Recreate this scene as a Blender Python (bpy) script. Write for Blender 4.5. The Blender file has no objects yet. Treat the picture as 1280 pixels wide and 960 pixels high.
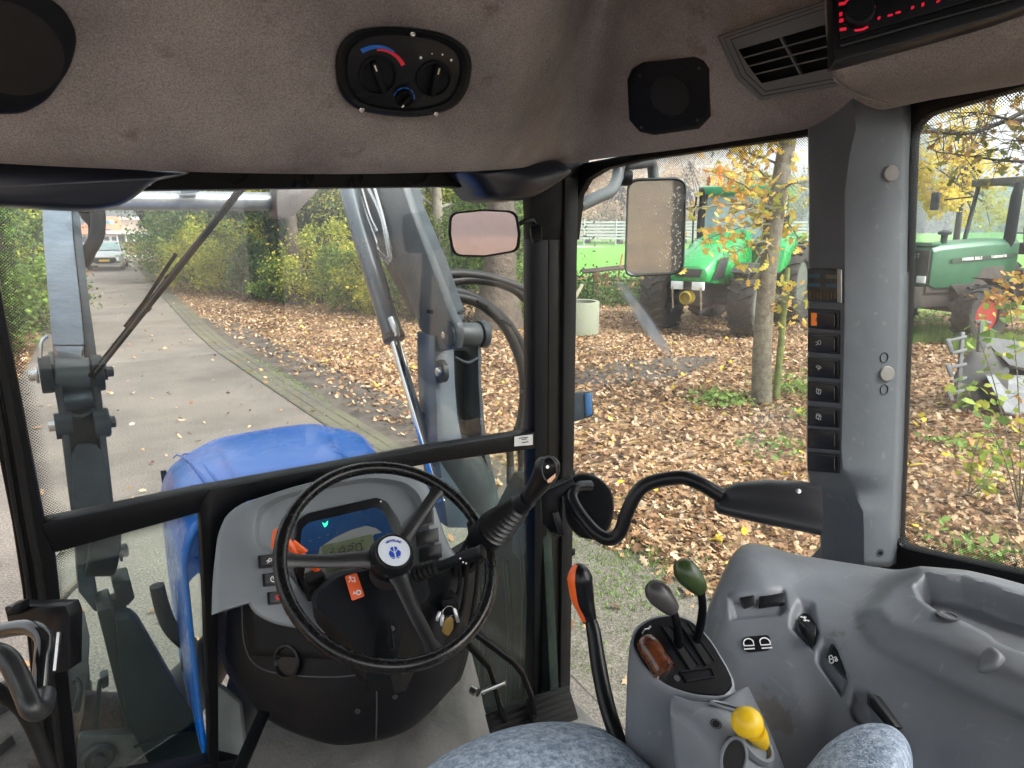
import bpy, bmesh, math, random
import numpy as np
from mathutils import Vector, Matrix, Quaternion
from mathutils.bvhtree import BVHTree
from math import sin, cos, pi, radians, sqrt, atan2
random.seed(7); RNG = np.random.default_rng(11)
SC = bpy.context.scene; COL = SC.collection

# ---------------------------------------------------------------- camera, world, sun, exposure
EYE = Vector((0, 0, 2.35)); YAW = radians(34.3); PITCH = radians(12.8); FPX = 860.0
cam = bpy.data.cameras.new('camera'); camo = bpy.data.objects.new('camera', cam); COL.objects.link(camo)
cam.sensor_width = 36; cam.lens = 36*FPX/1280; cam.clip_start = .02; cam.clip_end = 2000
camo.location = EYE; camo.rotation_euler = (pi/2-PITCH, 0, -YAW); SC.camera = camo
SC.render.resolution_x = 1024; SC.render.resolution_y = 768
SUN_EL, SUN_ROT = radians(48), radians(150)
w = bpy.data.worlds.new('World'); SC.world = w; w.use_nodes = True
nt = w.node_tree; nt.nodes.clear()
sky = nt.nodes.new('ShaderNodeTexSky'); sky.sky_type = 'NISHITA'; sky.sun_disc = False
sky.sun_elevation = SUN_EL; sky.sun_rotation = SUN_ROT; sky.air_density = 1.6; sky.dust_density = 6; sky.ozone_density = .6
hs = nt.nodes.new('ShaderNodeHueSaturation'); hs.inputs['Saturation'].default_value = .22; hs.inputs['Value'].default_value = 1.15
bg = nt.nodes.new('ShaderNodeBackground'); bg.inputs['Strength'].default_value = .15
wo = nt.nodes.new('ShaderNodeOutputWorld')
nt.links.new(sky.outputs[0], hs.inputs['Color']); nt.links.new(hs.outputs[0], bg.inputs[0]); nt.links.new(bg.outputs[0], wo.inputs[0])
sl = bpy.data.lights.new('sun', 'SUN'); sl.energy = 1.5; sl.angle = radians(12); sl.color = (1, .96, .9)
so = bpy.data.objects.new('sun', sl); COL.objects.link(so)
sd = Vector((sin(SUN_ROT)*cos(SUN_EL), cos(SUN_ROT)*cos(SUN_EL), sin(SUN_EL)))
so.rotation_euler = sd.to_track_quat('Z', 'Y').to_euler(); so.location = (0, 0, 30)
SC.view_settings.view_transform = 'Standard'; SC.view_settings.look = 'None'
SC.view_settings.exposure = 1.52; SC.view_settings.gamma = 1
SC.render.engine = 'CYCLES'
SC.cycles.max_bounces = 10; SC.cycles.transparent_max_bounces = 24; SC.cycles.diffuse_bounces = 5; SC.cycles.glossy_bounces = 4

# ---------------------------------------------------------------- measuring helpers: a line of sight met with a real plane
FW = Vector((sin(YAW)*cos(PITCH), cos(YAW)*cos(PITCH), -sin(PITCH)))
RT = Vector((cos(YAW), -sin(YAW), 0)); UP = RT.cross(FW)
V = Vector
def ray(x, y): return FW+RT*((x-640)/FPX)-UP*((y-480)/FPX)
def D(x, y, d): return EYE+ray(x, y)*d
def PY(x, y, Y): r = ray(x, y); return EYE+r*(Y/r.y)
def PX(x, y, X): r = ray(x, y); return EYE+r*(X/r.x)
def PZ(x, y, Z): r = ray(x, y); return EYE+r*((Z-EYE.z)/r.z)
def G(x, y): return PZ(x, y, 0)
class Frame:
    "a real plane (origin, normal) on which flat things are measured out"
    def __init__(s, o, n, u=None):
        s.o = V(o); s.n = V(n).normalized()
        u = V(u) if u is not None else V((1, 0, 0))
        s.u = (u-s.n*u.dot(s.n)).normalized(); s.v = s.n.cross(s.u)
    def at(s, a, b, h=0): return s.o+s.u*a+s.v*b+s.n*h
    def px(s, x, y, h=0):
        r = ray(x, y); o = s.o+s.n*h
        return EYE+r*((o-EYE).dot(s.n)/r.dot(s.n))
    def poly(s, pts, h=0): return [s.px(x, y, h) for x, y in pts]

# ---------------------------------------------------------------- materials
MATS = {}
def mat(name, col, rough=.5, metal=0, var=.12, vs=6, bump=0, bs=80, spec=.5, coat=0, col2=None, split=.5, emit=None, es=1, detail=5, bump2=0, bs2=8, scratch=None, chip=None):
    if name in MATS: return MATS[name]
    m = bpy.data.materials.new(name); m.use_nodes = True; t = m.node_tree; N = t.nodes; L = t.links
    b = N['Principled BSDF']; b.inputs['Roughness'].default_value = rough; b.inputs['Metallic'].default_value = metal
    b.inputs['Specular IOR Level'].default_value = spec; b.inputs['Coat Weight'].default_value = coat
    g = N.new('ShaderNodeNewGeometry')
    n = N.new('ShaderNodeTexNoise'); n.inputs['Scale'].default_value = vs; n.inputs['Detail'].default_value = detail; n.inputs['Roughness'].default_value = .6
    L.new(g.outputs['Position'], n.inputs['Vector'])
    r = N.new('ShaderNodeValToRGB'); L.new(n.outputs['Fac'], r.inputs[0])
    a = [c*(1-var) for c in col]; z = [min(1, c*(1+var)) for c in col]
    if col2: z = list(col2)
    r.color_ramp.elements[0].position = split-.18; r.color_ramp.elements[1].position = split+.18
    r.color_ramp.elements[0].color = (*a, 1); r.color_ramp.elements[1].color = (*z, 1)
    cout = r.outputs[0]
    def over(fac, c, cin):
        mm = N.new('ShaderNodeMixRGB'); L.new(fac, mm.inputs[0]); L.new(cin, mm.inputs[1]); mm.inputs[2].default_value = (*c, 1); return mm.outputs[0]
    if scratch:                                   # (colour, strength): thin stretched scuffs in two directions
        for rot, sc3 in (((.3, .5, .9), (5, 90, 60)), ((1.2, -.4, .2), (90, 7, 40))):
            mp = N.new('ShaderNodeMapping'); mp.inputs['Rotation'].default_value = rot; mp.inputs['Scale'].default_value = sc3; L.new(g.outputs['Position'], mp.inputs[0])
            q = N.new('ShaderNodeTexNoise'); q.inputs['Scale'].default_value = 1; q.inputs['Detail'].default_value = 3; L.new(mp.outputs[0], q.inputs['Vector'])
            rr = N.new('ShaderNodeMapRange'); rr.inputs['From Min'].default_value = .66; rr.inputs['From Max'].default_value = .74; rr.inputs['To Max'].default_value = scratch[1]; L.new(q.outputs['Fac'], rr.inputs['Value'])
            cout = over(rr.outputs[0], scratch[0], cout)
    if chip:                                      # (colour, threshold, scale): chips, dust and grime with hard edges
        q = N.new('ShaderNodeTexNoise'); q.inputs['Scale'].default_value = chip[2]; q.inputs['Detail'].default_value = 8; q.inputs['Roughness'].default_value = .7; L.new(g.outputs['Position'], q.inputs['Vector'])
        rr = N.new('ShaderNodeMapRange'); rr.inputs['From Min'].default_value = chip[1]; rr.inputs['From Max'].default_value = chip[1]+.03; rr.inputs['To Max'].default_value = .8; L.new(q.outputs['Fac'], rr.inputs['Value'])
        cout = over(rr.outputs[0], chip[0], cout)
    L.new(cout, b.inputs['Base Color'])
    mr = N.new('ShaderNodeMapRange'); mr.inputs['To Min'].default_value = max(.02, rough-.08); mr.inputs['To Max'].default_value = min(1, rough+.12)
    n3 = N.new('ShaderNodeTexNoise'); n3.inputs['Scale'].default_value = vs*2.7; n3.inputs['Detail'].default_value = 6
    L.new(g.outputs['Position'], n3.inputs['Vector']); L.new(n3.outputs['Fac'], mr.inputs['Value']); L.new(mr.outputs[0], b.inputs['Roughness'])
    last = None
    for st, sc_ in ((bump, bs), (bump2, bs2)):
        if st:
            n2 = N.new('ShaderNodeTexNoise'); n2.inputs['Scale'].default_value = sc_; n2.inputs['Detail'].default_value = 4
            L.new(g.outputs['Position'], n2.inputs['Vector'])
            bp = N.new('ShaderNodeBump'); bp.inputs['Strength'].default_value = st; bp.inputs['Distance'].default_value = .6/sc_
            L.new(n2.outputs['Fac'], bp.inputs['Height'])
            if last: L.new(last.outputs[0], bp.inputs['Normal'])
            last = bp
    if last: L.new(last.outputs[0], b.inputs['Normal'])
    if emit:
        b.inputs['Emission Color'].default_value = (*emit, 1); b.inputs['Emission Strength'].default_value = es
    MATS[name] = m; return m
def leafmat(name, cols, rough=.6, trans=.35, kr=.62, kn=1.5):
    if name in MATS: return MATS[name]
    m = bpy.data.materials.new(name); m.use_nodes = True; t = m.node_tree; N = t.nodes; L = t.links
    b = N['Principled BSDF']; b.inputs['Roughness'].default_value = rough; b.inputs['Specular IOR Level'].default_value = .3
    g = N.new('ShaderNodeNewGeometry'); r = N.new('ShaderNodeValToRGB'); r.color_ramp.interpolation = 'LINEAR'
    cr = r.color_ramp
    for i, c in enumerate(cols):
        pos = i/max(1, len(cols)-1)
        e = cr.elements[i] if i < 2 else cr.elements.new(pos)
        e.position = pos
    for i, c in enumerate(cols): cr.elements[i].color = (*c, 1)
    n = N.new('ShaderNodeTexNoise'); n.inputs['Scale'].default_value = .9; L.new(g.outputs['Position'], n.inputs['Vector'])
    mm = N.new('ShaderNodeMath'); mm.operation = 'MULTIPLY_ADD'; mm.inputs[1].default_value = kr
    m2 = N.new('ShaderNodeMath'); m2.operation = 'MULTIPLY_ADD'; m2.inputs[1].default_value = kn; m2.inputs[2].default_value = .5*(1-kr)+.0-kn*.5+(.01)
    L.new(n.outputs['Fac'], m2.inputs[0]); L.new(g.outputs['Random Per Island'], mm.inputs[0]); L.new(m2.outputs[0], mm.inputs[2])
    L.new(mm.outputs[0], r.inputs[0]); L.new(r.outputs[0], b.inputs['Base Color'])
    tr = N.new('ShaderNodeBsdfTranslucent'); mx = N.new('ShaderNodeMixShader'); mx.inputs[0].default_value = trans
    L.new(r.outputs[0], tr.inputs[0]); L.new(b.outputs[0], mx.inputs[1]); L.new(tr.outputs[0], mx.inputs[2])
    L.new(mx.outputs[0], N['Material Output'].inputs[0]); MATS[name] = m; return m
def glassmat(name, tint=(.93, .96, .94), refl=1.0, dirt=.03, rough=.0, dirtcol=(.6, .58, .52), dsc=7):
    if name in MATS: return MATS[name]
    m = bpy.data.materials.new(name); m.use_nodes = True; t = m.node_tree; N = t.nodes; L = t.links; N.remove(N['Principled BSDF'])
    tr = N.new('ShaderNodeBsdfTransparent'); tr.inputs[0].default_value = (*tint, 1)
    gl = N.new('ShaderNodeBsdfGlossy'); gl.inputs['Roughness'].default_value = rough
    fr = N.new('ShaderNodeLayerWeight'); fr.inputs[0].default_value = .5
    pw = N.new('ShaderNodeMath'); pw.operation = 'POWER'; pw.inputs[1].default_value = 5; L.new(fr.outputs['Facing'], pw.inputs[0])
    mu = N.new('ShaderNodeMath'); mu.operation = 'MULTIPLY_ADD'; mu.inputs[1].default_value = .9*refl; mu.inputs[2].default_value = .04*refl; L.new(pw.outputs[0], mu.inputs[0])
    mx = N.new('ShaderNodeMixShader'); L.new(mu.outputs[0], mx.inputs[0]); L.new(tr.outputs[0], mx.inputs[1]); L.new(gl.outputs[0], mx.inputs[2])
    df = N.new('ShaderNodeBsdfDiffuse'); df.inputs[0].default_value = (*dirtcol, 1)
    g = N.new('ShaderNodeNewGeometry'); n = N.new('ShaderNodeTexNoise'); n.inputs['Scale'].default_value = dsc; n.inputs['Detail'].default_value = 8; n.inputs['Roughness'].default_value = .7
    L.new(g.outputs['Position'], n.inputs['Vector'])
    mr = N.new('ShaderNodeMapRange'); mr.inputs['From Min'].default_value = .45; mr.inputs['From Max'].default_value = .75; mr.inputs['To Max'].default_value = dirt
    mr.inputs['To Min'].default_value = dirt*.15
    L.new(n.outputs['Fac'], mr.inputs['Value'])
    m3 = N.new('ShaderNodeMixShader'); L.new(mr.outputs[0], m3.inputs[0]); L.new(mx.outputs[0], m3.inputs[1]); L.new(df.outputs[0], m3.inputs[2])
    L.new(m3.outputs[0], N['Material Output'].inputs[0]); MATS[name] = m; return m
def fritmat(name, scale=205, fade=True):
    "black ceramic dots printed on glass; UV in metres, v=0 solid edge .. 1 clear"
    m = bpy.data.materials.new(name); m.use_nodes = True; t = m.node_tree; N = t.nodes; L = t.links
    b = N['Principled BSDF']; b.inputs['Base Color'].default_value = (.012, .012, .014, 1); b.inputs['Roughness'].default_value = .5
    uv = N.new('ShaderNodeUVMap'); sp = N.new('ShaderNodeSeparateXYZ'); L.new(uv.outputs[0], sp.inputs[0])
    g = N.new('ShaderNodeAttribute'); g.attribute_name = 'fade'
    def M(op, a, b_=None, v=None):
        x = N.new('ShaderNodeMath'); x.operation = op
        L.new(a, x.inputs[0])
        if b_ is not None: L.new(b_, x.inputs[1])
        if v is not None: x.inputs[1].default_value = v
        return x.outputs[0]
    a1 = M('ADD', sp.outputs[0], sp.outputs[1]); a2 = M('SUBTRACT', sp.outputs[0], sp.outputs[1])
    s1 = M('SINE', M('MULTIPLY', a1, v=scale*pi)); s2 = M('SINE', M('MULTIPLY', a2, v=scale*pi))
    s = M('MULTIPLY', s1, s2); th = M('MULTIPLY_ADD', g.outputs['Fac'], v=.8); th.node.inputs[2].default_value = .2
    fac = M('GREATER_THAN', M('ABSOLUTE', s), th)
    tr = N.new('ShaderNodeBsdfTransparent'); mx = N.new('ShaderNodeMixShader')
    L.new(fac, mx.inputs[0]); L.new(tr.outputs[0], mx.inputs[1]); L.new(b.outputs[0], mx.inputs[2])
    L.new(mx.outputs[0], N['Material Output'].inputs[0]); return m

# ---------------------------------------------------------------- objects
WL = {}
def tag(o, label=None, cat=None, group=None, kind=None):
    if label: o['label'] = label
    if cat: o['category'] = cat
    if group: o['group'] = group
    if kind: o['kind'] = kind
    return o
def thing(name, label, cat, loc=(0, 0, 0), group=None):
    o = bpy.data.objects.new(name, None); COL.objects.link(o); o.location = loc; o.empty_display_size = .1
    WL[o] = V(loc); return tag(o, label, cat, group)
def link(name, me, m, parent=None, loc=None, label=None):
    o = bpy.data.objects.new(name, me); COL.objects.link(o)
    if isinstance(m, (list, tuple)):
        for q in m: me.materials.append(q)
    elif m: me.materials.append(m)
    loc = V(loc) if loc is not None else V((0, 0, 0)); WL[o] = loc
    if parent: o.parent = parent; o.location = loc-WL[parent]
    else: o.location = loc
    if label: o['label'] = label
    return o
def cr(pts, n=6, closed=False):
    "Catmull-Rom through points"
    P = [V(p) for p in pts]; out = []; m = len(P)
    rng = range(m) if closed else range(m-1)
    for i in rng:
        p0 = P[(i-1) % m] if closed or i > 0 else P[0]*2-P[1]
        p1 = P[i]; p2 = P[(i+1) % m]; p3 = P[(i+2) % m] if closed or i+2 < m else P[-1]*2-P[-2]
        for k in range(n):
            t = k/n
            out.append(.5*((2*p1)+(p2-p0)*t+(2*p0-5*p1+4*p2-p3)*t*t+(3*p1-p0-3*p2+p3)*t**3))
    if not closed: out.append(P[-1])
    return out
def rpoly(pts, r=.25, n=4):
    "polygon (2D tuples) with rounded corners; r = fraction of the shorter side"
    out = []; m = len(pts)
    for i in range(m):
        a, b, c = V(pts[i-1]), V(pts[i]), V(pts[(i+1) % m])
        rr = r if not isinstance(r, (list, tuple)) else r[i]
        l = min((a-b).length, (c-b).length)*min(rr, .5)
        if rr <= 0: out.append(tuple(b)); continue
        p = b+(a-b).normalized()*l; q = b+(c-b).normalized()*l
        for k in range(n+1):
            t = k/n; out.append(tuple(p*(1-t)**2+b*2*t*(1-t)+q*t*t))
    return out
class MB:
    def __init__(s): s.bm = bmesh.new()
    def obb(s, c, ax, ay, az):
        "box from centre and three half-axis vectors"
        c, ax, ay, az = V(c), V(ax), V(ay), V(az)
        v = [s.bm.verts.new(c+ax*i+ay*j+az*k) for k in (-1, 1) for j in (-1, 1) for i in (-1, 1)]
        for f in ((0, 2, 3, 1), (4, 5, 7, 6), (0, 1, 5, 4), (2, 6, 7, 3), (0, 4, 6, 2), (1, 3, 7, 5)):
            s.bm.faces.new([v[i] for i in f])
        return s
    def box(s, c, sz): return s.obb(c, (sz[0]/2, 0, 0), (0, sz[1]/2, 0), (0, 0, sz[2]/2))
    def prism(s, pts, off, cap=True):
        pts = [V(p) for p in pts]; off = V(off)
        a = [s.bm.verts.new(p) for p in pts]; b = [s.bm.verts.new(p+off) for p in pts]; n = len(pts)
        if cap: s.bm.faces.new(a); s.bm.faces.new(b[::-1])
        for i in range(n): s.bm.faces.new((a[i], b[i], b[(i+1) % n], a[(i+1) % n]))
        return s
    def loft(s, rings, closed=True, cap=True):
        R = [[s.bm.verts.new(V(p)) for p in r] for r in rings]; n = len(R[0])
        for i in range(len(R)-1):
            for j in range(n if closed else n-1):
                k = (j+1) % n; s.bm.faces.new((R[i][j], R[i][k], R[i+1][k], R[i+1][j]))
        if closed and cap:
            s.bm.faces.new(R[0][::-1]); s.bm.faces.new(R[-1])
        return s
    def grid(s, rows): return s.loft(rows, closed=False)
    def tube(s, pts, r, n=10, cap=True, sm=0, closed=False, sx=1, up=None):
        "round tube; r number or list; sx squashes sideways"
        P = [V(p) for p in pts]
        rr = list(r) if isinstance(r, (list, tuple)) else [r]*len(P)
        if sm:
            k = len(P); P2 = cr(P, sm, closed); m = len(P2)
            rr = [np.interp(i/(m-1)*(k-1), range(k), rr) for i in range(m)]; P = P2
        m = len(P); rings = []; prev = None
        for i in range(m):
            if closed: t = P[(i+1) % m]-P[i-1]
            else: t = P[min(i+1, m-1)]-P[max(i-1, 0)]
            if t.length < 1e-9: t = V((0, 0, 1))
            t.normalize()
            if prev is None:
                q = V(up) if up is not None else (V((0, 0, 1)) if abs(t.z) < .9 else V((1, 0, 0)))
            else: q = prev
            q = (q-t*q.dot(t)).normalized(); prev = q; w_ = t.cross(q)
            rings.append([P[i]+(q*cos(2*pi*j/n)+w_*sin(2*pi*j/n)*sx)*rr[i] for j in range(n)])
        if closed:
            R = [[s.bm.verts.new(p) for p in r_] for r_ in rings]
            for i in range(m):
                for j in range(n):
                    k = (j+1) % n; i2 = (i+1) % m; s.bm.faces.new((R[i][j], R[i][k], R[i2][k], R[i2][j]))
            return s
        return s.loft(rings, True, cap)
    def lathe(s, o, axis, prof, n=24, cap=True, ref=None):
        "prof = [(radius, height along axis)]"
        o = V(o); ax = V(axis).normalized(); q = V(ref) if ref is not None else (V((0, 0, 1)) if abs(ax.z) < .9 else V((1, 0, 0)))
        q = (q-ax*q.dot(ax)).normalized(); w_ = ax.cross(q)
        return s.loft([[o+ax*h+(q*cos(2*pi*j/n)+w_*sin(2*pi*j/n))*max(r, 1e-4) for j in range(n)] for r, h in prof], True, cap)
    def cyl(s, a, b, r, n=16, r2=None): return s.tube([a, b], [r, r2 if r2 is not None else r], n)
    def ell(s, c, ax, ay, az, n=16, m=10):
        c, ax, ay, az = V(c), V(ax), V(ay), V(az)
        return s.loft([[c+az*(-cos(pi*i/m))+(ax*cos(2*pi*j/n)+ay*sin(2*pi*j/n))*max(sin(pi*i/m), .002) for j in range(n)] for i in range(m+1)])
    def bar(s, pts, w_, h, up):
        "rectangular section along a polyline"
        P = [V(p) for p in pts]; rings = []
        for i in range(len(P)):
            t = (P[min(i+1, len(P)-1)]-P[max(i-1, 0)]).normalized(); u = V(up); u = (u-t*u.dot(t)).normalized(); q = t.cross(u)
            rings.append([P[i]+u*h/2*a+q*w_/2*b for a, b in ((1, 1), (1, -1), (-1, -1), (-1, 1))])
        return s.loft(rings)
    def build(s, name, m, parent=None, bevel=0, seg=2, ang=35, smooth=True, sub=0, label=None, kind=None, bang=30, solid=0):
        bm = s.bm
        bm.normal_update()
        if not solid: bmesh.ops.recalc_face_normals(bm, faces=bm.faces)
        elif sum(f.normal.dot(EYE-f.calc_center_median())*f.calc_area() for f in bm.faces) < 0: bmesh.ops.reverse_faces(bm, faces=bm.faces)
        if bevel:
            es = [e for e in bm.edges if len(e.link_faces) == 2 and e.calc_face_angle(0) > radians(bang)]
            try: bmesh.ops.bevel(bm, geom=es, offset=bevel, segments=seg, profile=.5, affect='EDGES', clamp_overlap=True)
            except Exception: pass
        if smooth:
            for f in bm.faces: f.smooth = True
            for e in bm.edges:
                if len(e.link_faces) == 2 and e.calc_face_angle(0) > radians(ang): e.smooth = False
        lo = V([min((v.co[i] for v in bm.verts), default=0) for i in range(3)]); hi = V([max((v.co[i] for v in bm.verts), default=0) for i in range(3)])
        c = (lo+hi)/2
        for v in bm.verts: v.co -= c
        me = bpy.data.meshes.new(name); bm.to_mesh(me); bm.free()
        o = link(name, me, m, parent, c, label)
        if solid:
            md = o.modifiers.new('thick', 'SOLIDIFY'); md.thickness = solid; md.offset = -1
        if sub:
            md = o.modifiers.new('sub', 'SUBSURF'); md.levels = md.render_levels = sub
        if kind: o['kind'] = kind
        return o
def npmesh(name, verts, faces, m, parent=None, kind=None, loc=(0, 0, 0), smooth=False):
    "fast quads/tris from numpy"
    me = bpy.data.meshes.new(name); verts = np.asarray(verts, dtype=np.float32)-np.array(loc, dtype=np.float32); faces = np.asarray(faces, dtype=np.int32)
    k = faces.shape[1]
    me.vertices.add(len(verts)); me.vertices.foreach_set('co', verts.ravel())
    me.loops.add(faces.size); me.loops.foreach_set('vertex_index', faces.ravel())
    me.polygons.add(len(faces)); me.polygons.foreach_set('loop_start', np.arange(0, faces.size, k, dtype=np.int32))
    me.polygons.foreach_set('use_smooth', np.full(len(faces), smooth)); me.update(calc_edges=True)
    o = link(name, me, m, parent, loc)
    if kind: o['kind'] = kind
    return o
def copytree(o, parent=None):
    c = o.copy(); COL.objects.link(c)
    if parent: c.parent = parent
    for ch in list(o.children): copytree(ch, c)
    return c
def text(s, fr, x, y, h, m, parent, name='lettering', rot=0, sx=1, depth=.0006, center=True, lift=.001, bold=0):
    "flat lettering laid on a Frame at plane coordinates"
    cu = bpy.data.curves.new('t', 'FONT'); cu.body = s; cu.size = h; cu.extrude = depth; cu.offset = bold*h; cu.resolution_u = 2
    if center: cu.align_x = 'CENTER'; cu.align_y = 'CENTER'
    ob = bpy.data.objects.new('t', cu); COL.objects.link(ob); dg = bpy.context.evaluated_depsgraph_get()
    me = bpy.data.meshes.new_from_object(ob.evaluated_get(dg)); bpy.data.objects.remove(ob)
    Z = fr.n; c, s_ = cos(rot), sin(rot); U_ = fr.u*c+fr.v*s_; W_ = fr.v*c-fr.u*s_; o = fr.at(x, y, lift)
    for v in me.vertices: v.co = U_*v.co.x*sx+W_*v.co.y+Z*v.co.z
    me.update(); me.materials.clear()
    return link(name, me, m, parent, o)
def flatpoly(fr, pts, h=.0008, t=.0004):
    "thin printed shape: pts in plane coordinates"
    return MB().prism([fr.at(a, b, h) for a, b in pts], fr.n*-t)
# ================================================================ GROUND
def poly_sheet(name, pts, z, m, kind='structure'):
    mb = MB(); mb.bm.faces.new([mb.bm.verts.new(V((x, y, z))) for x, y in pts]); o = mb.build(name, m, smooth=False); o['kind'] = kind; return o
def nodemat(name):
    m = bpy.data.materials.new(name); m.use_nodes = True; MATS[name] = m; return m, m.node_tree.nodes, m.node_tree.links, m.node_tree.nodes['Principled BSDF']
def ramp(N, L, src, stops, interp='LINEAR'):
    r = N.new('ShaderNodeValToRGB'); r.color_ramp.interpolation = interp
    while len(r.color_ramp.elements) < len(stops): r.color_ramp.elements.new(.5)
    for e, (p, c) in zip(r.color_ramp.elements, stops): e.position = p; e.color = (*c, 1)
    L.new(src, r.inputs[0]); return r.outputs[0]
def noise(N, L, pos, s, d=6, r=.6):
    n = N.new('ShaderNodeTexNoise'); n.inputs['Scale'].default_value = s; n.inputs['Detail'].default_value = d; n.inputs['Roughness'].default_value = r; L.new(pos, n.inputs['Vector']); return n.outputs['Fac']
def mixc(N, L, fac, a, b, mode='MIX'):
    m = N.new('ShaderNodeMixRGB'); m.blend_type = mode
    for s, q in ((0, fac), (1, a), (2, b)):
        if hasattr(q, 'node'): L.new(q, m.inputs[s])
        else: m.inputs[s].default_value = q if s == 0 else (*q, 1)
    return m.outputs[0]
# leaf-covered earth
LITM, N, L, B = nodemat('leaf_litter_ground'); B.inputs['Roughness'].default_value = .85
g = N.new('ShaderNodeNewGeometry').outputs['Position']
v = N.new('ShaderNodeTexVoronoi'); v.inputs['Scale'].default_value = 13; L.new(g, v.inputs['Vector'])
sp = N.new('ShaderNodeSeparateXYZ'); L.new(v.outputs['Color'], sp.inputs[0])
c1 = ramp(N, L, sp.outputs[0], [(0, (.05, .03, .018)), (.3, (.16, .085, .04)), (.6, (.26, .15, .075)), (.85, (.36, .24, .13)), (1, (.4, .27, .08))])
c2 = ramp(N, L, noise(N, L, g, .35, 4), [(.38, (.35, .33, .3)), (.62, (1, 1, 1))])
L.new(mixc(N, L, 1.0, c1, c2, 'MULTIPLY'), B.inputs['Base Color'])
bp = N.new('ShaderNodeBump'); bp.inputs['Distance'].default_value = .04; L.new(v.outputs['Distance'], bp.inputs['Height']); L.new(bp.outputs[0], B.inputs['Normal'])
poly_sheet('ground', [(-160, -160), (285, -160), (285, 285), (-160, 285)], -.012, LITM)
# asphalt
ASP, N, L, B = nodemat('asphalt'); B.inputs['Roughness'].default_value = .75
g = N.new('ShaderNodeNewGeometry').outputs['Position']
a = ramp(N, L, noise(N, L, g, 62, 3, .9), [(.34, (.04, .035, .031)), (.48, (.112, .099, .087)), (.64, (.27, .235, .20))])
b = ramp(N, L, noise(N, L, g, .55, 7, .65), [(.36, (.62, .61, .60)), (.5, (.9, .89, .87)), (.64, (1.12, 1.1, 1.06))])
L.new(mixc(N, L, 1, a, b, 'MULTIPLY'), B.inputs['Base Color'])
bp = N.new('ShaderNodeBump'); bp.inputs['Strength'].default_value = .5; bp.inputs['Distance'].default_value = .01; L.new(noise(N, L, g, 95, 3, .8), bp.inputs['Height']); L.new(bp.outputs[0], B.inputs['Normal'])
RL = [(-1.5, -12), (-1.2, 2), (-.9, 8), (-.3, 15), (.05, 21.7), (1.0, 31), (2.05, 40.5), (3.6, 52), (4.6, 60)]
RR = [(3.08, -12), (3.08, 2), (3.08, 8), (3.08, 11.8), (3.1, 14.6), (3.25, 17.5), (3.5, 21), (4.2, 31), (5.1, 43), (6.4, 60)]
poly_sheet('road', RL+RR[::-1], 0, ASP)
poly_sheet('cross_street', [(-60, 59), (60, 66), (60, 73), (-60, 66)], .004, mat('pale_paving', (.36, .35, .33), .7))
# dark muddy track beside the road
DRT = mat('dark_damp_earth', (.05, .04, .032), .9, vs=3, var=.3, col2=(.10, .082, .065), split=.55, bump=.6, bs=40)
poly_sheet('muddy_verge', [(3.06, -3), (3.3, 2), (3.6, 5), (3.95, 8), (4.0, 10.5), (3.9, 14), (4.1, 18), (3.45, 20), (3.1, 14.6), (3.06, 11), (3.06, 5)], -.004, DRT)
# trodden gravelly earth beside the cab
GRV, N, L, B = nodemat('gravelly_earth'); B.inputs['Roughness'].default_value = .9
g = N.new('ShaderNodeNewGeometry').outputs['Position']
a = ramp(N, L, noise(N, L, g, 75, 4, .85), [(.33, (.055, .048, .038)), (.5, (.14, .125, .10)), (.66, (.32, .29, .25))]); b = ramp(N, L, noise(N, L, g, 4, 6, .7), [(.4, (.75, .75, .72)), (.58, (1, 1, 1)), (.66, (.75, .95, .5))])
L.new(mixc(N, L, 1, a, b, 'MULTIPLY'), B.inputs['Base Color'])
bp = N.new('ShaderNodeBump'); bp.inputs['Strength'].default_value = .9; bp.inputs['Distance'].default_value = .02; L.new(noise(N, L, g, 60, 5, .8), bp.inputs['Height']); L.new(bp.outputs[0], B.inputs['Normal'])
poly_sheet('gravel_patch', [(2.0, -4), (3.4, -4), (3.45, 1), (3.35, 3), (3.15, 4.2), (3.08, 5.7), (2.62, 5.7), (2.3, 4.5), (2.05, 2)], .004, GRV)
c_ = G(800, 462); poly_sheet('damp_patch', [(c_.x+cos(a)*(1.3+.25*sin(3*a))*1.5-0, c_.y+sin(a)*(.7+.12*cos(4*a))) for a in np.linspace(0, 2*pi, 26, endpoint=False)], -.008, DRT)
# grass field
GRS, N, L, B = nodemat('bright_grass'); B.inputs['Roughness'].default_value = .8
g = N.new('ShaderNodeNewGeometry').outputs['Position']
L.new(ramp(N, L, noise(N, L, g, 1.2, 8, .75), [(.3, (.06, .17, .015)), (.55, (.11, .30, .025)), (.75, (.18, .38, .05))]), B.inputs['Base Color'])
bp = N.new('ShaderNodeBump'); bp.inputs['Strength'].default_value = .8; bp.inputs['Distance'].default_value = .05; L.new(noise(N, L, g, 22, 3), bp.inputs['Height']); L.new(bp.outputs[0], B.inputs['Normal'])
mb = MB(); rows = []
for t in np.linspace(0, 1, 14):
    r = []
    for s in np.linspace(0, 1, 24):
        ang = radians(33+s*67); rad0 = 24+s*2+6*sin(s*9)*.4; rad = rad0+(260-rad0)*t**1.6
        if s < .25: rad = rad0+((104+s*300)-rad0)*t
        hgt = -.006+max(0, (s-.25))*1.5*min(1, max(0, (rad-60)/140))*2.5
        r.append(V((rad*sin(ang), rad*cos(ang), hgt)))
    rows.append(r)
o = mb.grid(rows).build('grass_field', GRS); o['kind'] = 'structure'
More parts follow.
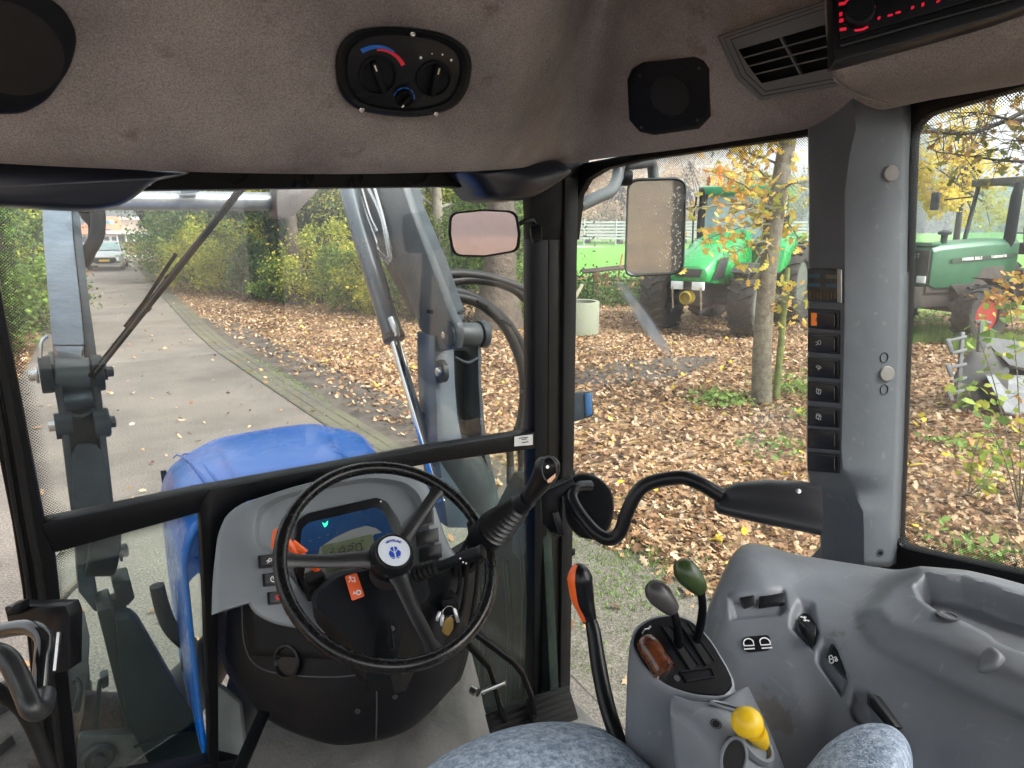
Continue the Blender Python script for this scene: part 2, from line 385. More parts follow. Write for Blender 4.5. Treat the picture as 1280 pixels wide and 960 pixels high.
# kerb strip of small pavers along the right road edge, three courses
PV = mat('mossy_paver', (.09, .078, .064), .85, vs=.9, var=.25, col2=(.10, .10, .055), split=.55, bump=.5, bs=70)
road = bpy.data.objects['road']
strip = tag(MB().loft([[V((x-.42, y, .0115)), V((x, y, .0115)), V((x, y, -.05)), V((x-.42, y, -.05))] for x, y in [(np.interp(y, [q[1] for q in RR], [q[0] for q in RR]), y) for y in np.linspace(5.6, 56, 40)]]).build('kerb_strip', mat('joint_moss', (.055, .055, .035), .95)), kind='structure')
me0 = None; cnt = 0; far = MB()
y = 5.8
while y < 40:
    dx = np.interp(y+.1, [q[1] for q in RR], [q[0] for q in RR]); 
    for k in range(3):
        c = V((dx-.07-k*.135, y+.1, .006+random.uniform(-.004, .004)))
        if 5.5 < y < 25.4 and cnt < 297:
            if me0 is None:
                o = MB().box(c, (.124, .192, .02)).build('paver', PV, strip, .006, 1); me0 = o.data
            else: o = link('paver', me0, None, strip, c)
            o.rotation_euler.z = random.uniform(-.05, .05); cnt += 1
        else: far.box(c, (.124, .192, .02))
    y += .2
far.build('paver_run', PV, strip, kind='stuff')
# ================================================================ CAB
BLK = mat('black_paint', (.0025, .003, .0042), .4, spec=.16, var=.2, bump=.05, bs=60)
BLKP = mat('black_plastic', (.004, .005, .0075), .5, spec=.2, var=.2, bump=.25, bs=900, bump2=.05, bs2=12)
BLKS = mat('black_satin_plastic', (.005, .0055, .007), .3, spec=.32, var=.25, bump=.08, bs=400)
RUB = mat('black_rubber', (.008, .008, .008), .6, spec=.22, var=.25, bump=.2, bs=300)
GRY = mat('grey_moulding', (.15, .164, .183), .42, scratch=((.24, .25, .26), .4), var=.1, vs=5, bump=.35, bs=1100, bump2=.06, bs2=9)
GRYD = mat('dirty_grey_moulding', (.165, .182, .208), .38, vs=3.6, var=.1, col2=(.115, .118, .122), split=.58, scratch=((.26, .27, .28), .45), chip=((.10, .094, .085), .61, 6), bump=.4, bs=900, bump2=.08, bs2=10)
GRYL = mat('pale_grey_plastic', (.195, .212, .228), .4, var=.08, bump=.2, bs=1000)
def clothmat(name, c1, c2):
    m = bpy.data.materials.new(name); m.use_nodes = True; MATS[name] = m; N = m.node_tree.nodes; L = m.node_tree.links; B = N['Principled BSDF']; B.inputs['Roughness'].default_value = 1; B.inputs['Specular IOR Level'].default_value = .05
    g = N.new('ShaderNodeNewGeometry').outputs['Position']
    a = ramp(N, L, noise(N, L, g, 3.5, 6, .6), [(.35, c1), (.62, c2)]); b = ramp(N, L, noise(N, L, g, 420, 2, .9), [(.35, (.72, .72, .72)), (.65, (1.3, 1.3, 1.3))])
    st = ramp(N, L, noise(N, L, g, 9, 5, .7), [(.6, (1, 1, 1)), (.7, (.68, .6, .56))])
    L.new(mixc(N, L, 1, mixc(N, L, 1, a, b, 'MULTIPLY'), st, 'MULTIPLY'), B.inputs['Base Color'])
    bp = N.new('ShaderNodeBump'); bp.inputs['Strength'].default_value = .8; bp.inputs['Distance'].default_value = .002; L.new(noise(N, L, g, 420, 2, .9), bp.inputs['Height']); L.new(bp.outputs[0], B.inputs['Normal']); return m
CLOTH = clothmat('headlining_cloth', (.178, .162, .165), (.30, .275, .272))
STEEL = mat('bright_steel', (.6, .6, .6), .25, 1, var=.1)
WHT = mat('white_print', (.8, .8, .8), .5, var=.03)
ORG = mat('orange_plastic', (.85, .13, .02), .35, var=.06, bump=.05)
DIAL = mat('grey_black_trim', (.035, .037, .04), .5, var=.15, bump=.3, bs=700)
YW = 1.35
FW_ = Frame((0, YW, 0), (0, -1, 0))
def surf(rows, nu=6, nv=6):
    R = [cr(r, nu) for r in rows]; Cn = [cr([R[i][j] for i in range(len(R))], nv) for j in range(len(R[0]))]
    return [[Cn[j][i] for j in range(len(Cn))] for i in range(len(Cn[0]))]
def bvh(o):
    "ray target of a finished mesh object (world coordinates)"
    me = o.data; c = WL[o]
    return BVHTree.FromPolygons([v.co+c for v in me.vertices], [tuple(p.vertices) for p in me.polygons])
def hit(b, x, y):
    r = ray(x, y).normalized(); p, n, i, d = b.ray_cast(EYE, r)
    if p is None: return None, None
    if n.dot(r) > 0: n = -n
    return p, n
def hframe(b, x, y, xr):
    "frame on a curved panel at (x,y), its u axis toward the point seen at xr"
    p, n = hit(b, x, y); q = Frame(p, n, (1, 0, 0)); t = q.px(*xr)-p
    return Frame(p, n, t)
def conform(b, poly4, nu, nv, h, th):
    "patch lying on a curved panel inside four corner sight lines"
    P = [V((a, c, 0)) for a, c in poly4]; rows = []
    for j in range(nv+1):
        r = []
        for i in range(nu+1):
            q = (P[0].lerp(P[1], i/nu)).lerp(P[3].lerp(P[2], i/nu), j/nv); p, n = hit(b, q.x, q.y); r.append(p+n*h)
        rows.append(r)
    return rows

# ---- cab frame
cab = thing('tractor_cab', 'black framed tractor cab with large windows, seen from the driver place', 'tractor cab', (.55, .6, 1.0))
# right front pillar: three stepped profiles
def vpost(pl, x0, x1, y0, y1, m, name, off, par=cab, bev=.003, lab=None):
    return MB().prism(pl.poly([(x0[0], y0), (x1[0], y0), (x1[1], y1), (x0[1], y1)]), off).build(name, m, par, bev, label=lab)
BRN = mat('worn_brown_black_paint', (.009, .008, .0065), .4, spec=.2, var=.3, vs=20)
vpost(FW_, (669, 668), (686, 684), 232, 905, BLK, 'corner_pillar', (0, .05, 0))
vpost(FW_, (686.3, 684.3), (706, 700), 225, 905, BRN, 'pillar_face', (0, .07, 0))
MB().prism(FW_.poly([(706.3, 222), (724, 222), (713, 905), (700.3, 905)], .012), (.0, .075, 0)).build('pillar_seal', RUB, cab, .006)
# left front pillar
L1 = [(-30, 205), (22, 480), (56, 655), (70, 700), (100, 985)]; L0 = [(-75, 205), (-9, 480), (20, 655), (30, 740), (55, 985)]
for (x0, y0), (x1, y1), (a0, b0), (a1, b1) in zip(L0, L0[1:], L1, L1[1:]): pass
MB().prism(FW_.poly([(-95, 205), (-20, 480), (15, 655), (28, 740), (54, 1000), (101, 1000), (70, 700), (56, 655), (22, 480), (-30, 205)]), (0, .05, 0)).build('corner_pillar', BLK, cab, .004)
MB().tube(FW_.poly([(-35, 290), (7, 480), (37, 655), (52, 740), (80, 1000)], .004), .007, 8, sm=4).build('pillar_seal', RUB, cab)
MB().tube(FW_.poly([(-60, 290), (-8, 480), (22, 655), (36, 740), (62, 1000)], .004), .004, 8, sm=4).build('pillar_seal', RUB, cab)
# window bars of the front
MB().prism(FW_.poly([(50, 655), (250, 613), (400, 586), (540, 560), (669, 540), (669, 561), (548, 578), (400, 606), (262, 638), (68, 692)], .003), (0, .04, 0)).build('cross_bar', BLK, cab, .004)
MB().prism(FW_.poly([(250, 632), (262, 612), (330, 600), (290, 650), (272, 690), (274, 1000), (264, 1000), (256, 760)], .0055), (0, .035, 0)).build('window_bar', BLK, cab, .003)
MB().prism(FW_.poly([(90, 985), (660, 885), (700, 878), (700, 915), (90, 1030)], .003), (0, .04, 0)).build('cross_bar', BLK, cab, .004)
# header with its bolts, cables and cutouts
hd = MB().prism(FW_.poly([(100, 185), (700, 180), (690, 238), (600, 237), (560, 233), (172, 238)], .01), (0, .05, 0)).build('window_header', BLK, cab, .003)
for x in (185, 372, 440, 575): MB().lathe(FW_.px(x, 229, .012), (0, -1, 0), [(.005, 0), (.005, .003), (.003, .004)], 10).build('bolt', STEEL, cab) if x in (185,) else MB().lathe(FW_.px(x, 230, .012), (0, -1, 0), [(.006, 0), (.006, .004), (.003, .005)], 6).build('bolt', BLKP, cab)
for x, w in ((293, 17), (388, 5), (448, 6), (519, 17)):
    MB().tube([FW_.px(x-w, 218, .016), FW_.px(x-w*.7, 226, .02), FW_.px(x, 231, .022), FW_.px(x+w*.7, 226, .02), FW_.px(x+w, 218, .016)], .0018, 6, sm=4).build('cable', RUB, cab)
# blue-black roof cowls left and right of the header
COWL = mat('blue_black_cowl', (.012, .016, .028), .3, var=.2)
def cowl(pts, dy0, dy1):
    mb = MB(); a = [PY(x, y, 1.28) for x, y in pts]
    c = sum(a, V((0, 0, 0)))/len(a); rings = []
    for k, (s, y) in enumerate(((.72, -.03), (.9, -.022), (1, 0), (1, .04), (.98, .10))): rings.append([c+(p-c)*s+V((0, y, 0)) for p in a])
    return mb.loft(rings).build('roof_cowl', COWL, cab, ang=60)
cowl(rpoly([(-120, 196), (130, 200), (178, 210), (243, 216), (200, 224), (186, 232), (170, 246), (150, 258), (118, 264), (60, 262), (-120, 250)], .3), 0, 0)
cowl(rpoly([(575, 214), (640, 206), (700, 200), (716, 214), (690, 232), (672, 244), (650, 251), (620, 253), (604, 248), (594, 232), (586, 224)], .3), 0, 0)
MB().prism(FW_.poly([(660, 180), (745, 180), (728, 226), (712, 262), (700, 300), (668, 300)], .004), (0, .04, 0)).build('pillar_gusset', BLK, cab, .004)

# glass of the front
GL = glassmat('windscreen_glass', (.97, .985, .975), dirt=.03)
GLT = glassmat('green_tinted_glass', (.86, .93, .90), dirt=.02, dirtcol=(.3, .34, .32), dsc=5)
GLS = glassmat('side_glass', (.96, .98, .97), refl=.8, dirt=.05)
def pane(fr, poly, m, par, h=-.02, name='pane'):
    return MB().prism(fr.poly(poly, h), fr.n*-.004).build(name, m, par, smooth=False)
pane(FW_, [(-30, 220), (690, 220), (672, 548), (400, 590), (50, 664)], GL, cab)
pane(FW_, [(60, 684), (250, 634), (262, 890), (96, 1000)], GLT, cab)
pane(FW_, [(545, 574), (671, 556), (671, 890), (560, 912), (530, 700)], GLT, cab)
FRIT = fritmat('printed_dot_border')
def frit(fr, outer, inner, par, h=-.017, solid_=0):
    "dotted border: quads from outer (dense) to inner (clear)"
    me = bpy.data.meshes.new('dot_border'); vs = []; fs = []; n = len(outer)
    for a, b in zip(outer, inner): vs += [fr.px(*a, h), fr.px(*b, h)]
    fs = [(2*i, 2*i+2, 2*i+3, 2*i+1) for i in range(n-1)]
    o = WL[par]; me.from_pydata([v-o for v in vs], [], fs); uv = me.uv_layers.new(name='UVMap')
    for lp in me.loops:
        p = vs[lp.vertex_index]-fr.o; uv.data[lp.index].uv = (p.dot(fr.u), p.dot(fr.v))
    at = me.attributes.new('fade', 'FLOAT', 'POINT')
    for i in range(len(vs)): at.data[i].value = float(i % 2)
    return link('dot_border', me, FRIT, par, o)
frit(FW_, [(-20, 230), (22, 480), (52, 640), (66, 655), (90, 651), (250, 617), (400, 590), (540, 562), (660, 543), (667, 530), (670, 240)],
     [(18, 232), (46, 480), (72, 618), (82, 630), (100, 632), (250, 600), (400, 574), (540, 546), (640, 528), (650, 512), (656, 240)], cab)
frit(FW_, [(98, 960), (66, 700), (76, 688), (255, 638), (259, 800)], [(112, 960), (82, 712), (92, 700), (243, 655), (249, 800)], cab)

# ---- right side: door (glass, top frame), rear side window
A0 = V((1.115, 1.36, 1.0)); B0 = V((1.285, .72, 1.0))
ud = (B0-A0).normalized(); nd = V((-1, 0, 0)); nd = (nd-ud*nd.dot(ud)).normalized()
FDR = Frame(A0, nd, ud)
door = thing('cab_door', 'closed right glass door of the cab between the front pillar and the switch pillar', 'cab door', tuple(A0))
pane(FDR, [(708, 195), (1030, 150), (1030, 760), (960, 900), (700, 935)], GLS, door, 0)
MB().prism(FDR.poly([(700, 232), (728, 204), (800, 190), (1035, 148), (1035, 165), (900, 185), (800, 200), (755, 211), (733, 224), (722, 244), (716, 300), (704, 300)], .004), nd*-.03).build('door_frame', BLK, door, .003)
MB().tube([FDR.px(714, 300, .008), FDR.px(711, 600, .008), FDR.px(709, 905, .008)], .006, 8).build('door_seal', RUB, door)
for y in (592, 690): MB().obb(FDR.px(716, y, -.004), ud*.004, V((0, 0, .009)), nd*.006).build('hinge', BLKP, door, .001)
frit(FDR, [(722, 246), (734, 225), (757, 212), (800, 201), (900, 186), (1012, 168)], [(734, 256), (746, 238), (764, 228), (800, 219), (900, 205), (1012, 188)], door, -.0005)
def glare_or_smear(fr, pts, a, par, col=(.75, .8, .82), sc=30, h=.0015, name='glass_glare_or_smear'):
    m = bpy.data.materials.new(name); m.use_nodes = True; N = m.node_tree.nodes; L = m.node_tree.links; B = N['Principled BSDF']; B.inputs['Base Color'].default_value = (*col, 1); B.inputs['Roughness'].default_value = .8
    q = N.new('ShaderNodeTexNoise'); q.inputs['Scale'].default_value = sc; q.inputs['Detail'].default_value = 6; g = N.new('ShaderNodeNewGeometry'); L.new(g.outputs['Position'], q.inputs['Vector'])
    mr = N.new('ShaderNodeMapRange'); mr.inputs['From Min'].default_value = .4; mr.inputs['From Max'].default_value = .68; mr.inputs['To Min'].default_value = a*.2; mr.inputs['To Max'].default_value = a; L.new(q.outputs['Fac'], mr.inputs['Value'])
    ft = N.new('ShaderNodeAttribute'); ft.attribute_name = 'fade'; mu = N.new('ShaderNodeMath'); mu.operation = 'MULTIPLY'; L.new(mr.outputs[0], mu.inputs[0]); L.new(ft.outputs['Fac'], mu.inputs[1])
    tr = N.new('ShaderNodeBsdfTransparent'); mx = N.new('ShaderNodeMixShader'); L.new(mu.outputs[0], mx.inputs[0]); L.new(tr.outputs[0], mx.inputs[1]); L.new(B.outputs[0], mx.inputs[2]); L.new(mx.outputs[0], N['Material Output'].inputs[0])
    P = [fr.px(x, y, h) for x, y in pts]; c = sum(P, V((0, 0, 0)))/len(P); n = len(P); vs = [c]+[c.lerp(p, .55) for p in P]+P; o = WL[par]
    me = bpy.data.meshes.new(name); fs = [(0, 1+i, 1+(i+1) % n) for i in range(n)]+[(1+i, 1+n+i, 1+n+(i+1) % n, 1+(i+1) % n) for i in range(n)]
    me.from_pydata([v-o for v in vs], [], fs); at = me.attributes.new('fade', 'FLOAT', 'POINT')
    for i in range(len(vs)): at.data[i].value = 1.0 if i <= n else 0.0
    return link(name, me, m, par, o)
glare_or_smear(FDR, rpoly([(764, 346), (776, 346), (814, 396), (850, 452), (842, 460), (798, 408)], .2), .95, door, (.8, .88, .95), 9)  # diagonal reflection on the door glass, painted as a pale film
glare_or_smear(FDR, [(900, 530), (925, 512), (965, 500), (1005, 505), (1008, 560), (985, 585), (950, 578), (920, 560)], .28, door, (.75, .8, .8), 18)  # faint whitish reflection, also painted onto the pane
glare_or_smear(FW_, [(146, 690), (165, 680), (190, 683), (200, 692), (190, 706), (165, 712), (148, 706)], .3, cab, (.7, .68, .64), 40, -.014)
FSW = Frame((1.27, 0, 0), (-1, 0, 0), (0, -1, 0))
sw = thing('side_window', 'fixed rear side window with dotted black border to the right of the switch pillar', 'window', (1.27, .3, 1.7))
pane(FSW, [(1110, 120), (1420, 60), (1420, 790), (1110, 730)], GLS, sw, -.006)
def ringpoly(fr, outer, inner, h, th, name, m, par, bev=.002):
    mb = MB(); n = len(outer)
    R = [[fr.px(*p, h) for p in outer], [fr.px(*p, h) for p in inner], [fr.px(*p, h)-fr.n*th for p in inner], [fr.px(*p, h)-fr.n*th for p in outer]]
    rr = [[mb.bm.verts.new(p) for p in r] for r in R]
    for k in range(4):
        a, b = rr[k], rr[(k+1) % 4]
        for i in range(n): j = (i+1) % n; mb.bm.faces.new((a[i], a[j], b[j], b[i]))
    return mb.build(name, m, par, bev)
inn = rpoly([(1137, 140), (1440, 62), (1440, 765), (1119, 690)], [.06, 0, 0, .04], 5)
inn = rpoly([(1140, 147), (1430, 66), (1430, 752), (1121, 684)], [.1, .1, .1, .05], 5)
def scalepoly(P, s, c=None):
    c = V(c) if c else sum((V(p) for p in P), V((0, 0)))/len(P); return [tuple(c+(V(p)-c)*s) for p in P]
outr = rpoly([(1100, 112), (1480, 20), (1480, 860), (1100, 760)], [.1, .1, .1, .05], 5)
ringpoly(FSW, outr, inn, .004, .03, 'window_frame', BLK, sw)
i2 = rpoly([(1164, 164), (1424, 98), (1424, 722), (1141, 660)], [.14, .1, .1, .07], 5)
frit(FSW, inn+inn[:1], i2+i2[:1], sw, -.001)

# ---- grey pillar trim with switch row
FBP = Frame(PX(1050, 400, 1.17), (-.86, -.51, 0), (.51, -.86, 0))
pil = thing('switch_pillar', 'grey plastic pillar cover with a column of rocker switches', 'pillar cover', tuple(PX(1060, 700, 1.2)))
rows = []
prof = [(100, 1004, 1126, 1062), (135, 1007, 1131, 1068), (160, 1010, 1131, 1070), (195, 1010, 1129, 1062), (240, 1011, 1128, 1056), (400, 1010, 1124, 1056), (560, 1008, 1119, 1052), (590, 1009, 1118, 1054), (612, 1014, 1117, 1066), (640, 1022, 1116, 1079), (670, 1025, 1115, 1080), (708, 1026, 1113, 1080)]
XF = 1.16
for y, xl, xr, xm in prof:
    pl, pr = PX(xl, y, 1.235), PX(xr, y, 1.245)
    pm = PX(xm, y, XF if y < 600 else 1.19); pm0 = PX(xl+2, y, 1.185 if y < 600 else 1.205)
    rows.append([pl+V((.03, .0, 0)), pl, pm0, pm0.lerp(pm, .5), pm, pm.lerp(pr, .15)+V((-.004, 0, 0)), pm.lerp(pr, .5)+V((-.006, 0, 0)), pr+V((-.006, 0, 0)), pr, pr+V((.03, 0, 0))])
rr = []
for a, b in zip(rows, rows[1:]):
    for k in range(4): rr.append([p.lerp(q, k/4) for p, q in zip(a, b)])
rr.append(rows[-1])
pilm = MB().grid(rr).build('cover', mat('grey_pillar_plastic', (.092, .104, .12), .5, scratch=((.2, .21, .22), .35), chip=((.05, .05, .05), .72, 12), var=.09, vs=6, bump=.3, bs=1100, bump2=.05, bs2=9), pil, ang=50, solid=.004)
PB = bvh(pilm)
def onpil(x, y, xr=None):
    p, n = hit(PB, x, y); return Frame(p, n, V((.3, -.95, 0)))
def plate(fr, poly, th, name, m, par, bev=.0012, h=0, label=None):
    "flat piece: px outline on the frame, from h up to h+th"
    return MB().prism(fr.poly(poly, h+th), fr.n*-th).build(name, m, par, bev, label=label)
SWB = mat('switch_black', (.008, .008, .009), .35, var=.2, bump=.1, bs=600)
def icon_lines(fr, cx, cy, strokes, s, m, par, r=.0008):
    "white line symbol; strokes in unit square scaled by s (metres), joined as one print"
    mb = MB()
    for st in strokes:
        P = [fr.at(a*s, b*s, .0006) for a, b in st]
        mb.bar([p for p in P], r*2, .0006, fr.n)
    off = fr.px(cx, cy)-fr.o
    for v in mb.bm.verts: v.co += off
    return mb.build('symbol', m, par, smooth=False)
def arc(cx, cy, r, a0, a1, n=10): return [(cx+r*cos(radians(a0+(a1-a0)*i/n)), cy+r*sin(radians(a0+(a1-a0)*i/n))) for i in range(n+1)]
ICON = {
 'beacon': [arc(0, 0, .5, 0, 180)+[(-.5, -.6), (.5, -.6), (.5, 0)], [(-.8, -.7), (.8, -.7)]],
 'worklamp': [arc(.2, .2, .45, 0, 360), [(-.1, -.1), (-.8, -.6)], [(-.3, .1), (-.9, .1)]],
 'wiper': [arc(0, -.6, 1.1, 45, 135)+[(-.3, -.1), (.3, -.1), (.8, .2)], [(0, -.5), (.1, .3)]],
 'washer': [arc(0, -.4, 1, 45, 135)+[(-.5, -.4), (.5, -.4), (.7, .3)], [(0, -.4), (0, .5)], [(-.7, .7), (-.3, .5)], [(.7, .7), (.3, .5)]],
 'rear_wiper': [[(-.7, -.5), (-.7, .4), (-.4, .6), (.4, .6), (.7, .4), (.7, -.5), (-.7, -.5)], [(0, -.7), (.2, .4)], arc(0, -.5, .8, 50, 130)],
 'axle': [[(-.6, .7), (.6, .7)], [(-.6, -.7), (.6, -.7)], [(0, .7), (0, -.7)], [(-.35, 1), (-.35, .4)], [(.35, 1), (.35, .4)], [(-.35, -1), (-.35, -.4)], [(.35, -1), (.35, -.4)]],
 'tractor': [arc(-.4, -.3, .5, 0, 360), arc(.7, -.55, .25, 0, 360), [(-.7, .2), (-.5, .9), (.1, .9), (.2, .2), (.9, .1), (.9, -.3)]],
 'clock': [arc(0, 0, .8, 0, 360, 16), [(0, .5), (0, 0), (.4, 0)]],
 'fan': [arc(-.3, .3, .35, 0, 360), arc(.3, -.3, .35, 0, 360), [(-.6, -.6), (.6, .6)]],
 'bucket_up': [arc(0, -.1, .8, 30, 200)+[(-.3, -.4), (.7, -.4), (.7, .3)], [(-.9, -.9), (.7, -.9)]],
}
# switches: (centre px, half width, half height, icon)
def rocker(fr, cx, cy, hw, hh, sk, ic, par, m=SWB, tilt=.0018):
    o = [(cx-hw, cy-hh-sk), (cx+hw, cy-hh+sk), (cx+hw, cy+hh+sk), (cx-hw, cy+hh-sk)]
    s = plate(fr, o, .003, 'switch', m, par, .001)
    i = [(cx-hw*.82, cy-hh*.74-sk), (cx+hw*.82, cy-hh*.74+sk), (cx+hw*.82, cy+hh*.74+sk), (cx-hw*.82, cy+hh*.74-sk)]
    P = fr.poly(i, .0032); mb = MB(); top = [P[0]+fr.n*.0012, P[1]+fr.n*.0042, P[2]+fr.n*.0042, P[3]+fr.n*.0012]
    mb.loft([P, top]); r = mb.build('rocker', m, s, .0008)
    e = [(cx+hw*.62, cy-hh*.5+sk*.6), (cx+hw*.72, cy-hh*.5+sk*.6), (cx+hw*.72, cy+hh*.6+sk*.6), (cx+hw*.62, cy+hh*.6+sk*.6)]
    plate(fr, e, .0006, 'edge_mark', GRYL, s, 0, .0064)
    if ic:
        f2 = Frame(fr.o+fr.n*.0056, fr.n, fr.u)
        icon_lines(f2, cx-hw*.28, cy, ICON[ic], .0085, WHT, s, .0005)
    return s
AMB = mat('amber_symbol_plate', (.5, .12, .02), .5, emit=(1, .25, .03), es=.1)
for y, ic in ((399, 'beacon'), (429, 'worklamp'), (460, 'wiper'), (490, 'washer'), (521, 'rear_wiper'), (549, None), (578, None)):
    fr = onpil(1029, y); s = rocker(fr, 1029, y, 19.5, 12.5, 1.5, ic if ic != 'beacon' else None, pil)
    if ic == 'beacon':
        f2 = Frame(fr.o+fr.n*.0045, fr.n, fr.u); plate(f2, [(1014, 391), (1030, 391.5), (1030, 407), (1014, 407)], .0008, 'symbol_plate', AMB, s, 0)
        f3 = Frame(f2.o+fr.n*.001, fr.n, fr.u); icon_lines(f3, 1022, 399, ICON['beacon'], .0055, SWB, s, .0005)
# indicator card behind clear cover
fr = onpil(1029, 357); card = plate(fr, [(1009, 335), (1051, 337), (1051, 379), (1009, 377)], .004, 'indicator_card', mat('card_brown', (.03, .03, .028), .3, var=.4, vs=60), pil)
for (x, y, c) in ((1018, 345, (.03, .09, .13)), (1040, 346, (.12, .1, .06)), (1018, 356, (.03, .09, .13)), (1040, 357, (.03, .08, .12))):
    plate(fr, [(x-8, y-2.5), (x+8, y-2), (x+8, y+2.5), (x-8, y+2)], .0006, 'field', mat('field%d' % (c[0]*1000), c, .4), card, 0, .0042)
for k in range(8): plate(fr, [(1012+k*4.3, 365), (1014.5+k*4.3, 365), (1014.5+k*4.3, 374), (1012+k*4.3, 374)], .0005, 'bar_mark', mat('umber', (.1, .07, .03), .5), card, 0, .0042)
plate(fr, [(1046, 336), (1051, 337), (1051, 379), (1046, 378)], .003, 'clear_edge', mat('clear_edge', (.3, .3, .28), .1), card, .001, .0045)
for x, y, r in ((1116, 217, 11), (1108, 467, 10)):
    fr = onpil(min(x, 1113), y); c = fr.o
    MB().lathe(c-fr.n*.004, fr.n, [(.0135, 0), (.0135, .006), (.012, .008), (.0, .0085)], 28).build('round_cap', mat('beige_cap', (.26, .25, .235), .4), pil)
for y in (447, 487): 
    fr = onpil(1105, y); MB().tube([fr.at(cos(a*pi/8)*.007, sin(a*pi/8)*.009, .0006) for a in range(16)], .0006, 5, closed=True).build('knockout_mark', BLKP, pil)
fr = onpil(1100, 691); MB().lathe(fr.o-fr.n*.001, fr.n, [(.008, 0), (.008, .0015), (.005, .0018), (.005, -.002), (.0, -.002)], 20).build('screw_recess', DIAL, pil)
fr = onpil(1100, 691); MB().lathe(fr.o, fr.n, [(.0035, 0), (.0035, .0015), (0, .0018)], 12).build('screw', BLKP, pil)
MB().prism([PX(x, y, 1.22) for x, y in ((1008, 702), (1026, 682), (1028, 708))], (.04, 0, 0)).build('pillar_foot', GRY, pil, .003)

# ---- headlining
cols = []
for x, y, kind, X in ((-420, 176, 'f', 0), (-200, 192, 'f', 0), (0, 204, 'f', 0), (150, 211, 'f', 0), (300, 216, 'f', 0), (450, 217, 'f', 0), (600, 213, 'f', 0), (690, 206, 'c', 1.02), (760, 197, 'c', 1.09), (850, 186, 's', 1.15), (950, 171, 's', 1.18), (1020, 159, 's', 1.2), (1130, 132, 's', 1.22), (1300, 98, 's', 1.24), (1500, 60, 's', 1.25)):
    b = PY(x, y, 1.2) if kind == 'f' else PX(x, y, X)
    inw = {'f': V((0, -1, 0)), 'c': V((-.6, -.8, 0)), 's': V((-1, -.12, 0))}[kind]
    inw = {600: V((-.12, -.99, 0)), 690: V((-.34, -.94, 0)), 760: V((-.52, -.85, 0)), 850: V((-.70, -.71, 0)), 950: V((-.87, -.49, 0)), 1020: V((-.96, -.25, 0))}.get(x, inw)
    prof = ((-.06, .02), (0, .0), (.035, .004), (.075, .03), (.15, .115), (.23, .225), (.33, .33), (.5, .40)) if kind != 's' else ((-.04, .02), (0, 0), (.03, .004), (.06, .03), (.13, .11), (.2, .21), (.28, .30), (.4, .38))
    pf = ((-.06, .02), (0, .0), (.035, .004), (.075, .03), (.15, .115), (.23, .225), (.33, .33), (.5, .40)); ps = ((-.04, .02), (0, 0), (.03, .004), (.06, .03), (.13, .11), (.2, .21), (.28, .30), (.4, .38))
    t_ = {690: .25, 760: .5, 850: .8}.get(x, 0 if kind == 'f' else 1); prof = [(a[0]*(1-t_)+c_[0]*t_, a[1]*(1-t_)+c_[1]*t_) for a, c_ in zip(pf, ps)]
    cols.append([b+inw*i+V((0, 0, z)) for i, z in prof])
rows = [[c[i] for c in cols] for i in range(8)]
hl = MB().grid(surf(rows, 6, 5)).build('headlining', CLOTH, None, ang=60, solid=.01)
tag(hl, 'mottled brown-grey cloth headlining curving down to the tops of the windows', 'headlining')
HB = bvh(hl)
MB().box((.1, -.85, 1.35), (1.9, .05, .8)).build('unseen_rear_wall', GRY, cab, .01); MB().box((-.62, .0, 1.35), (.06, 1.5, .8)).build('unseen_left_wall', GRY, cab, .01)  # walls and pillars out of view, added to cut the light inside the cab
for x_ in (-.6, .95): MB().box((x_, -.85, 2.2), (.14, .10, 1.0)).build('unseen_rear_pillar', BLK, cab, .01)
MB().box((-.62, .62, 2.1), (.08, .10, 1.3)).build('unseen_side_pillar', BLK, cab, .01)
roof = MB().box((.3, .1, 3.0), (2.4, 2.9, .04)).build('roof_panel', BLK, cab, .01)

# ---- climate panel
def frm_at(b, x, y, u): p, n = hit(b, x, y); return Frame(p, n, u)
fc = frm_at(HB, 503, 90, (1, 0, 0)); fc = Frame(fc.o+fc.n*.012, (fc.n+V((-.12, -.0, 0))).normalized(), (1, 0, 0))
cp = thing('climate_panel', 'black oval heater control panel with three knobs on the headlining', 'control panel', tuple(fc.o))
o0 = [(418, 85), (421, 58), (440, 38), (475, 32), (520, 34), (560, 42), (585, 60), (591, 80), (586, 112), (570, 135), (530, 147), (490, 146), (445, 138), (424, 118)]
o0 = rpoly(o0, .5, 3)
c0 = (503, 90)
R = [[fc.px(*p, h) for p in scalepoly(o0, s, c0)] for s, h in ((1, -.05), (1, .002), (.985, .009), (.93, .012), (.86, .009), (.84, .006))]
MB().loft(R).build('housing', BLKP, cp, ang=40)
o1 = [tuple(V(c0)+V(((p[0]-c0[0])*.82, (p[1]-c0[1])*.80))) for p in o0]
MB().prism(fc.poly(o1, .0085), fc.n*-.004).build('face_plate', BLKS, cp, .0015)
def knob(fr, x, y, r, ang, par, mark, h=.0085, n=32):
    c = fr.px(x, y, h); k = MB().lathe(c, fr.n, [(r, 0), (r, .003), (r*.93, .005), (r*.88, .005), (r*.85, .002), (0, .002)], n).build('knob', BLKP, par)
    d = fr.u*cos(ang)+fr.v*sin(ang); q = fr.n.cross(d)
    g = MB().prism([c+d*a+q*b+fr.n*.002 for a, b in ((-r*.86, -r*.14), (-r*.86, r*.14), (r*.8, r*.17), (r*.86, 0), (r*.8, -r*.17))], fr.n*.011).build('grip', BLKP, k, .0015)
    MB().obb(c+d*r*.6+fr.n*.0133, d*r*.16, q*.0011, fr.n*.0006).build('pointer', mark, k)
    return k
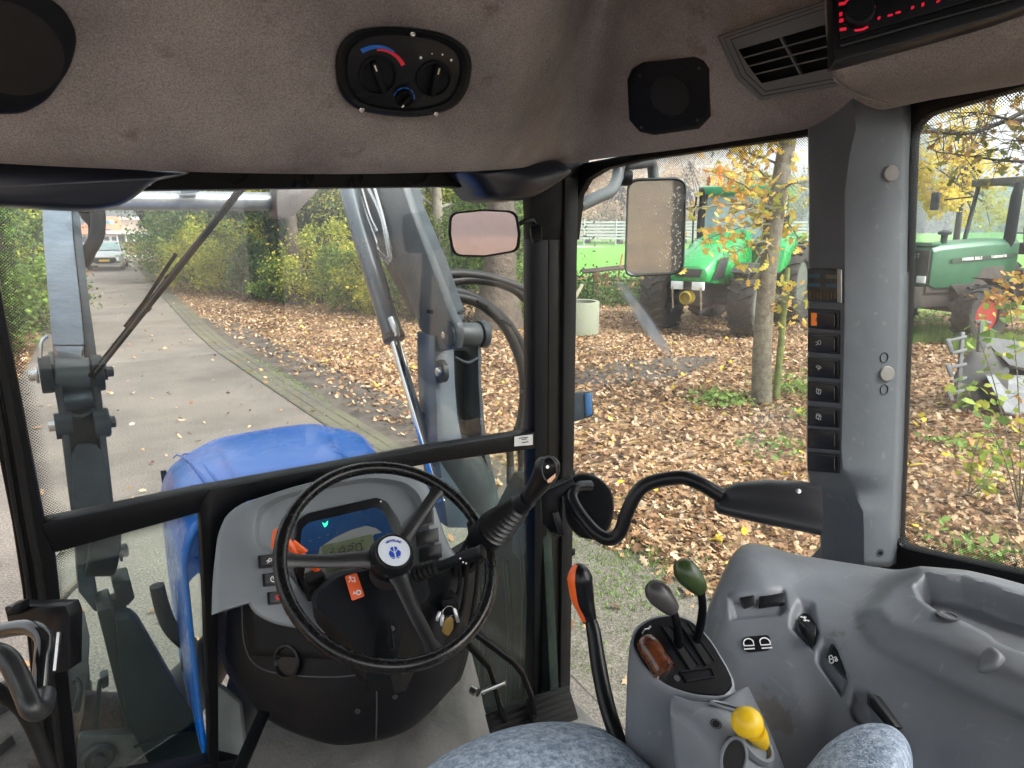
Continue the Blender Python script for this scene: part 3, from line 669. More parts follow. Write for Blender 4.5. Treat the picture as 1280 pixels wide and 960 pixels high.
knob(fc, 472, 94, .029, radians(122), cp, WHT); knob(fc, 542, 98, .028, radians(91), cp, mat('cream_print', (.6, .55, .3), .5)); knob(fc, 505, 123, .013, radians(240), cp, WHT, .013)
def arcband(fr, cx, cy, r0, r1, a0, a1, m, par, name='printed_scale', n=14, h=.0095):
    mb = MB(); c = fr.px(cx, cy, h); pr = []
    for i in range(n+1):
        a = radians(a0+(a1-a0)*i/n); e = fr.u*cos(a)+fr.v*sin(a); k = i/n
        rr0, rr1 = (r0 if not callable(r0) else r0(k)), (r1 if not callable(r1) else r1(k)); pr.append([c+e*rr0, c+e*rr1])
    return mb.grid([[p[0] for p in pr], [p[1] for p in pr]]).build(name, m, par, smooth=False)
BLU = mat('blue_print', (.01, .12, .55), .5); RED = mat('red_print', (.7, .02, .05), .5)
arcband(fc, 473, 96, lambda k: .041-.0*k, lambda k: .048-.004*k, 135, 68, BLU, cp); arcband(fc, 473, 96, lambda k: .0375, lambda k: .040+.004*k, 105, 35, RED, cp)
for a0, a1 in ((150, 175), (110, 142), (75, 103), (40, 66), (5, 32)): arcband(fc, 505, 123, .0155, .0172, a0, a1, BLU, cp, h=.0125)
for x, y, s in ((526, 72, .0022), (540, 67, .001), (553, 68, .0014), (564, 75, .002)): MB().lathe(fc.px(x, y, .009), fc.n, [(s, 0), (s, .0006), (0, .0007)], 8).build('printed_dot', WHT, cp)
for x, y in ((516, 42), (452, 137), (545, 142)): MB().lathe(fc.px(x, y, .009), fc.n, [(.0042, 0), (.0042, .002), (.0025, .0035), (0, .0025)], 12).build('screw', STEEL, cp)

# ---- speakers
def speaker(px_poly, c, label, u=(1, 0, 0), scr=(), rad=.04, tilt=V((0, 0, 0))):
    fs = frm_at(HB, c[0], c[1], u); fs = Frame(fs.o, fs.n+tilt, u)
    sp = thing('roof_speaker', label, 'speaker', tuple(fs.o), 'loudspeakers in the headlining'); 
    R = [[fs.px(*p, h) for p in scalepoly(px_poly, s, c)] for s, h in ((1, -.03), (1, .003), (.97, .007), (.86, .009))]
    MB().loft(R).build('cover', BLKP, sp, ang=50)
    MB().lathe(fs.px(*c, .009), fs.n, [(rad, 0), (rad, .001), (rad*.96, .002), (rad*.5, .0028), (0, .003)], 36).build('grille', mat('speaker_mesh', (.006, .006, .007), .8, bump=1, bs=600), sp)
    for x, y in scr: MB().lathe(fs.px(x, y, .008), fs.n, [(.0032, 0), (.0032, .0015), (0, .001)], 10).build('screw', DIAL, sp)
    return sp
speaker([(784, 100), (790, 86), (803, 78), (868, 71), (880, 76), (888, 85), (889, 145), (874, 161), (818, 169), (800, 165), (786, 150)], (837, 120), 'black eight-sided speaker on the headlining above the right door', u=(.6, -.8, 0), scr=((800, 94), (874, 85), (802, 159), (872, 150)))
speaker(rpoly([(-90, -40), (40, -15), (80, 10), (98, 45), (88, 85), (60, 125), (30, 142), (-20, 143), (-90, 120)], .4), (10, 62), 'black round-edged speaker at the left end of the headlining', rad=.055)

# ---- air vent
fv = frm_at(HB, 975, 80, (.5, -.86, .25)); fv = Frame(fv.o, fv.n, fv.px(1040, 45)-fv.px(920, 78))
av = thing('air_vent', 'grey slatted air vent set in the headlining left of the radio', 'air vent', tuple(fv.o))
VG = mat('vent_grey', (.10, .105, .11), .5, bump=.2, bs=800)
vo = [(896, 45), (1050, -6), (1058, 106), (950, 126), (920, 98)]; vi = [(923, 62), (1034, 30), (1042, 84), (952, 104), (936, 83)]
vc = (983, 68)
R = [[fv.px(*p, h) for p in q] for q, h in ((vo, -.03), (vo, .022), (scalepoly(vo, .96, vc), .026), (vi, .025), (vi, .006))]
mb = MB(); mb.loft(R, True, False); mb.build('vent_frame', VG, av, .0012)
MB().prism(fv.poly(scalepoly(vi, 1.02, vc), .0075), fv.n*-.002).build('vent_backing', BLKP, av)
for k in range(1, 4):
    t = k/4; a = V(vi[0]).lerp(V((948, 104)), t); b = V(vi[1]).lerp(V(vi[2]), t)
    p, q = fv.px(*a, .018), fv.px(*b, .018); MB().bar([p, q], .002, .012, fv.n+fv.v*.5).build('slat', VG, av)
MB().bar([fv.px(976, 46, .020), fv.px(1002, 93, .020)], .003, .006, fv.n).build('slat_link', VG, av)
for q in (.9, .8): MB().tube([fv.px(*p, .0258) for p in (scalepoly(vo, q, vc))], .0007, 4, closed=True).build('groove', BLKP, av)

# ---- radio and its housing
PR = lambda x, y, d: D(x, y, d)
rs = [[PR(1034, -40, .93), PR(1120, -60, .93), PR(1300, -90, .9)], [PR(1036, 30, .92), PR(1120, 5, .92), PR(1300, -30, .885)], [PR(1042, 79, .92), PR(1120, 57, .91), PR(1300, 8, .875)], [PR(1046, 100, .94), PR(1125, 86, .925), PR(1300, 40, .885)], [PR(1075, 118, 1.0), PR(1135, 112, .985), PR(1300, 80, .93)], [PR(1110, 128, 1.09), PR(1150, 126, 1.08), PR(1300, 101, 1.02)], [PR(1110, 124, 1.16), PR(1160, 122, 1.15), PR(1310, 97, 1.1)]]
rb = MB().grid(surf(rs, 8, 5)).build('radio_console', clothmat('console_cloth', (.185, .165, .155), (.28, .25, .235)), None, ang=60, solid=.01)
tag(rb, 'brown cloth overhead console that holds the radio at the top right', 'overhead console')
# left flank of the console
MB().grid([[PR(1034, -40, .93), PR(1036, 30, .92), PR(1042, 79, .92), PR(1046, 100, .94), PR(1075, 118, 1.0), PR(1110, 128, 1.09)], [PR(1034, -40, 1.2), PR(1036, 30, 1.2), PR(1042, 79, 1.2), PR(1048, 98, 1.2), PR(1075, 112, 1.2), PR(1108, 122, 1.2)]]).build('console_side', CLOTH, rb, solid=.004)
P3 = [PR(1042, 70, .90), PR(1280, -5, .862), PR(1036, -30, .905)]
nr = (P3[1]-P3[0]).cross(P3[2]-P3[0]).normalized(); nr = -nr if nr.dot(FW) > 0 else nr
fr_ = Frame(P3[0], nr, P3[1]-P3[0])
rad = thing('car_radio', 'black radio with red lit buttons in the overhead console', 'radio', tuple(P3[0]))
MB().prism(fr_.poly([(1038, -40), (1310, -110), (1310, 0), (1250, 20), (1042, 78)], .004), fr_.n*-.03).build('housing', BLKS, rad, .003)
fp = MB().prism(fr_.poly([(1046, -20), (1290, -85), (1290, -22), (1050, 50)], .008), fr_.n*-.006).build('face_plate', BLKP, rad, .002)
RDL = mat('red_lit_button', (.3, .01, .02), .4, emit=(1, .02, .06), es=.18)
kc = (1072, 17); c = fr_.px(*kc, .008); MB().lathe(c, fr_.n, [(.019, 0), (.019, .008), (.016, .011), (.0, .0115)], 32).build('volume_knob', BLKP, rad)
for x, y, w, h in ((1053, 4, 8, 3), (1052, 17, 5, 4), (1052, 25, 5, 4), (1054, 36, 8, 3), (1091, 9, 7, 3), (1113, 18.5, 6, 2), (1123, 15, 6, 2), (1099, 22, 3, 3), (1141, 9, 3, 3), (1154, 5, 3, 4), (1173, 1, 4, 2)):
    plate(fr_, [(x-w/2, y-h/2+.6), (x+w/2, y-h/2-.6), (x+w/2, y+h/2-.6), (x-w/2, y+h/2+.6)], .002, 'lit_button', RDL, rad, 0, .0082)
arcband(fr_, 1072, 17, .0205, .0235, 245, 290, RDL, rad, 'lit_ring', h=.0085); arcband(fr_, 1072, 17, .0205, .0235, 60, 120, RDL, rad, 'lit_ring', h=.0085)
MB().tube([fr_.px(1050, 58, .008), fr_.px(1150, 30, .008), fr_.px(1290, -8, .008)], .0025, 6).build('trim_strip', BLKS, rad)
# ================================================================ DASHBOARD, WHEEL
FD = Frame(D(450, 690, 1.34), (0, -sin(radians(48)), cos(radians(48))))
def resample(poly, c, n=72):
    "polygon as n points seen from c at equal angles (outermost crossing)"
    out = []; m = len(poly)
    for k in range(n):
        a = 2*pi*k/n; dx, dy = cos(a), sin(a); best = 0
        for i in range(m):
            x0, y0 = poly[i][0]-c[0], poly[i][1]-c[1]; x1, y1 = poly[(i+1) % m][0]-c[0], poly[(i+1) % m][1]-c[1]
            ex, ey = x1-x0, y1-y0; den = dx*ey-dy*ex
            if abs(den) < 1e-9: continue
            t = (x0*ey-y0*ex)/den; s = (x0*dy-y0*dx)/den
            if t > best and -1e-6 <= s <= 1+1e-6: best = t
        out.append((c[0]+dx*best, c[1]+dy*best))
    return out
dash = thing('dashboard', 'grey and black steering console with instrument cluster below the windscreen', 'dashboard', tuple(D(440, 920, 1.35)))
ob = rpoly([(264, 775), (266, 720), (272, 668), (282, 644), (300, 630), (377, 605), (461, 588), (510, 590), (534, 604), (558, 676), (580, 712), (588, 745), (575, 790), (540, 800), (470, 800), (394, 790), (342, 780), (318, 768), (303, 742), (283, 766)], .35, 3)
cc = (425, 690)
oi = rpoly([(318, 662), (324, 636), (345, 622), (400, 607), (465, 597), (505, 603), (524, 618), (532, 650), (545, 690), (556, 740), (520, 765), (420, 765), (380, 745), (345, 700), (322, 684)], .4, 3)
NO = resample(ob, cc, 110); NI = resample(oi, cc, 110)
def mix(a, b, t): return [(p[0]*(1-t)+q[0]*t, p[1]*(1-t)+q[1]*t) for p, q in zip(a, b)]
rings = [FD.poly(NO, -.10), FD.poly(NO, -.01), FD.poly(mix(NO, NI, .04), -.003), FD.poly(mix(NO, NI, .1), 0), FD.poly(mix(NO, NI, .92), 0), FD.poly(NI, -.003), FD.poly([tuple(V(p)+(V(cc)-V(p))*.03) for p in NI], -.02), FD.poly([tuple(V(p)+(V(cc)-V(p))*.06) for p in NI], -.026)]
MB().loft(rings).build('binnacle', GRYL, dash, ang=50)
# instrument cluster
cl_o = rpoly([(367, 706), (372, 650), (384, 641), (471, 621), (484, 626), (500, 650), (512, 690), (520, 740), (420, 750), (383, 745)], .3, 3)
clu = MB().prism(FD.poly(cl_o, -.008), FD.n*-.02).build('instrument_cluster', BLKS, dash, .003)
cl_i = rpoly([(374, 700), (377, 662), (386, 653), (470, 634), (480, 640), (492, 668), (500, 700), (500, 735), (400, 735)], .25, 3)
MB().prism(FD.poly(cl_i, -.0065), FD.n*-.003).build('blue_face', mat('deep_blue_face', (.012, .05, .14), .25, var=.15), clu, 0)
wv = [(380, 722), (382, 704), (398, 694), (400, 684), (418, 672), (440, 662), (458, 657), (470, 660), (478, 666), (495, 668), (504, 700), (508, 735), (400, 738)]
MB().prism(FD.poly(wv, -.0045), FD.n*-.002).build('grey_fascia', mat('fascia_grey', (.2, .22, .21), .4), clu, .0006)
MB().prism(FD.poly(rpoly([(401, 682), (466, 667), (472, 698), (409, 716)], .12), -.0035), FD.n*-.002).build('display', mat('lcd', (.13, .155, .095), .25, var=.05), clu, .0005)
LCD = mat('lcd_ink', (.004, .005, .004), .5)
fl = Frame(FD.px(437, 688, -.0030), FD.n, FD.px(468, 685)-FD.px(403, 703))
SEG = {'0': 'abcdef', '2': 'abged', '8': 'abcdefg'}
def seg7(ch, x, y, w, h, t=.0014):
    mb = MB(); S = {'a': ((0, h), (w, h)), 'b': ((w, h), (w, h/2)), 'c': ((w, h/2), (w, 0)), 'd': ((0, 0), (w, 0)), 'e': ((0, 0), (0, h/2)), 'f': ((0, h/2), (0, h)), 'g': ((0, h/2), (w, h/2))}
    for c in SEG[ch]:
        (a, b), (c_, d_) = S[c]; p, q = fl.at(x+a+(b*.15), y+b), fl.at(x+c_+d_*.15, y+d_); e = (q-p).normalized()*.0005; mb.bar([p+e, q-e], t, .0004, fl.n)
    return mb.build('digit', LCD, clu, smooth=False)
for ch, x in (('8', -.021), ('2', -.004), ('0', .013)): seg7(ch, x, -.006, .0105, .0145)
for x in (-.034, -.014, .006, .026): MB().obb(fl.at(x+.004, .012), fl.u*.003, fl.v*.0007, fl.n*.0002).build('display_mark', LCD, clu)
for y in (-.006, 0, .006): MB().obb(fl.at(-.035, y), fl.u*.0025, fl.v*.0012, fl.n*.0002).build('display_mark', LCD, clu)
MB().prism(FD.poly(rpoly([(466, 668), (486, 664), (488, 683), (470, 685)], .2), -.003), FD.n*-.002).build('symbol_plate', mat('deep_blue_face', (0, 0, 0)), clu, .0005)
MB().prism(FD.poly(rpoly([(384, 692), (397, 687), (399, 699), (386, 703)], .2), -.003), FD.n*-.002).build('symbol_plate', mat('deep_blue_face', (0, 0, 0)), clu, .0005)
fi = Frame(FD.o+FD.n*-.0026, FD.n, FD.u)
icon_lines(fi, 478, 675, [[(-.8, -.2), (-.2, .3), (.4, -.2), (.8, .6)], [(.2, .8), (.9, .8)]], .007, WHT, clu); icon_lines(fi, 392, 695, [arc(0, 0, .6, 0, 360)], .004, WHT, clu)
GRN = mat('green_lamp', (0, .5, .1), .4, emit=(.02, 1, .25), es=1.5)
MB().prism(FD.poly([(403, 653), (406, 655), (410, 651), (409, 656), (406, 659)], -.0055), FD.n*-.0006).build('indicator_lamp', GRN, clu)
TK = mat('dull_orange_print', (.25, .09, .02), .5)
for k in range(9): 
    x = 388+k*11; y = 676-13*math.sin(k/8*pi*.8); MB().obb(FD.px(x, y, -.0060), FD.u*.0016, FD.v*.0007, FD.n*.0002).build('tick_mark', TK, clu)
MB().lathe(FD.px(476, 627, -.008), FD.n, [(.002, 0), (.002, .001), (0, .001)], 8).build('screw', WHT, clu)
# switches left and right of the cluster
def dswitch(cx, cy, w, h, sk, ic, m2=SWB, tilt=1):
    o = [(cx-w, cy-h+sk), (cx+w, cy-h-sk), (cx+w+1, cy+h-sk), (cx-w+1, cy+h+sk)]
    s = plate(FD, o, .004, 'switch', SWB, dash, .001)
    i = scalepoly(o, .78, (cx+.5, cy)); P = FD.poly(i, .0045)
    if tilt: mb = MB().loft([P, [P[0]+FD.n*.006, P[1]+FD.n*.0015, P[2]+FD.n*.0015, P[3]+FD.n*.006]])
    else: mb = MB().loft([P, [p+FD.n*.0015 for p in P]])
    mb.build('rocker', m2, s, .0008)
    if ic: f2 = Frame(FD.o+FD.n*.0085, (FD.n+FD.u*.12), FD.u); icon_lines(f2, cx+w*.25, cy, ICON[ic], .006, WHT if ic != 'fan' else RED, s)
    return s
dswitch(334, 701, 11.5, 8, 1.2, 'worklamp', DIAL); dswitch(339, 724, 11, 8, 1.2, 'clock', DIAL); dswitch(345, 747, 11, 8, 1.2, 'fan', DIAL)
dswitch(530, 649, 12, 9, 3.5, None, BLKP, 1); dswitch(534, 671, 14, 8.5, 3.5, None, SWB, 0); dswitch(538, 691, 14, 8.5, 3.5, None, SWB, 0)
# lower shroud
sh_rows = [[D(*p) for p in r] for r in (
 [(268, 640, 1.47), (300, 660, 1.40), (380, 700, 1.35), (470, 720, 1.33), (550, 710, 1.36), (600, 690, 1.45)],
 [(262, 690, 1.46), (300, 725, 1.38), (380, 765, 1.30), (470, 780, 1.27), (548, 770, 1.30), (596, 725, 1.42)],
 [(264, 740, 1.45), (302, 780, 1.36), (380, 815, 1.28), (470, 825, 1.25), (545, 812, 1.28), (592, 770, 1.40)],
 [(268, 795, 1.44), (310, 840, 1.35), (380, 872, 1.27), (455, 880, 1.25), (535, 862, 1.28), (586, 815, 1.40)],
 [(282, 838, 1.45), (325, 888, 1.36), (385, 918, 1.29), (440, 926, 1.28), (515, 906, 1.31), (577, 846, 1.42)],
 [(290, 848, 1.50), (332, 895, 1.42), (388, 921, 1.36), (440, 928, 1.35), (512, 909, 1.38), (570, 853, 1.47)],
 [(300, 845, 1.56), (340, 885, 1.52), (392, 908, 1.49), (440, 915, 1.48), (505, 898, 1.5), (560, 850, 1.54)])]
shr = MB().grid(surf(sh_rows, 8, 7)).build('lower_shroud', BLKP, dash, ang=60, solid=.004)
SB = bvh(shr)
def patch(b, poly4, h, th, name, m, par, nu=14, nv=6):
    top = conform(b, poly4, nu, nv, h, 0)
    mb = MB(); mb.grid(top); o = mb.build(name, m, par, ang=50, solid=th+.004); return o
patch(SB, [(306, 752), (490, 770), (470, 826), (318, 818)], .007, .004, 'ashtray_lid', BLKP, shr)
a = MB(); P, n_ = hit(SB, 362, 826)
f_ = Frame(P, n_)
MB().lathe(P+n_*.006, n_, [(.030, 0), (.031, .004), (.027, .0055), (.024, .001), (.016, -.012), (0, -.014)], 32).build('finger_recess', BLKS, shr)
f_ = Frame(*hit(SB, 352, 824)); MB().ell(f_.at(0, .006, -.0), f_.u*.008, f_.v*.006, f_.n*.010).build('catch', BLKP, shr)
for pts in ([(303, 752), (305, 800), (318, 829), (350, 842), (420, 846), (470, 838), (500, 822)], [(470, 838), (471, 880), (470, 924)], [(262, 776), (302, 741), (304, 752)]):
    seg = []
    for p in cr([V((x, y, 0)) for x, y in pts], 8):
        q, n = hit(SB, p.x, p.y)
        if q is not None: seg.append(q+n*.0006)
    if len(seg) > 2: MB().tube(seg, .0014, 6).build('seam', mat('seam_grey', (.05, .052, .056), .35), shr)
for x, y in ((447, 889), (494, 871), (283, 765)):
    p, n = hit(SB, x, y)
    if p is not None: MB().lathe(p, n, [(.005, 0), (.005, .001), (.003, .0015), (0, .001)], 12).build('screw', DIAL, shr)
# steering column cover, on the line from wheel to cluster
WA = radians(40); AX = V((0, -sin(WA), cos(WA)))
WC = D(489, 697, 1.21); WR = .187
FWH = Frame(WC, AX)
def colpoly(pts, h): return [FWH.px(x, y, h) for x, y in pts]
cv = rpoly([(388, 742), (420, 716), (470, 706), (532, 716), (540, 748), (508, 768), (502, 815), (492, 850), (452, 850), (440, 812), (418, 786), (390, 760)], .18, 3)
cvb = rpoly([(392, 760), (420, 735), (470, 722), (530, 736), (545, 765), (528, 790), (520, 835), (505, 868), (455, 862), (436, 830), (414, 800), (392, 775)], .18, 3)
r0 = colpoly(resample(cvb, (468, 770), 48), -.13); r1 = colpoly(resample(cv, (468, 770), 48), -.085); r2 = colpoly([tuple(V(p)+(V((468, 765))-V(p))*.08) for p in resample(cv, (468, 770), 48)], -.078)
MB().loft([r0, r1, r2]).build('column_cover', BLKP, dash, ang=30)
MB().lathe(FWH.px(492, 700, -.02)-AX*.02, -AX, [(.028, -.01), (.030, .03), (.036, .065), (.04, .09)], 28).build('column_tube', mat('brown_black_boot', (.03, .022, .022), .6), dash)
# warning sticker
fs_ = Frame(FWH.px(443, 752, -.0765), (AX+V((-.05, -.12, 0))), FWH.px(447, 745)-FWH.px(438, 747))
st = plate(fs_, rpoly([(431, 720), (446, 716), (456, 745), (440, 751)], .15), .0012, 'warning_sticker', mat('orange_sticker', (.8, .12, .03), .4, var=.04), dash, .0003)
fs2 = Frame(fs_.o+fs_.n*.0016, fs_.n, fs_.u)
icon_lines(fs2, 440, 727, [[(-.7, 0), (-.2, .5), (.2, -.1), (.8, .3)], [(.2, .8), (.7, .8), (.6, -.3)], arc(-.2, .9, .2, 0, 360, 8)], .0085, WHT, st); icon_lines(fs2, 447, 741, [arc(.2, 0, .45, 0, 360), [(-.3, 0), (-1, 0)], [(-.7, 0), (-.7, .4)]], .0085, WHT, st, .0011)
# tilt release lever
MB().tube([FWH.px(487, 776, -.06), FWH.px(488, 792, -.055), FWH.px(490, 812, -.05)], [.003, .004, .006], 10, sm=4).build('tilt_lever', BLKS, dash)
MB().lathe(FWH.px(487, 790, -.07), AX, [(.005, 0), (.005, .016), (0, .017)], 12).build('lever_pin', STEEL, dash)
# stalk on the right
def bellows(mb, a, b, r0, r1, n, k=.16):
    P = []; R = []
    for i in range(n*2+1): P.append(V(a).lerp(V(b), i/(n*2))); R.append((r0+(r1-r0)*i/(n*2))*(1 if i % 2 else 1-k))
    return mb.tube(P, R, 20)
sa, sb, sc_ = D(520, 718, 1.26), D(549, 708, 1.24), D(601, 690, 1.215)
bellows(MB(), sa, sb, .017, .0125, 5).build('stalk_gaiter', RUB, dash, ang=25)
stk = MB().tube([sb, sb.lerp(sc_, .3), sb.lerp(sc_, .75), sc_], [.009, .0095, .0125, .0115], 20).build('wiper_stalk', BLKP, dash, ang=40)
d_ = (sc_-sb).normalized(); MB().lathe(sc_-d_*.001, d_, [(.0125, 0), (.0125, .006), (.0, .007)], 20).build('stalk_knob', BLKS, stk)
fk = Frame(sb.lerp(sc_, .62)-FW*.0112, -FW, d_)
for i, (a, b) in enumerate(((-.006, .004), (-.004, -.004), (.006, .005), (.008, -.002), (.014, .004), (.015, -.005), (0, -.008))):
    MB().lathe(fk.at(a, b, 0), fk.n, [(.0016, 0), (.0016, .0006), (0, .0007)], 8).build('printed_dot', WHT, stk)
# orange shuttle lever on the left with stepped gaiter
ga, gb = D(400, 748, 1.29), D(392, 716, 1.255)
mb = MB(); gm = Frame(ga, (gb-ga))
for k in range(4): 
    c = ga.lerp(gb, k/4); s = .024-.004*k; mb.prism([c+gm.u*a*s*1.25+gm.v*b*s for a, b in ((-1, -1), (1, -1), (1, 1), (-1, 1))], (gb-ga)*.2)
mb.build('shuttle_gaiter', RUB, dash, .002)
ol = thing('shuttle_lever', 'orange angular lever sticking out left of the steering wheel hub', 'lever', tuple(gb))
MB().bar([D(398, 712, 1.25), D(382, 700, 1.235), D(366, 686, 1.22), D(352, 668, 1.21)], .011, .017, FD.n).build('lever_arm', ORG, ol, .003)
MB().prism([D(x, y, 1.2) for x, y in ((338, 686), (340, 664), (346, 660), (357, 662), (356, 678), (350, 690))], FW*.02).build('lever_end', ORG, ol, .003)
MB().prism([D(x, y, 1.215) for x, y in ((366, 676), (384, 690), (380, 692), (366, 688))], FW*.012).build('lever_web', ORG, ol, .002)
# ---- steering wheel
sw_ = thing('steering_wheel', 'black three-spoke steering wheel with a white hub badge', 'steering wheel', tuple(WC-AX*.05))
rim = [WC+(FWH.u*cos(2*pi*i/96)+FWH.v*sin(2*pi*i/96))*WR for i in range(96)]
MB().tube(rim, .0118, 16, closed=True, up=tuple(AX)).build('rim', mat('worn_rim', (.006, .006, .007), .24, var=.3, vs=30, bump=.02, bs=500, col2=(.014, .014, .014), split=.7, spec=.4), sw_, ang=180)
hubc = FWH.px(490, 694, .0)+AX*(-.012)
for px, w in (((352, 700), .012), ((548, 612), .012), ((540, 806), .012)):
    p = FWH.px(*px, 0); p = WC+(p-WC).normalized()*(WR-.006); q = hubc+(p-hubc).normalized()*.03
    m_ = q.lerp(p, .5); q2 = q-AX*.004
    rings = []
    t = (p-q).normalized(); s = AX.cross(t).normalized()
    for c, ww, hh in ((q2, .019, .010), (q2.lerp(p, .15), .0155, .009), (m_-AX*.008, .0125, .0065), (q.lerp(p, .85)-AX*.004, .0115, .0055), (p, .016, .0055)):
        rings.append([c+s*ww*a+AX*hh*b for a, b in ((-.9, -.6), (-.5, -1), (.5, -1), (.9, -.6), (1, .2), (.6, .9), (0, 1), (-.6, .9), (-1, .2))])
    MB().loft(rings).build('spoke', mat('spoke_black', (.014, .014, .015), .35, bump=.2, bs=500), sw_, ang=50)
hub = MB().lathe(hubc, AX, [(.030, -.03), (.036, -.02), (.040, -.008), (.0405, .006), (.037, .012), (.036, .022), (.0335, .026)], 40).build('hub', BLKP, sw_, ang=30)
for k in range(8):
    a = 2*pi*k/8+.2; e = FWH.u*cos(a)+FWH.v*sin(a); MB().ell(hubc+e*.0385+AX*.004, e.cross(AX)*.006, AX*.006, e*.0025, 10, 6).build('grip_dimple', BLKS, hub)
MB().lathe(hubc+AX*.026, AX, [(.0335, 0), (.034, .001), (.032, .003), (.029, .0035), (.0288, .002)], 40).build('hub_ring', BLKS, hub)
MB().lathe(hubc+AX*.0275, AX, [(.0285, 0), (.0285, .0008), (0, .001)], 40).build('badge', mat('badge_white', (.62, .66, .72), .3, var=.05), hub)
fb = Frame(hubc+AX*.0288, AX, FWH.u); BB = mat('badge_blue', (.01, .06, .42), .35)
def rot2(p, a): return (p[0]*cos(a)-p[1]*sin(a), p[0]*sin(a)+p[1]*cos(a))
lf = [[(-.001, -.009), (-.0015, -.001), (-.006, .004), (-.0095, -.0005), (-.008, -.006)], [(.001, -.009), (.0015, -.001), (.006, .004), (.0095, -.0005), (.008, -.006)], [(-.0012, .001), (-.0055, .0055), (-.0045, .0085), (-.001, .0095)], [(.0012, .001), (.0055, .0055), (.0045, .0085), (.001, .0095)], [(-.004, -.0105), (-.0012, -.0102), (-.0085, -.0075)], [(.004, -.0105), (.0012, -.0102), (.0085, -.0075)]]
for q in lf: 
    pts = [rot2((a*1.15, b*1.15-.003), -.15) for a, b in q]; MB().prism([fb.at(a, b, .0006) for a, b in pts], fb.n*-.0005).build('emblem', BB, hub, smooth=False)
for i, ch in enumerate('NEW HOLLAND'):
    a = radians(125-i*7-15); text(ch, fb, .0205*cos(a), .0205*sin(a)-.001, .0058, BB, hub, 'letter', rot=a-pi/2, lift=.0006, depth=.0002, bold=.02)
# ---- keys in the ignition
ky = thing('key_bunch', 'bunch of keys with a brass-coloured fob hanging right of the steering column', 'keys', tuple(D(560, 780, 1.27)))
MB().lathe(D(563, 752, 1.30), -FW+RT*.3, [(.016, -.02), (.016, 0), (.011, .003), (0, .003)], 20).build('ignition_lock', BLKP, ky)
MB().prism([D(x, y, 1.27) for x, y in ((552, 752), (572, 748), (574, 768), (556, 770))], FW*.004).build('key_head', BLKP, ky, .001)
MB().tube([D(560, 765, 1.265)+V((cos(a*pi/6)*.012, 0, sin(a*pi/6)*.012)) for a in range(12)], .001, 6, closed=True).build('key_ring', STEEL, ky)
MB().prism([D(x, y, 1.26) for x, y in rpoly([(555, 775), (566, 771), (567, 786), (560, 796), (552, 790)], .35)], FW*.003).build('key_fob', mat('brass', (.45, .30, .10), .35, .8), ky, .0008)
for a, b in (((553, 768), (552, 783)), ((568, 760), (573, 778)), ((550, 764), (546, 776))): MB().bar([D(*a, 1.262), D(*b, 1.258)], .006, .002, FW).build('key', STEEL, ky, .0005)
# cables and bracket right of the dash
hr = thing('cable_loom', 'black cables and bracket between the dash and the right front window', 'cables', tuple(D(590, 700, 1.33)))
for pts in ([(590, 640), (585, 700), (578, 760), (560, 800)], [(600, 650), (597, 720), (588, 780), (575, 815)], [(572, 690), (575, 730), (566, 765)], [(588, 668), (572, 700), (570, 720)]):
    MB().tube([D(x, y, 1.32) for x, y in pts], .0045, 8, sm=6).build('cable', RUB, hr)
MB().prism([D(x, y, 1.33) for x, y in ((582, 655), (604, 645), (612, 672), (600, 682), (590, 668))], FW*.02).build('bracket', BLKP, hr, .003)
# ---- black lever with bellows at the right front pillar
jl = thing('loader_joystick', 'black joystick with rubber bellows and a tractor sticker, left of the right front pillar', 'joystick', tuple(D(615, 660, 1.28)))
a_, b_ = D(617, 662, 1.29), D(650, 632, 1.24)
bellows(MB(), a_, b_, .037, .022, 8, .3).build('bellows', mat('bellows_rubber', (.014, .014, .015), .35, spec=.5), jl, ang=25)
MB().tube([D(604, 672, 1.32), a_], [.034, .032], 20).build('base', BLKP, jl, .002)
MB().tube([D(560, 720, 1.42), D(590, 700, 1.36), D(610, 672, 1.32)], .02, 8).build('support_arm', BLKP, jl)
ja = MB().tube([b_, D(660, 624, 1.225)], [.0185, .017], 18).build('collar', BLKP, jl)
hd_ = MB().tube([D(658, 626, 1.225), D(668, 613, 1.21), D(678, 598, 1.195), D(684, 585, 1.185), D(687, 576, 1.18), D(688, 570, 1.18)], [.013, .0165, .021, .024, .0195, .006], 20, sm=5, sx=.8).build('hand_grip', BLKS, jl, ang=80)
fj = Frame(D(684, 588, 1.158), -FW+RT*.2)
MB().tube([fj.at(cos(2*pi*k/20)*.013+.004, sin(2*pi*k/20)*.022, 0) for k in range(20)], .0012, 6, closed=True).build('grip_seam', DIAL, jl)
MB().prism([fj.at(a, b, .003) for a, b in ((-.003, -.016), (.013, -.007), (.012, -.013), (.004, -.020), (-.002, -.021))], fj.n*-.001).build('grip_sticker', mat('cream_orange', (.75, .42, .25), .5, vs=200, var=.4), jl)
MB().lathe(fj.at(.001, .006, .001), fj.n, [(.003, 0), (.003, .001), (0, .001)], 10).build('screw', STEEL, jl)
# ---- sticker on cross bar
plate(Frame(FW_.o, FW_.n, FW_.u), [(643, 546), (666, 543), (666, 556), (643, 558)], .001, 'sticker', mat('sticker_silver', (.5, .5, .5), .35), cab, 0, .005)
fq = Frame(FW_.px(655, 550, .0065), FW_.n, FW_.px(666, 549)-FW_.px(643, 552)); 
for k, (w_, y) in enumerate(((.014, .006), (.008, .002), (.010, -.006))): MB().obb(fq.at(-.002+k*.003, y), fq.u*w_, fq.v*.001, fq.n*.0002).build('print_line', BLKP, cab)
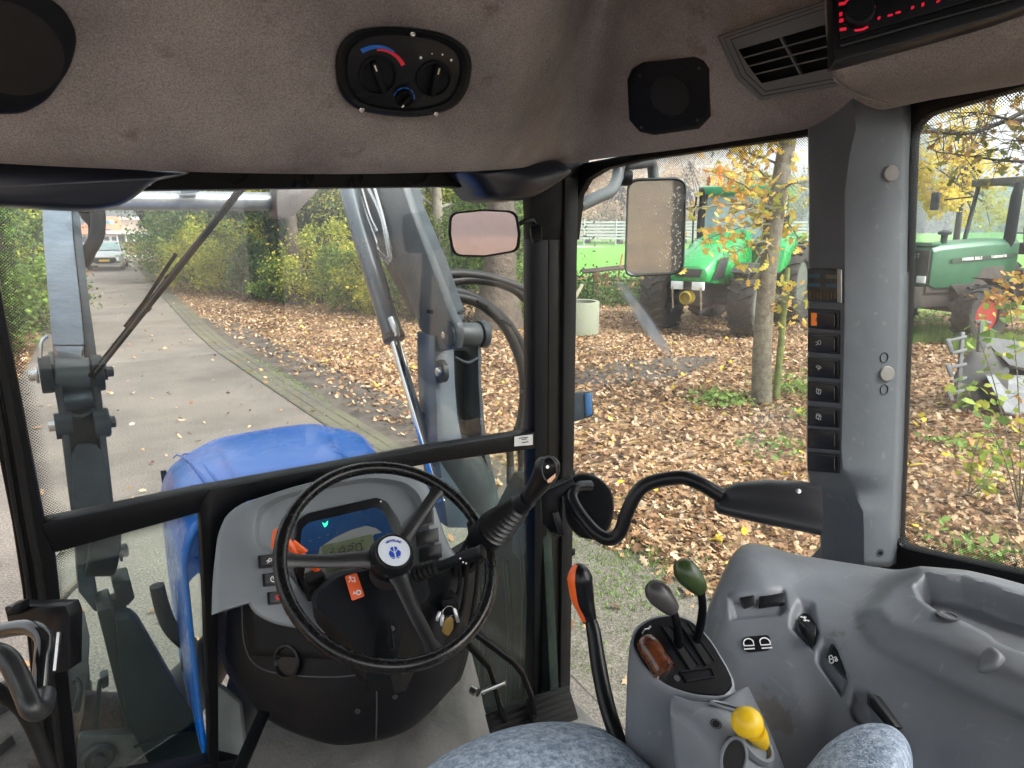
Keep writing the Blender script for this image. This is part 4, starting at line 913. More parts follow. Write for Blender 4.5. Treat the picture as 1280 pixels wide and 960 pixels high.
# ---- pedals
for k, (arm, pad, lb) in enumerate((([(575, 795, 1.36), (610, 832, 1.37), (617, 850, 1.38), (624, 880, 1.40), (632, 900, 1.41)], (640, 905, 1.42), 'left brake pedal of the pair, black arm with ribbed rubber pad'), ([(592, 790, 1.36), (640, 826, 1.38), (652, 840, 1.385), (664, 870, 1.40), (668, 890, 1.41)], (690, 886, 1.43), 'right brake pedal of the pair, next to the foot of the pillar'))):
    pd = thing('brake_pedal', lb, 'pedal', tuple(D(*pad)), 'brake pedals')
    MB().bar([D(*p) for p in arm], .010, .02, FW).build('pedal_arm', BLK, pd, .002)
    fpd = Frame(D(*pad), (-.1, -.75, .65), (.97, -.2, .05)); MB().obb(fpd.at(0, 0, 0), fpd.u*.05, fpd.v*.034, fpd.n*.008).build('pedal_pad', RUB, pd, .004)
    for i in range(6): MB().obb(fpd.at(0, -.028+i*.011, .009), fpd.u*.045, fpd.v*.003, fpd.n*.002).build('pad_rib', RUB, pd, .0008)
    if k == 0:
        MB().tube([D(603, 865, 1.37), D(632, 853, 1.36)], .005, 10).build('locking_pin', STEEL, pd); MB().cyl(D(590, 862, 1.40), D(597, 866, 1.39), .009).build('pin_head', STEEL, pd)
# ---- floor and rubber mat
fl_ = thing('cab_floor', 'grey stained rubber floor cover under the steering console', 'floor cover', (.6, 1.1, 1.0))
FLM = mat('stained_floor_rubber', (.17, .165, .155), .75, vs=6, var=.1, col2=(.09, .085, .08), split=.5, bump=.6, bs=160, bump2=.3, bs2=14)
MB().grid([[V((x, y, z)) for x in np.linspace(-.1, 1.12, 12)] for y, z in ((1.34, 1.02), (1.2, 1.015), (1.0, 1.01), (.2, 1.0), (-.4, 1.0))]).build('mat', FLM, fl_, solid=.02)
hump = [[D(*p) for p in r] for r in (
 [(300, 800, 1.60), (350, 850, 1.58), (450, 870, 1.56), (540, 840, 1.57), (585, 800, 1.60)],
 [(285, 850, 1.58), (345, 885, 1.52), (450, 900, 1.48), (550, 880, 1.50), (598, 850, 1.58)],
 [(270, 905, 1.54), (330, 930, 1.45), (450, 940, 1.40), (560, 925, 1.43), (610, 900, 1.54)],
 [(255, 980, 1.50), (320, 1000, 1.38), (450, 1005, 1.32), (575, 985, 1.37), (640, 935, 1.52)],
 [(250, 1060, 1.48), (310, 1080, 1.32), (450, 1090, 1.27), (600, 1060, 1.30), (680, 980, 1.50)])]
rows = surf(hump, 8, 6)
for j, r in enumerate(rows):
    for i, p in enumerate(r): r[i] = p+V((0, -1, .4))*(.006*sin(i*1.1+j*.3)*(1 if i % 9 < 5 else .3)*min(1, j/10))
MB().grid(rows).build('column_boot', FLM, fl_, ang=60, solid=.006)
MB().prism([D(x, y, 1.46) for x, y in ((255, 853), (276, 860), (300, 880), (312, 1000), (268, 1000))], FW*.02).build('boot_flap', mat('flap_grey', (.16, .18, .175), .7, vs=8, var=.15, bump=.2, bs=50), fl_, .006)
MB().bar([D(330, 890, 1.30), D(300, 960, 1.22), D(285, 1000, 1.18)], .022, .012, FW).build('clutch_arm', BLK, fl_, .002)
# ================================================================ SIDE CONSOLE, LEVERS, SEAT, HANDLES
sc_rows = [[D(*p) for p in r] for r in (
 [(874, 850, 1.25), (905, 770, 1.28), (932, 705, 1.30), (1000, 712, 1.28), (1060, 716, 1.26), (1120, 724, 1.22), (1175, 740, 1.17), (1240, 755, 1.12), (1340, 790, 1.05)],
 [(868, 822, 1.05), (893, 740, 1.10), (930, 681, 1.15), (1000, 694, 1.13), (1060, 704, 1.11), (1120, 713, 1.07), (1172, 717, 1.02), (1240, 728, .98), (1340, 757, .92)],
 [(870, 836, .99), (900, 765, 1.02), (940, 712, 1.06), (1000, 731, 1.05), (1060, 738, 1.03), (1120, 748, .99), (1172, 757, .94), (1240, 775, .90), (1340, 805, .84)],
 [(882, 866, .95), (915, 803, .98), (955, 768, 1.0), (1005, 777, .98), (1060, 787, .95), (1120, 802, .91), (1175, 822, .865), (1240, 838, .82), (1340, 855, .77)],
 [(905, 906, .91), (938, 855, .94), (975, 827, .95), (1020, 837, .93), (1070, 851, .89), (1125, 867, .85), (1180, 882, .81), (1240, 892, .775), (1340, 905, .73)],
 [(935, 962, .87), (962, 912, .90), (1000, 893, .90), (1040, 906, .88), (1085, 917, .84), (1130, 932, .80), (1180, 947, .77), (1240, 952, .735), (1340, 960, .69)],
 [(955, 1030, .85), (985, 985, .86), (1020, 965, .86), (1055, 975, .84), (1090, 980, .81), (1130, 990, .77), (1180, 1000, .74), (1240, 1005, .71), (1340, 1015, .66)])]
rows = surf(sc_rows, 22, 16)
def insd(P, x, y):
    "distance inside polygon (0 outside)"
    ins = False; dm = 1e9; m = len(P)
    for i in range(m):
        x0, y0 = P[i]; x1, y1 = P[(i+1) % m]
        if (y0 > y) != (y1 > y) and x < (x1-x0)*(y-y0)/(y1-y0)+x0: ins = not ins
        dx, dy = x1-x0, y1-y0; t = max(0, min(1, ((x-x0)*dx+(y-y0)*dy)/(dx*dx+dy*dy))); dm = min(dm, math.hypot(x-x0-dx*t, y-y0-dy*t))
    return dm if ins else -dm
def sst(t): t = max(0, min(1, t)); return t*t*(3-2*t)
TRAY = [(1143, 742), (1158, 728), (1205, 732), (1290, 762), (1400, 800), (1400, 880), (1300, 835), (1256, 818), (1244, 812), (1236, 803), (1200, 785), (1172, 774), (1150, 759)]
HUMP = [(1085, 770), (1110, 740), (1150, 712), (1210, 715), (1300, 740), (1400, 760), (1400, 1100), (1330, 900), (1250, 860), (1180, 830), (1110, 800)]
PODS = [([(908, 742), (982, 735), (985, 762), (975, 770), (912, 776)], .014), ([(998, 748), (1018, 752), (1024, 790), (1016, 814), (986, 785), (988, 765)], .016), ([(1030, 798), (1044, 803), (1062, 850), (1052, 874), (1019, 828), (1020, 812)], .016), ([(1066, 858), (1086, 863), (1098, 900), (1090, 915), (1064, 900), (1058, 885)], .016)]
def toppx(p):
    v = p-EYE; d = v.dot(FW); return 640+FPX*v.dot(RT)/d, 480-FPX*v.dot(UP)/d
c0 = V((1.3, .3, 1.2))
for r in rows:
    for i, p in enumerate(r):
        x, y = toppx(p); d = 0
        t = insd(TRAY, x, y); d -= .042*sst((t+2)/16)
        t = insd(HUMP, x, y); d += .022*sst((t+22)/40)
        for P, dep in PODS:
            t = insd(P, x, y); d -= dep*sst((t+1)/9)*.8
        r[i] = p+(EYE-p).normalized()*d*.3+V((-.35, 0, .75))*d
GRYC = MATS['dirty_grey_moulding']
con = thing('side_console', 'large moulded grey side console with switches, right of the driver seat', 'side console', tuple(D(1050, 900, .9)))
cm = MB().grid(rows).build('moulding', GRYC, con, ang=60, solid=.006); CB = bvh(cm)
def con_sw(pl, ic, lift=.002, th=.006, isz=.0065, ict=None, sub=None, label=None):
    cx, cy = sum(p[0] for p in pl)/len(pl), sum(p[1] for p in pl)/len(pl); p, n = hit(CB, cx, cy)
    P = []
    for q in pl:
        a, m_ = hit(CB, *q); P.append(a)
    n = (P[1]-P[0]).cross(P[2]-P[0]).normalized(); n = -n if n.dot(FW) > 0 else n
    f = Frame(p, n, RT)
    s = MB().prism(f.poly(pl, lift+th*.4), f.n*-(th+.01)).build('switch', SWB, con, .0012)
    MB().prism(f.poly(scalepoly(pl, .8), lift+th*.6), f.n*-.006).build('rocker', BLKP, s, .001)
    if ic: f2 = Frame(f.o+f.n*(lift+th*.65), f.n, f.u); icon_lines(f2, *(ict or (cx, cy)), ICON[ic], isz, WHT, s, .0007)
    return s
con_sw([(925, 747), (943, 744), (946, 757), (930, 762)], None); con_sw([(949, 744), (983, 740), (983, 753), (950, 756)], None)
con_sw([(1001, 763), (1010, 764), (1022, 780), (1019, 795), (1013, 790), (999, 774)], 'axle', ict=(1006, 774), isz=.0075)
con_sw([(1039, 803), (1047, 808), (1063, 836), (1058, 850), (1050, 844), (1032, 822)], 'tractor', ict=(1041, 824), isz=.006)
con_sw([(1084, 866), (1090, 868), (1120, 908), (1116, 914), (1108, 908), (1083, 880)], None)
p, n = hit(CB, 946, 804); f = Frame(p, n, RT); s = MB().prism(f.poly(rpoly([(928, 796), (962, 793), (964, 812), (932, 815)], .3), .003), f.n*-.004).build('symbol_plate', BLKP, con, .0008)
f2 = Frame(p+n*.0036, n, f.u); icon_lines(f2, 936, 804, ICON['bucket_up'], .009, WHT, s, .0008); icon_lines(f2, 956, 803, [[(-x, y) for x, y in q] for q in ICON['bucket_up']], .009, WHT, s, .0008)
q_ = hit(CB, 1185, 770)
if q_[0] is not None: MB().lathe(q_[0]+q_[1]*.0005, q_[1], [(.014, -.004), (.014, .0008), (.010, .001), (.009, -.0005), (0, -.0005)], 20).build('drain_grommet', DIAL, con)
q_ = hit(CB, 1232, 832)
f = Frame(q_[0], q_[1], RT); MB().prism(f.poly([(1217, 838), (1226, 812), (1238, 804), (1252, 816), (1246, 832), (1230, 838)], .007), f.n*-.02).build('tray_notch', GRYC, con, .006, 3)

# ---- lever console
lc = thing('lever_console', 'narrow grey lever console with black slotted top, between seat and side console', 'lever console', tuple(D(860, 960, .85)))
FC = Frame(D(855, 825, .88), (-.18, -.45, .87))
rim_ = rpoly([(787, 806), (793, 784), (812, 772), (838, 767), (864, 774), (888, 798), (912, 838), (921, 860), (908, 874), (870, 872), (832, 860), (803, 836)], .4, 3)
N_ = resample(rim_, (852, 822), 60)
top = FC.poly(N_, 0); cen = FC.px(852, 822)
def grow(P, k, dz, h=0): return [cen+(p-cen)*k+V((0, 0, dz)) for p in P]
MB().loft([grow(top, 1.03, -.5), grow(top, 1.03, -.2), grow(top, 1.05, -.05), grow(top, 1.03, -.010), grow(top, 1.0, 0), grow(top, .95, .001), grow(top, .945, -.004)]).build('body', mat('grey_moulding', (0, 0, 0)), lc, ang=50)
plate_ = MB().loft([grow(top, .94, -.006), grow(top, .94, .000), grow(top, .925, .002)]).build('top_plate', BLKS, lc, ang=40)
# lower shoulder that carries the yellow knob
sh = [[D(*p) for p in r] for r in (
 [(840, 868, .83), (868, 876, .82), (900, 876, .83), (925, 862, .87), (935, 858, .91)],
 [(838, 890, .81), (872, 892, .79), (905, 887, .80), (933, 884, .84), (948, 884, .90)],
 [(840, 925, .80), (880, 918, .77), (917, 907, .78), (948, 905, .82), (960, 908, .88)],
 [(845, 970, .79), (890, 952, .755), (927, 935, .755), (962, 932, .79), (972, 938, .86)],
 [(850, 1030, .78), (900, 1010, .74), (940, 990, .735), (975, 980, .76), (990, 985, .84)])]
shm = MB().grid(surf(sh, 8, 7)).build('shoulder', mat('grey_moulding', (0, 0, 0)), lc, ang=60, solid=.05); HB2 = bvh(shm)
def slot(px, name='slot', h=.0028, m=None, par=lc): return MB().prism(FC.poly(px, h), FC.n*-.002).build(name, m or mat('slot_dark', (.003, .003, .003), .8), plate_)
slot(rpoly([(829, 784), (837, 784), (872, 832), (864, 838)], .3)); slot(rpoly([(851, 780), (859, 780), (892, 826), (884, 832)], .3))
for a, b in (((828, 783), (863, 838)), ((838, 782), (873, 831)), ((850, 779), (883, 832)), ((860, 779), (893, 826))): MB().tube([FC.px(*a, .003), FC.px(*b, .003)], .0016, 6).build('slot_lip', BLKP, plate_)
MB().tube(FC.poly([(850, 840), (888, 835), (893, 846), (858, 852)], .003), .0012, 6, closed=True).build('label_recess', BLKP, plate_)
MB().lathe(FC.px(846, 848, .002), FC.n, [(.004, 0), (.004, .001), (0, .001)], 12).build('screw', DIAL, plate_)
MB().tube([FC.px(803, 792, .004), FC.px(806, 787, .010), FC.px(811, 786, .010), FC.px(813, 783, .004)], .0012, 6).build('wire_clip', STEEL, plate_)
# brown burr knob lying on the plate
kb = thing('burr_lever', 'short lever with a mottled brown wooden knob at the left of the lever console', 'lever', tuple(FC.px(817, 818)))
BURR = mat('burr_brown', (.035, .012, .006), .22, var=.2, vs=75, col2=(.16, .045, .016), split=.54, coat=.3)
a, b = FC.px(806, 800, .014), FC.px(830, 838, .016); ax = (b-a); MB().lathe(a-ax*.12, ax, [(.003, 0), (.0125, .006), (.015, .018), (.014, .035), (.0155, .05), (.0145, ax.length*1.1), (.008, ax.length*1.18), (0, ax.length*1.2)], 24).build('knob', BURR, kb, ang=80)
MB().tube([a, FC.px(806, 803, -.01)], .006, 10).build('shank', BLK, kb)
# two spool levers
def spool(base, mid, k0, k1, m, label, d0, d1, r=.0155):
    t = thing('spool_lever', label, 'lever', tuple(FC.px(*base)), 'hydraulic spool levers')
    p0 = FC.px(*base, -.01); pm = D(*mid, d0); a = D(*k0, d1); b = D(*k1, d1-.005)
    MB().tube([p0, pm, a], [.0055, .0055, .005], 12, sm=5).build('shaft', BLK, t)
    ax = b-a; L = ax.length; MB().lathe(a-ax*.06, ax, [(.007, 0), (.0095, L*.05), (r*.8, L*.25), (r, L*.6), (r*.92, L*.85), (r*.6, L*1.02), (0, L*1.08)], 24).build('knob', m, t, ang=80)
spool((849, 815), (846, 780), (841, 762), (812, 730), mat('knob_grey', (.05, .048, .048), .35, vs=60), 'shorter lever with a dark grey teardrop knob, standing in the left slot', .875, .87)
spool((870, 810), (878, 765), (876, 737), (848, 703), mat('knob_green', (.03, .055, .015), .3, vs=60, var=.25), 'taller lever with a dark green teardrop knob, standing in the right slot', .885, .87, .016)
# yellow knob
yl = thing('yellow_knob_lever', 'bright yellow round-topped knob on the shoulder of the lever console', 'lever', tuple(D(940, 925, .79)))
YEL = mat('worn_yellow', (.80, .52, .01), .35, var=.05, vs=90, col2=(.72, .45, .01), split=.6)
kc_ = D(934, 903, .757); MB().tube([D(950, 930, .785), D(947, 920, .772), D(942, 912, .763)], [.0105, .0115, .0125], 20, sm=4).build('knob_neck', YEL, yl, ang=60); MB().ell(kc_, RT*.0175, UP*.0168, FW*.0165, 28, 18).build('knob', YEL, yl, ang=80)
p, n = hit(HB2, 944, 930)
if p is not None:
    f = Frame(p, n, RT); MB().loft([[f.at(cos(a)*s*.02, sin(a)*s*.018, h) for a in np.linspace(0, 2*pi, 24, endpoint=False)] for s, h in ((1.25, -.002), (1.2, .004), (1, .004), (.95, -.004))]).build('bezel', mat('grey_moulding', (0, 0, 0)), yl, ang=50)
for (x, y, rx, ry, nm, m_) in ((908, 884, .017, .006, 'slot_recess', BLKP), (917, 948, .012, .019, 'socket', mat('slot_dark', (0, 0, 0))), (895, 905, .004, .004, 'arrow_mark', SWB), (915, 927, .004, .004, 'arrow_mark', SWB)):
    p, n = hit(HB2, x, y)
    if p is None: continue
    f = Frame(p, n, RT+UP*-.5); MB().prism([f.at(cos(a)*rx, sin(a)*ry, .0015) for a in np.linspace(0, 2*pi, 20, endpoint=False)], f.n*-.003).build(nm, m_, lc)
    if nm != 'arrow_mark': MB().tube([f.at(cos(a)*rx*1.08, sin(a)*ry*1.1, .001) for a in np.linspace(0, 2*pi, 24, endpoint=False)], .002, 6, closed=True).build('recess_lip', mat('grey_moulding', (0, 0, 0)), lc)
    else: MB().tube([f.at(cos(a)*.006, sin(a)*.006, .0005) for a in np.linspace(0, 2*pi, 16, endpoint=False)], .0005, 4, closed=True).build('mark_ring', SWB, lc)
# ---- orange and black hand lever
hl_ = thing('gear_lever', 'long bent black lever with an orange and black knob in front of the seat', 'lever', tuple(D(770, 930, .95)))
MB().tube([D(737, 772, 1.02), D(742, 790, 1.01), D(748, 830, .99), D(757, 875, .96), D(770, 918, .93), D(790, 975, .90)], [.0085, .0105, .0115, .0115, .011, .011], 16, sm=5).build('shaft', BLKS, hl_)
kp = [D(737, 776, 1.02), D(733, 762, 1.02), D(728, 745, 1.015), D(725, 722, 1.01), D(724, 710, 1.01), D(724, 705, 1.01)]; kr = [.011, .0135, .0175, .0185, .012, .004]
MB().tube(kp, kr, 24, sm=6).build('knob', BLKS, hl_, ang=90)
dl = RT*-.0042-FW*.0025; sh_ = cr(kp, 6); 
mb = MB(); kk = len(sh_); rr_ = [np.interp(i/(kk-1)*5, range(6), kr) for i in range(kk)]; rings = []
for i, p in enumerate(sh_):
    t = (sh_[min(i+1, kk-1)]-sh_[max(i-1, 0)]).normalized(); e1 = (-RT-t*(-RT).dot(t)).normalized(); e2 = t.cross(e1)
    if e2.dot(FW) > 0: e2 = -e2
    rings.append([p+(e1*cos(a)+e2*sin(a))*rr_[i]*1.03 for a in np.linspace(radians(-62), radians(62), 14)]+[p+e1*rr_[i]*.3])
mb.loft(rings[1:-1]).build('orange_half', ORG, hl_, ang=50)
# ---- door latch, bent grab bar and padded handle
dh = thing('door_handle_bar', 'bent black door bar running from the latch at the pillar to a grey padded grip', 'door handle', tuple(D(735, 640, 1.35)))
pl_ = Frame(D(737, 634, 1.40), (-.7, -.72, .0), (.72, -.7, 0))
R = [[pl_.px(*p, h) for p in scalepoly(rpoly([(704, 612), (712, 596), (732, 590), (752, 598), (766, 615), (768, 640), (762, 660), (750, 676), (722, 672), (706, 650)], .4, 3), s)] for s, h in ((1, -.01), (1, .012), (.95, .02), (.8, .023))]
MB().loft(R).build('latch_cover', BLKP, dh, ang=50)
MB().prism([D(x, y, 1.30) for x, y in ((676, 616), (716, 598), (722, 612), (700, 622), (697, 650), (700, 668), (694, 672), (678, 655))], FW*.05).build('latch_bracket', BLK, dh, .003)
MB().bar([D(694, 640, 1.28), D(702, 668, 1.28), D(692, 668, 1.30)], .012, .006, FW).build('latch_blade', BLKS, dh, .001)
MB().tube([D(738, 607, 1.33), D(722, 609, 1.31), D(715, 622, 1.29), D(727, 645, 1.27), D(745, 666, 1.25), D(762, 674, 1.24), D(775, 665, 1.235), D(784, 640, 1.23), D(797, 615, 1.225), D(815, 603, 1.22), D(850, 597, 1.2), D(872, 603, 1.19), D(902, 620, 1.18)], [.010, .010, .011, .0115, .012, .0125, .0125, .0125, .0125, .0125, .0125, .0125, .0125], 16, sm=6).build('grab_bar', BLKS, dh, ang=80)
PADM = mat('grip_grey', (.016, .017, .02), .33, bump=.3, bs=900)
rg = []
for x, yt, yb, d, t in ((893, 622, 634, 1.19, .006), (899, 612, 640, 1.18, .014), (920, 603, 646, 1.17, .018), (960, 599, 655, 1.15, .02), (1000, 601, 663, 1.13, .02), (1024, 605, 668, 1.12, .018)):
    a, b = D(x, yt, d+.03), D(x, yb, d-.01); m_ = a.lerp(b, .5); ns = (b-a).cross(RT).normalized(); ns = -ns if ns.dot(FW) > 0 else ns
    rg.append([a+ns*-t*.2, a.lerp(b, .15)+ns*t*.55, a.lerp(b, .4)+ns*t*.75, a.lerp(b, .7)+ns*t, b+ns*t*.7, b-ns*t*.2, a.lerp(b, .8)-ns*t, a.lerp(b, .3)-ns*t])
MB().loft([cr(r, 3, True) for r in rg]).build('grip_pad', PADM, dh, ang=70)
f = Frame(D(998, 614, 1.105), -FW+V((0, 0, .4)), RT); MB().lathe(f.o, f.n, [(.004, -.002), (.004, .001), (0, .0015)], 10).build('screw', STEEL, dh)
MB().tube([D(1000, 652, 1.13), D(1022, 660, 1.125)], .011, 12).build('bar_end', BLKS, dh)
# ---- left door handle group at the lower left
lh = thing('left_door_handle', 'glossy black tubular latch handle on the left pillar at the bottom left corner', 'door handle', tuple(D(30, 800, .92)))
GB = mat('gloss_black', (.01, .011, .012), .12, coat=.5)
MB().prism([D(x, y, .98) for x, y in rpoly([(5, 758), (82, 757), (87, 770), (86, 838), (66, 842), (64, 785), (12, 786)], .12)], FW*.03).build('bracket', BLKS, lh, .004)
MB().prism([D(x, y, .96) for x, y in ((18, 755), (26, 752), (26, 768), (8, 772), (6, 765))], FW*.02).build('bracket_tab', BLK, lh, .003)
MB().tube([D(2, 788, .93), D(28, 784, .92), D(45, 787, .91), D(55, 800, .90), D(53, 830, .885), D(50, 870, .87)], .0105, 16, sm=6).build('latch_lever', GB, lh, ang=80)
MB().tube([D(-30, 812, .86), D(-5, 816, .85), D(10, 824, .845), D(22, 845, .84), D(32, 868, .835), D(40, 886, .83), D(52, 886, .845), D(56, 868, .87)], .0125, 16, sm=6).build('grab_handle', mat('gloss_rubber', (.02, .021, .022), .3), lh, ang=80)
MB().bar([D(74, 790, .95), D(69, 838, .94)], .004, .004, FW).build('striker', STEEL, lh)
MB().tube([D(-10, 860, .9), D(30, 890, .98), D(62, 960, 1.0), D(75, 1010, 1.0)], .010, 12, sm=4).build('seal_strip', RUB, lh)
# ---- seat
st_ = thing('driver_seat', 'blue-grey tweed driver seat, the cushion and one armrest showing at the bottom edge', 'seat', tuple(D(680, 1200, .85)))
m = bpy.data.materials.new('blue_tweed'); m.use_nodes = True; t = m.node_tree; b = t.nodes['Principled BSDF']; b.inputs['Roughness'].default_value = .95; b.inputs['Specular IOR Level'].default_value = .1
g = t.nodes.new('ShaderNodeNewGeometry'); vo = t.nodes.new('ShaderNodeTexVoronoi'); vo.inputs['Scale'].default_value = 330; no = t.nodes.new('ShaderNodeTexNoise'); no.inputs['Scale'].default_value = 95; no.inputs['Detail'].default_value = 6; no.inputs['Roughness'].default_value = .8
mp = t.nodes.new('ShaderNodeMapping'); mp.inputs['Scale'].default_value = (1, 1.0, 1.6); t.links.new(g.outputs['Position'], mp.inputs[0]); t.links.new(mp.outputs[0], vo.inputs['Vector']); t.links.new(mp.outputs[0], no.inputs['Vector'])
rp = t.nodes.new('ShaderNodeValToRGB'); rp.color_ramp.elements[0].position = .36; rp.color_ramp.elements[1].position = .64; rp.color_ramp.elements[0].color = (.15, .21, .30, 1); rp.color_ramp.elements[1].color = (.60, .68, .78, 1)
t.links.new(no.outputs['Fac'], rp.inputs[0]); t.links.new(rp.outputs[0], b.inputs['Base Color']); bp = t.nodes.new('ShaderNodeBump'); bp.inputs['Strength'].default_value = .9; bp.inputs['Distance'].default_value = .002; t.links.new(vo.outputs['Distance'], bp.inputs['Height']); t.links.new(bp.outputs[0], b.inputs['Normal'])
TW = m
def pillow(rows, name, par): return MB().grid(surf(rows, 8, 8)).build(name, TW, par, ang=80, solid=.01)
pillow([[D(*p) for p in r] for r in (
 [(520, 1000, .96), (560, 975, 1.02), (620, 935, 1.06), (700, 918, 1.08), (760, 930, 1.06), (800, 960, 1.02), (826, 1010, .97)],
 [(518, 975, .90), (562, 940, .94), (628, 912, .965), (694, 902, .975), (756, 912, .965), (800, 945, .93), (832, 985, .88)],
 [(518, 985, .84), (565, 958, .85), (635, 934, .87), (697, 925, .88), (756, 934, .87), (802, 962, .84), (838, 1005, .80)],
 [(515, 1060, .75), (580, 1040, .75), (640, 1025, .76), (700, 1015, .76), (756, 1025, .75), (810, 1060, .72), (850, 1100, .68)])], 'cushion', st_)
pillow([[D(*p) for p in r] for r in (
 [(1006, 985, .84), (1040, 945, .87), (1080, 918, .88), (1115, 918, .86), (1138, 950, .82), (1140, 1000, .78)],
 [(1000, 972, .78), (1034, 930, .80), (1076, 906, .81), (1115, 908, .795), (1138, 935, .77), (1142, 990, .73)],
 [(990, 990, .73), (1030, 950, .735), (1076, 928, .74), (1112, 930, .73), (1132, 955, .715), (1140, 1010, .69)],
 [(960, 1060, .64), (1020, 1030, .64), (1070, 1010, .64), (1110, 1010, .635), (1130, 1030, .63), (1150, 1080, .62)])], 'armrest', st_)
# ---- interior mirror
im = thing('cab_mirror', 'small rounded rectangular mirror with pinkish reflection beside the right front pillar', 'mirror', tuple(D(606, 292, 1.5)))
fm = Frame(D(606, 292, 1.42), (-.48, -.87, .0)); fm = Frame(fm.o, fm.n, V((.87, -.48, -.0)))
mo = rpoly([(562, 266), (604, 262), (646, 264), (650, 292), (648, 314), (606, 321), (566, 320), (561, 292)], [.4, .1, .4, .1, .4, .1, .4, .1], 4)
MB().loft([fm.poly(scalepoly(mo, s), h) for s, h in ((.9, -.025), (1.0, -.012), (1.02, 0), (1, .006), (.97, .006), (.93, .002))]).build('housing', BLKP, im, ang=50)
MIR = mat('mirror_pinkish', (.62, .50, .49), .22, 1, var=.06, vs=14)
MIR_P = bpy.data.materials.new('mirror_pink_reflection'); MIR_P.use_nodes = True; bb = MIR_P.node_tree.nodes['Principled BSDF']; bb.inputs['Base Color'].default_value = (.74, .55, .53, 1); bb.inputs['Roughness'].default_value = .75  # pinkish reflection painted into the base colour of the glass
nt2 = MIR_P.node_tree; gl2 = nt2.nodes.new('ShaderNodeBsdfGlossy'); gl2.inputs['Roughness'].default_value = .03; gl2.inputs[0].default_value = (.8, .68, .66, 1); ms = nt2.nodes.new('ShaderNodeMixShader')
n5 = nt2.nodes.new('ShaderNodeTexNoise'); n5.inputs['Scale'].default_value = 25; n5.inputs['Detail'].default_value = 7; g5 = nt2.nodes.new('ShaderNodeNewGeometry'); nt2.links.new(g5.outputs['Position'], n5.inputs['Vector']); r5 = nt2.nodes.new('ShaderNodeMapRange'); r5.inputs['To Min'].default_value = .25; r5.inputs['To Max'].default_value = .5; nt2.links.new(n5.outputs['Fac'], r5.inputs['Value'])
nt2.links.new(r5.outputs[0], ms.inputs[0]); nt2.links.new(bb.outputs[0], ms.inputs[1]); nt2.links.new(gl2.outputs[0], ms.inputs[2]); nt2.links.new(ms.outputs[0], nt2.nodes['Material Output'].inputs[0])
MB().prism(fm.poly(scalepoly(mo, .935), .0035), fm.n*-.003).build('mirror_glass', MIR_P, im, smooth=False)
MB().tube([fm.px(647, 281, -.012), D(655, 277, 1.44), D(664, 275, 1.46), D(668, 279, 1.47)], .005, 10, sm=4).build('mirror_arm', BLK, im)
MB().prism([D(x, y, 1.44) for x, y in ((663, 282), (677, 280), (678, 298), (668, 302), (664, 298))], FW*.03).build('arm_bracket', BLK, im, .003)
# ---- exterior mirror
em = thing('door_mirror', 'tall rectangular outside mirror with raindrops, in front of the green tractor', 'mirror', tuple(D(820, 285, 2.1)))
fe = Frame(D(820, 285, 2.1), (-.62, -.78, -.05), (.78, -.62, 0))
mo = rpoly([(786, 224), (856, 221), (859, 224), (856, 336), (838, 347), (782, 345), (780, 300)], [.25, .3, .3, .25, .3, .25, .1], 4)
mo = rpoly([(784, 223), (859, 221), (855, 343), (780, 347)], .2, 5)
MB().loft([fe.poly(scalepoly(mo, s), h) for s, h in ((.85, -.06), (.97, -.04), (1.0, -.01), (1.0, .008), (.97, .011), (.93, .004))]).build('housing', mat('housing_green_black', (.02, .026, .026), .4), em, ang=50)
MIRG = bpy.data.materials.new('wet_mirror'); MIRG.use_nodes = True; t = MIRG.node_tree; b = t.nodes['Principled BSDF']; b.inputs['Metallic'].default_value = .85; b.inputs['Roughness'].default_value = .05; b.inputs['Base Color'].default_value = (.5, .48, .46, 1)
MB().prism(fe.poly(scalepoly(mo, .935), .0055), fe.n*-.003).build('mirror_glass', MIRG, em, smooth=False)
DRP = glassmat('water_drop', (.95, .97, .97), refl=3)
mb = MB(); rnd = random.Random(4)
for i in range(110):
    u = rnd.random(); x = 851-abs(rnd.gauss(0, 11)); y = 232+rnd.random()**1.2*105
    if x < 790: continue
    r = rnd.uniform(.001, .0028); c = fe.px(x, y, .0055); mb.ell(c, fe.u*r, fe.v*r*1.3, fe.n*r*.6, 6, 4)
mb.build('water_drops', mat('drop_shine', (.6, .58, .5), .08, .6), em, kind='stuff')
MB().tube([D(722, 258, 1.75), D(748, 246, 1.85), D(764, 238, 1.92), D(772, 222, 1.98), D(776, 208, 2.0), D(800, 204, 2.05), D(814, 204, 2.1), D(817, 224, 2.12)], .017, 14, sm=6).build('mirror_arm', mat('arm_grey', (.07, .08, .085), .4), em, ang=80)
MB().tube([D(775, 222, 2.0), D(790, 222, 2.0)], .02, 12).build('arm_clamp', BLKP, em, .002)
MB().tube([D(782, 205, 2.0), D(782, 232, 2.02)], .014, 12).build('arm_clamp', BLKP, em, .002)
